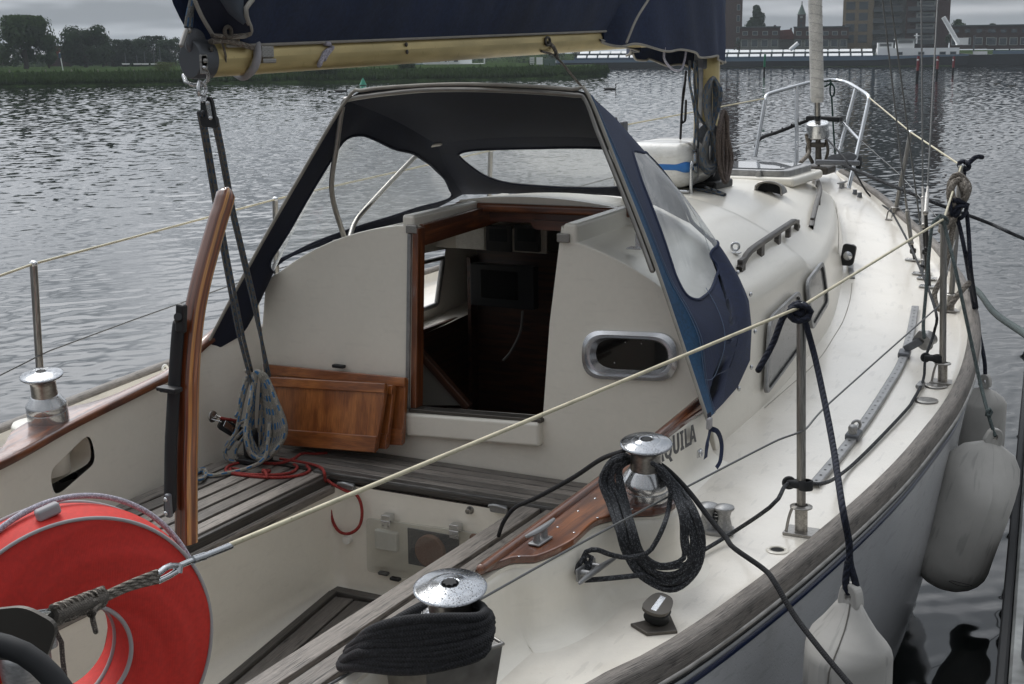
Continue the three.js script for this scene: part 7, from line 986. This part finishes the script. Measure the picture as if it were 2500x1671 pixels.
function tree(sx, topY, baseDist, wpx, o = {}) {              // sx, topY: source pixels of the crown's middle and top
  const D = baseDist, gy = o.gy ?? 1.0, top = hOf([sx, topY], D), base = far(sx, D, gy), H = top - gy, w = wpx / FPX * D * 1.02, mat = MAT.leaf[o.m ?? 0]; seed = Math.round(sx * 13 + topY * 7);
  const t = thing(o.name || 'tree', o.label, o.cat || 'tree', o.group, base); const cb = o.low ?? 0.22, right = V3(Math.cos(-az([sx, 140])), 0, 0); 
  const lobes = []; const nl = o.lobes || 11; for (let i = 0; i < nl; i++) { const v = o.cone ? Math.pow(i / (nl - 1), 0.9) : rnd(), a = rr(0, 6.28), env = o.cone ? (1 - v) * 0.95 + 0.06 : Math.sqrt(Math.max(0.05, 1 - Math.pow((v - 0.42) / 0.62, 2))), rad = env * rr(0.1, 0.62) * w / 2; lobes.push([rad * Math.cos(a), gy + H * (cb + (1 - cb) * (0.12 + 0.8 * v)), rad * Math.sin(a), (o.cone ? 0.16 + 0.5 * (1 - v) : rr(0.3, 0.5) * (0.6 + 0.4 * env)) * w / 2]); }
  const pos = [], nor = [], uv = [], n = (o.n || 2200) * 1.7, ls = (o.leaf || 0.055) * 0.8 * Math.min(w, H) ; const v = V3(), e1 = V3(), e2 = V3();
  for (let i = 0; i < n; i++) { const L = lobes[i % nl]; v.set(rr(-1, 1), rr(-1, 1), rr(-1, 1)).normalize(); const k = Math.pow(rnd(), 0.35) * (0.8 + 0.35 * rnd()), px = base.x + L[0] + v.x * L[3] * k, py = L[1] + v.y * L[3] * k * 0.85, pz = base.z + L[2] + v.z * L[3] * k; if (py < gy + H * cb * 0.6) continue; if (py > top) continue; e1.set(rr(-1, 1), rr(-1, 1), rr(-1, 1)).normalize(); e2.crossVectors(e1, v).normalize(); e1.crossVectors(v, e2); const s = ls * rr(0.5, 1.15); const nn = v.clone().add(V3(rr(-0.4, 0.4), rr(0, 0.5), rr(-0.4, 0.4))).normalize(); const q = rnd(); for (const [a, b] of [[-1, -0.6], [1, -0.5], [0.2, 1]]) { pos.push(px + (e1.x * a + e2.x * b) * s, py + (e1.y * a + e2.y * b) * s, pz + (e1.z * a + e2.z * b) * s); nor.push(nn.x, nn.y, nn.z); uv.push(q, q * 0.7 + a * 0.1); } }
  const g = new THREE.BufferGeometry(); g.setAttribute('position', new THREE.Float32BufferAttribute(pos, 3)); g.setAttribute('uv', new THREE.Float32BufferAttribute(uv, 2)); g.computeVertexNormals(); M(o.bush ? 'foliage' : 'crown', g, mat, t);
  if (!o.bush) { const br = [rod(base.clone().add(V3(0, -0.3, 0)), V3(base.x, gy + H * (cb + 0.3), base.z), w * 0.035, w * 0.02, 8)]; for (let i = 0; i < 5; i++) { const L = lobes[i]; br.push(rod(V3(base.x, gy + H * (cb + 0.02 * i), base.z), V3(base.x + L[0], L[1], base.z + L[2]), w * 0.014, w * 0.006, 6)); } M('trunk', br, MAT.bark, t); }
  return t;
}
const G1 = 'trees on the pasture bank', G2 = 'trees behind the far quay';
tree(62, 38, 190, 172, { label: 'largest round leafy tree at the edge of the pasture bank', m: 0, group: G1, n: 4200, lobes: 16, low: 0.1 });
tree(118, 86, 196, 60, { label: 'small rounded tree beside the largest one', m: 0, group: G1, low: 0.1 });
tree(-20, 70, 200, 70, { label: 'tree half out of sight beside the largest one', m: 1, group: G1, low: 0.1 });
tree(208, 58, 205, 150, { label: 'broad dark tree with two crowns beside the red roofed house', m: 1, group: G1, n: 3800, lobes: 15, low: 0.08 });
tree(250, 78, 208, 60, { label: 'dark side crown leaning on the broad dark tree', m: 1, group: G1, low: 0.1 });
[[300, 96, 110, 3], [340, 94, 90, 1], [378, 88, 100, 3], [415, 96, 80, 1], [446, 108, 90, 3], [170, 112, 80, 3], [276, 112, 110, 3], [330, 116, 130, 3]].forEach(([x, y, w, m], i) => tree(x, y, 214 + (i % 3) * 3, w, { label: ['low dark tree between the broad dark tree and the boats', 'low dark tree behind the middle boat mast', 'low dark tree beside the see-through tree', 'low dark tree below the see-through tree', 'low dark tree beside the boom end', 'low dark tree behind the red roofed house', 'low dark hedge tree behind the red roofed shed', 'widest low dark hedge tree above the small boats'][i], m, group: 'low trees in a row', n: 1900, low: 0.0 }));
for (let k = 0; k < 13; k++) tree(-10 + k * 40 + (k % 3) * 9, 118 + (k % 4) * 5, 226 + (k % 3) * 4, 92, { label: 'dark hedge bush at the foot of the pasture bank trees', m: 3, group: 'hedge below the pasture bank trees', bush: true, name: 'bush', cat: 'bush', n: 800, low: 0.0, gy: 0.9 });
tree(428, 76, 218, 44, { label: 'thin see-through tree above the dark row', m: 1, group: G1, n: 420, leaf: 0.05 });
tree(506, 70, 222, 50, { label: 'tree top showing behind the boom end', m: 1, group: G1, n: 1400 });
[[560, 140, 130], [660, 142, 130], [760, 145, 140], [860, 148, 120], [480, 132, 110], [1180, 132, 120], [1270, 128, 130], [1350, 126, 120], [1420, 124, 100]].forEach(([x, y, w], i) => tree(x, y - 8, 224 + (i % 3) * 4, w, { label: 'dark bush line behind the headland', m: 3, group: 'bushes behind the headland', bush: true, name: 'bush', cat: 'bush', n: 1000, low: 0.0, gy: 0.7 }));
tree(792, 155, 122, 145, { label: 'big round dark bush at the water edge of the headland', m: 1, bush: true, name: 'bush', cat: 'bush', n: 2600, low: 0, gy: 0.1, lobes: 14, leaf: 0.07 });
tree(995, 146, 130, 62, { label: 'small dark bush on the headland below the white cabin', m: 1, bush: true, name: 'bush', cat: 'bush', n: 1400, low: 0, gy: 0.4 });
tree(395, 152, 128, 90, { label: 'yellowish reed hump on the pasture bank', m: 2, bush: true, name: 'bush', cat: 'bush', n: 1800, low: 0, gy: 0.5 });
tree(1400, 160, 138, 60, { label: 'low tuft near the tip of the headland', m: 2, bush: true, name: 'bush', cat: 'bush', n: 900, low: 0, gy: 0.2 });
// ---------------------------------------------------------------- buildings and vessels, built as boxes facing the water
const brick = (r, g, b, s) => std({ map: rep(tex(128, 128, (u, v) => { const row = Math.floor(v * 32), c = Math.floor(u * 16 + (row % 2) * 0.5), k = 0.85 + 0.3 * hash(c, row, s); return [r * k, g * k, b * k]; }), 0.5), roughness: 0.9 });
MAT.brickRed = brick(72, 50, 47, 3); MAT.brickDark = brick(62, 45, 43, 4); MAT.brickYellow = brick(124, 110, 90, 5); MAT.concrete = brick(112, 112, 110, 6);
MAT.paneDark = phys({ color: 0x39424a, roughness: 0.12 }); MAT.frameWhite = std({ color: 0x8f9392, roughness: 0.6 }); MAT.roofTile = brick(110, 60, 50, 9); MAT.slate = std({ color: 0x4b5054, roughness: 0.8 }); MAT.greenCopper = std({ color: 0x55665f, roughness: 0.7 });
MAT.shipWhite = std({ color: 0xeceeee, roughness: 0.5 }); MAT.shipDark = std({ color: 0x151a22, roughness: 0.45 }); MAT.shipBlue = std({ color: 0x5f7386, roughness: 0.5 }); MAT.shipMid = std({ color: 0x3c5066, roughness: 0.5 });
class Far {                                                  // local frame of something at a distance: x to the right, y up, z towards the water
  constructor(name, label, cat, group, sx, dist, y0 = 0) { this.sx = sx; this.dist = dist; const p = far(sx, dist, y0); this.g = thing(name, label, cat, group, p); const a = az([sx, 140]); this.ez = V3(-Math.sin(a), 0, Math.cos(a)); this.ex = V3(Math.cos(a), 0, Math.sin(a)); this.o = p; this.m = frame(p, this.ex, V3(0, 1, 0), this.ez); this.k = dist / FPX * (1 / Math.cos(Math.atan((sx - 1250) / FPX))) * 1.0; }
  X(sx) { return (sx - this.sx) * this.k; } Y(sy) { return this.o.y * 0 + (hOf([this.sx, sy], this.dist) - this.o.y); }
  box(name, x0, y0, x1, y1, z0, z1, mat, parent = this.g, px = true) { const [a, b, c, e] = px ? [this.X(x0), this.Y(y1), this.X(x1), this.Y(y0)] : [x0, y0, x1, y1]; const g = new THREE.BoxGeometry(c - a, e - b, z1 - z0).translate((a + c) / 2, (b + e) / 2, (z0 + z1) / 2); return M(name, metreUV(g).applyMatrix4(this.m), mat, parent); }
  slab(name, x0, y0, x1, y1, z, mat, parent = this.g) { const a = this.X(x0), b = this.Y(y1), c = this.X(x1), e = this.Y(y0), h = e - b; const g = new THREE.BoxGeometry(c - a, h * 1.6, 0.12).rotateX(-0.95).translate((a + c) / 2, (b + e) / 2, z); return M(name, metreUV(g).applyMatrix4(this.m), mat, parent); }
  poly(name, pts, z0, z1, mat, parent = this.g) { return M(name, metreUV(extr(pts.map(([x, y]) => [this.X(x), this.Y(y)]), z1 - z0).translate(0, 0, z0)).applyMatrix4(this.m), mat, parent); }
  win(x0, y0, x1, y1, z, parent = this.g, fm = MAT.frameWhite) { const w = this.box('window', x0, y0, x1, y1, z - 0.15, z + 0.05, fm, parent); const t = (x1 - x0) * 0.1; this.box('pane', x0 + t, y0 + t, x1 - t, y1 - t, z - 0.1, z + 0.09, MAT.paneDark, w); return w; }
  rod(name, x0, y0, x1, y1, r, mat, z = 0, parent = this.g) { const a = V3(this.X(x0), this.Y(y0), z).applyMatrix4(this.m), b = V3(this.X(x1), this.Y(y1), z).applyMatrix4(this.m); return M(name, rod(a, b, r, r, 8), mat, parent); }
}
const Z3 = (x) => 1650 + x * 850 / 2346, Q3 = (y) => y * 850 / 2346;
{ // apartment block with three bays
  const b = new Far('apartment_building', 'tall apartment block of beige, grey and dark red bays on the far quay', 'building', null, Z3(1460), 285, 1.6); const bx3 = (n, x0, y0, x1, y1, a, c, m, p) => b.box(n, Z3(x0), Q3(y0), Z3(x1), Q3(y1), a, c, m, p);
  const w1 = bx3('wall', 1157, -520, 1340, 345, -14, 0, MAT.brickYellow); const w2 = bx3('wall', 1340, -520, 1530, 345, -14, -1.2, MAT.concrete), w3 = bx3('wall', 1530, -520, 1785, 345, -14, 0.2, MAT.brickRed);
  for (let f = -7; f < 4; f++) { const y = 232 + (f - 3) * 75 + 0; if (y < -500) continue; b.win(Z3(1175), Q3(y), Z3(1230), Q3(y + 54), 0, w1, MAT.slate); b.win(Z3(1252), Q3(y), Z3(1306), Q3(y + 54), 0, w1, MAT.slate); b.win(Z3(1360), Q3(y + 4), Z3(1510), Q3(y + 44), -1.2, w2, MAT.concrete); bx3('balcony', 1338, y + 42, 1508, y + 72, -1.2, 0.6, MAT.slate, w2); b.win(Z3(1590), Q3(y + 4), Z3(1700), Q3(y + 40), 0.2, w3, MAT.frameWhite); bx3('balcony', 1540, y + 40, 1700, y + 68, 0.2, 1.4, MAT.slate, w3); }
}
{ const b = new Far('brick_tower_block', 'dark red tower block edge beside the mast', 'building', null, Z3(400), 300, 1.6); const w = b.box('wall', Z3(300), -200, Z3(440), Q3(330), -12, 0, MAT.brickRed); for (let k = 0; k < 4; k++) b.win(Z3(405), Q3(30 + k * 75), Z3(425), Q3(70 + k * 75), 0, w); }
[[440, 690, 186, 'red brick terrace house beside the red tower block'], [800, 985, 186, 'red brick terrace house below the church tower'], [985, 1152, 184, 'red brick terrace house beside the beige tower']].forEach(([x0, x1, top, label]) => {
  const b = new Far('terrace_house', label, 'house', 'brick houses on the far quay', Z3((x0 + x1) / 2), 276, 1.6); const w = b.box('wall', Z3(x0), Q3(top), Z3(x1), Q3(262), -9, 0, MAT.brickRed); b.box('ground_floor', Z3(x0 + 4), Q3(262), Z3(x1 - 4), Q3(336), -8, -0.3, MAT.concrete, w); b.box('roof', Z3(x0 - 3), Q3(top - 8), Z3(x1 + 3), Q3(top), -9.5, 0.3, MAT.slate);
  const n = Math.round((x1 - x0) / 62); for (let k = 0; k < n; k++) { const x = x0 + (x1 - x0) * (k + 0.5) / n; b.win(Z3(x - 17), Q3(210), Z3(x + 17), Q3(238), 0, w); const d0 = b.win(Z3(x - 24), Q3(266), Z3(x + 20), Q3(316), -0.3, w); } b.box('chimney', Z3(x1 - 40), Q3(top - 18), Z3(x1 - 25), Q3(top - 6), -5, -4, MAT.brickDark);
});
{ const b = new Far('gable_house', 'low house with tiled gable roof between the brick terraces', 'house', null, Z3(745), 280, 1.6); b.box('wall', Z3(690), Q3(262), Z3(800), Q3(335), -8, 0, MAT.concrete); b.poly('roof', [[Z3(685), Q3(266)], [Z3(805), Q3(266)], [Z3(772), Q3(198)], [Z3(700), Q3(204)]], -8, 0.3, MAT.roofTile); b.box('chimney', Z3(765), Q3(186), Z3(776), Q3(206), -4, -3, MAT.brickDark); }
{ const b = new Far('church_tower', 'slender brick church tower with pointed green spire', 'tower', null, Z3(840), 330, 1.6); const w = b.box('shaft', Z3(815), Q3(98), Z3(866), Q3(300), -5, 0, MAT.brickDark); const c = V3(b.X(Z3(840)), 0, -2.5); const s = new THREE.ConeGeometry((b.X(Z3(866)) - b.X(Z3(815))) * 0.56, b.Y(Q3(18)) - b.Y(Q3(98)), 8).translate(c.x, (b.Y(Q3(18)) + b.Y(Q3(98))) / 2, -2.5).applyMatrix4(b.m); M('spire', s, MAT.greenCopper, b.g); b.box('clock_face', Z3(832), Q3(108), Z3(848), Q3(122), -0.05, 0.1, MAT.frameWhite); for (const y of [132, 160]) b.win(Z3(833), Q3(y), Z3(847), Q3(y + 18), 0, w, MAT.brickDark); b.rod('finial', Z3(840), Q3(22), Z3(840), Q3(6), 0.12, MAT.slate, -2.5); }
[[1870, 2130, 176, 'dark brick house row below the leafy tree'], [2130, 2420, 172, 'dark brick house row behind the dark low ship']].forEach(([x0, x1, top, label]) => { const b = new Far('terrace_house', label, 'house', 'brick houses on the far quay', Z3((x0 + x1) / 2), 272, 1.6); const w = b.box('wall', Z3(x0), Q3(top), Z3(x1), Q3(330), -9, 0, MAT.brickDark); b.box('roof', Z3(x0 - 3), Q3(top - 8), Z3(x1 + 3), Q3(top), -9.4, 0.3, MAT.slate); const n = Math.round((x1 - x0) / 60); for (let k = 0; k < n; k++) { const x = x0 + (x1 - x0) * (k + 0.5) / n; b.win(Z3(x - 20), Q3(192), Z3(x + 18), Q3(224), 0, w, MAT.brickRed); b.win(Z3(x - 24), Q3(252), Z3(x + 22), Q3(304), 0, w); } });
tree(Z3(540), Q3(28), 296, 92, { label: 'tall pointed tree behind the brick terrace', m: 1, cone: true, group: G2, n: 2600, gy: 2, low: 0.05, lobes: 16, leaf: 0.06 });
tree(Z3(1895), Q3(130), 280, 62, { label: 'round leafy tree behind the dark brick houses', m: 0, group: G2, n: 1800, gy: 2 }); tree(Z3(2150), Q3(158), 286, 60, { label: 'low tree top above the dark brick row', m: 1, group: G2, n: 1300, gy: 2 }); tree(Z3(2250), Q3(160), 286, 50, { label: 'second low tree top above the dark brick row', m: 1, group: G2, n: 1200, gy: 2 });
{ // long cargo barge
  const b = new Far('cargo_barge', 'long dark cargo barge with white hatch covers and white wheelhouse', 'barge', null, Z3(900), 213, 0); const xa = d(1288, 0)[0], xb = Z3(1872);
  b.poly('hull', [[xa, Q3(452)], [xb - 8, Q3(447)], [xb, Q3(380)], [Z3(1600), Q3(390)], [Z3(1300), Q3(408)], [Z3(400), Q3(410)], [xa + 20, Q3(412)], [xa - 4, Q3(395)]], -9, 0, MAT.shipDark);
  b.poly('side_deck', [[xa + 18, Q3(413)], [Z3(1300), Q3(409)], [Z3(1600), Q3(393)], [xb - 4, Q3(384)], [xb - 6, Q3(374)], [Z3(1560), Q3(378)], [Z3(1320), Q3(384)], [xa + 18, Q3(394)]], -0.4, 0.12, MAT.shipBlue);
  const h = b.box('hatch_coaming', xa + 60, Q3(376), Z3(1390), Q3(394), -7, -0.5, MAT.shipMid);
  for (let r = 0; r < 2; r++) for (let k = 0; k < 27; k++) { const x0 = xa + 66 + k * (Z3(1300) - xa - 66) / 27, x1 = x0 + (Z3(1300) - xa - 66) / 27 * 0.84; b.slab('hatch_cover', x0, Q3(334 + r * 29), x1, Q3(351 + r * 29), -3.4 + r * 2.7, MAT.shipWhite, h); }
  b.box('hatch_crown', xa + 60, Q3(350), Z3(1310), Q3(372), -6.4, -2.6, MAT.slate, h);
  const s = b.box('superstructure', Z3(1320), Q3(330), Z3(1808), Q3(384), -7, -1, MAT.shipWhite); b.box('wheelhouse', Z3(1435), Q3(272), Z3(1540), Q3(332), -6, -1.6, MAT.shipWhite, s); b.win(Z3(1442), Q3(280), Z3(1530), Q3(298), -1.6, s); b.box('bridge_roof', Z3(1425), Q3(266), Z3(1550), Q3(273), -6.5, -1.2, MAT.frameWhite, s); b.box('bridge_wing', Z3(1320), Q3(292), Z3(1412), Q3(332), -5, -1.4, MAT.shipWhite, s); b.win(Z3(1330), Q3(298), Z3(1402), Q3(318), -1.4, s);
  for (const [x0, x1] of [[1440, 1470], [1562, 1600], [1690, 1728], [1752, 1790]]) b.win(Z3(x0), Q3(355), Z3(x1), Q3(376), -1, s); b.rod('deck_crane', Z3(1705), Q3(125), Z3(1805), Q3(305), 0.35, MAT.shipWhite, -2); b.box('crane_house', Z3(1795), Q3(265), Z3(1862), Q3(312), -4, -2, MAT.shipWhite); b.rod('mast', Z3(1552), Q3(232), Z3(1552), Q3(300), 0.12, MAT.shipWhite, -2); b.box('radar', Z3(1536), Q3(244), Z3(1568), Q3(250), -2.2, -1.8, MAT.shipWhite); for (const x of [[800, 840, 285, 335]]) b.rod('derrick', Z3(780), Q3(335), Z3(830), Q3(288), 0.3, MAT.shipWhite, -2);
}
{ const b = new Far('river_ship', 'dark low ship moored astern of the long cargo barge', 'ship', null, Z3(2150), 216, 0); b.poly('hull', [[Z3(1925), Q3(445)], [Z3(2480), Q3(442)], [Z3(2480), Q3(362)], [Z3(2050), Q3(368)], [Z3(1912), Q3(352)]], -8, 0, MAT.shipDark); b.box('deck_house', Z3(2030), Q3(345), Z3(2110), Q3(370), -5, -1, MAT.shipWhite); b.box('hatch_cover', Z3(2140), Q3(340), Z3(2340), Q3(364), -6, -1, MAT.shipBlue); b.rod('mast', Z3(2032), Q3(236), Z3(2032), Q3(350), 0.12, MAT.slate, -2); b.rod('gangway', Z3(2310), Q3(275), Z3(2380), Q3(350), 0.3, MAT.slate, -2); }
{ // blue barge behind the headland
  const X = (x) => 800 + x * 850 / 2346, Y = (y) => y * 850 / 2346; const b = new Far('blue_barge', 'blue barge with white cabin behind the headland', 'barge', null, X(500), 196, 0); b.poly('hull', [[X(-160), Y(478)], [X(860), Y(474)], [X(1045), Y(472)], [X(1040), Y(440)], [X(860), Y(446)], [X(-160), Y(445)]], -7, 0, MAT.shipMid); b.box('hold', X(-160), Y(432), X(640), Y(446), -6, -0.4, MAT.shipBlue); const s = b.box('cabin', X(640), Y(392), X(960), Y(446), -5.5, -0.6, MAT.shipWhite); for (const x of [660, 720, 780, 840]) b.win(X(x), Y(400), X(x + 28), Y(420), -0.6, s); b.box('stern_rail', X(880), Y(432), X(1042), Y(450), -3, 0.15, MAT.shipWhite); b.rod('post', X(797), Y(388), X(797), Y(472), 0.12, MAT.shipWhite, 0.4); b.rod('post', X(1040), Y(375), X(1040), Y(470), 0.1, MAT.shipWhite, 0.4);
  const g = new Far('notice_boards', 'two white shipping notice boards on the headland', 'sign', null, X(1400), 150, 0.4); for (const [x0, x1] of [[1362, 1392], [1406, 1448]]) { g.box('board', X(x0), Y(386), X(x1), Y(435), -0.05, 0.05, MAT.shipWhite); g.rod('post', X((x0 + x1) / 2), Y(435), X((x0 + x1) / 2), Y(470), 0.06, MAT.slate); } for (const y of [396, 410, 424]) g.box('bar', X(1364), Y(y), X(1390), Y(y + 4), 0.05, 0.07, MAT.slate);
  const gs = new Far('green_container', 'dark green shed beside the notice boards', 'shed', null, X(1495), 152, 0.4); gs.box('wall', X(1455), Y(398), X(1535), Y(462), -3, 0, MAT.greenCopper);
}
{ const h = new Far('red_roof_house', 'house with red tiled roof between the two large trees', 'house', null, 138, 216, 1); h.box('wall', 118, 140, 164, 162, -6, 0, MAT.brickDark); h.poly('roof', [[114, 142], [168, 142], [152, 112], [124, 112]], -6, 0.3, MAT.roofTile); const h2 = new Far('red_roof_house', 'red roofed house corner beside the largest tree', 'house', null, 0, 218, 1); h2.box('wall', -20, 138, 12, 160, -6, 0, MAT.brickDark); h2.poly('roof', [[-24, 140], [16, 140], [8, 110], [-18, 110]], -6, 0.3, MAT.roofTile); const h3 = new Far('red_roof_house', 'red roofed shed half hidden behind the dark tree row', 'house', null, 268, 224, 1); h3.box('wall', 250, 136, 290, 160, -6, 0, MAT.brickDark); h3.poly('roof', [[246, 138], [294, 138], [288, 116], [252, 116]], -6, 0.3, MAT.roofTile); }
{ const f = new Far('flag_pole', 'slender white flag pole with limp blue flag on the pasture bank', 'flag pole', null, 151, 150, 0.7); f.rod('pole', 151, 172, 147, 128, 0.05, MAT.shipWhite); f.box('flag', 144, 130, 149, 142, -0.05, 0.05, MAT.shipMid); }
for (let k = 0; k < 10; k++) { const x = 20 + k * 36 + (k % 3) * 8, f = new Far('fence_post', 'wooden post of the pasture fence on the pasture bank', 'post', 'pasture fence posts', x, 140, 0.6); f.rod('post', x, 170 + (k % 2), x, 184, 0.07, MAT.teakRail); }
[[305, 128, 163], [352, 126, 160], [375, 124, 160], [390, 114, 160], [333, 134, 160]].forEach(([x, y0, y1], i) => { const f = new Far('small_sailboat', 'small white sailing boat lying behind the pasture bank', 'boat', 'small boats behind the pasture bank', x, 200, 0.3); f.rod('mast', x, y0, x + 1, y1, 0.045, MAT.slate); f.poly('hull', [[x - 7, 158], [x + 8, 158], [x + 9, 155], [x - 8, 155]], -1.5, 0.5, MAT.shipWhite); });
// marker posts, buoy, water birds
[[601, 365, 505, 'green', 'green marker post standing in the river']].concat([[1638, 378, 536, 'red', 'red marker post nearest the shrouds'], [1770, 378, 520, 'red', 'red marker post in the middle of the three'], [1878, 380, 502, 'red', 'red marker post nearest the dark ship']]).forEach(([x, y0, y1, c, label]) => { const sx = Z3(x), dist = V([sx, Q3(y1)], { Y: 0 }); const dd = Math.hypot(dist.x - camera.position.x, dist.z - camera.position.z), f = new Far('marker_post', label, 'post', 'river marker posts', sx, dd, 0); const mid = Q3(y0 + (y1 - y0) * 0.62); f.rod('pile', sx - 0.5, Q3(y1 + 6), sx, mid, 0.105, MAT.dark); f.rod('painted_top', sx, mid, sx + 0.6, Q3(y0), 0.11, c === 'red' ? std({ color: 0x7e343a, roughness: 0.6 }) : std({ color: 0x1f7a58, roughness: 0.6 })); if (c === 'red') f.rod('white_band', sx, Q3(y0 + 20), sx, Q3(y0 + 30), 0.114, MAT.shipWhite); });
{ const p = V(z2(238, 575), { Y: 0 }); const b = thing('channel_buoy', 'green conical channel buoy floating off the headland', 'buoy', null, p.clone()); const dd = depthOf(p), s = dd / FPX * 850 / 2346; M('body', lathe([[0, -0.3], [25 * s, -0.3], [26 * s, 3 * s], [23 * s, 6 * s], [3 * s, 48 * s], [0, 50 * s]], p, 20), std({ color: 0x2a8f72, roughness: 0.5 }), b); M('waterline_ring', lathe([[26 * s, -0.02], [27.5 * s, 2 * s], [25 * s, 4 * s]], p, 20), std({ color: 0x2e4a44, roughness: 0.7 }), b); const p2 = V(z2(300, 474), { Y: 0.3 }); const r = thing('channel_buoy', 'red cone topped buoy behind the headland grass', 'buoy', null, far(z2(300, 474)[0], 185, 0)); const o = r.position, s2 = 185 / FPX * 850 / 2346; M('body', lathe([[0, -0.2], [18 * s2, -0.1], [14 * s2, 20 * s2], [12 * s2, 42 * s2], [0, 56 * s2]], V3(o.x, 0.2, o.z), 14), std({ color: 0x6e2a30, roughness: 0.6 }), r); }
[[z2(92, 618), 'grebe swimming off the channel buoy', 1], [z2(1905, 604), 'grebe swimming between spray hood and headland tip', 1], [z3(2168, 566), 'small dark water bird beyond the bow rail', 0.55], [z3(2268, 580), 'small pale water bird swimming beyond the bow rail', 0.6]].forEach(([p, label, k]) => { const q = V(p, { Y: 0 }), t = thing('water_bird', label, 'bird', 'birds on the water', q.clone()); const s = 0.26 * k * Math.min(1, depthOf(q) / 90) * 2.2; const a = az(p), ex = V3(Math.cos(a), 0, Math.sin(a)), ez = V3(-Math.sin(a), 0, Math.cos(a)); const m = frame(q, ex, UP, ez);
  const rows = []; for (let i = 0; i <= 16; i++) { const u = i / 16, x = (u - 0.55) * 1.5 * s, w = 0.26 * s * Math.pow(Math.sin(Math.PI * Math.min(1, u * 0.96 + 0.02)), 0.7), r = []; for (let j = 0; j <= 12; j++) { const b = j / 12 * 2 * Math.PI; r.push(V3(x, 0.06 * s + (u < 0.2 ? (0.2 - u) * 0.5 * s : 0) + w * 0.72 * Math.sin(b), w * Math.cos(b))); } rows.push(r); } const body = loft(rows); const neck = tube([V3(0.5 * s, 0.1 * s, 0), V3(0.66 * s, 0.3 * s, 0), V3(0.6 * s, 0.52 * s, 0), V3(0.68 * s, 0.62 * s, 0), V3(0.84 * s, 0.6 * s, 0)], 0.055 * s, { seg: 24, taper: (u) => u < 0.6 ? 1.3 - u * 0.6 : u < 0.85 ? 1.35 : 0.45 }); M('body', mg([body, neck]).applyMatrix4(m), std({ color: 0x3b3a38, roughness: 0.8 }), t); });
// rigging of boats lying beyond the spray hood
[[785, 385, 765, 562, 0.035], [975, 375, 965, 560, 0.03], [1075, 370, 1048, 560, 0.02], [1125, 368, 1128, 562, 0.04], [1550, 335, 1528, 580, 0.012]].slice(0, 0);
scene.fog = new THREE.FogExp2(new THREE.Color(0.42, 0.46, 0.49), 0.00035);
renderer.render(scene, camera);
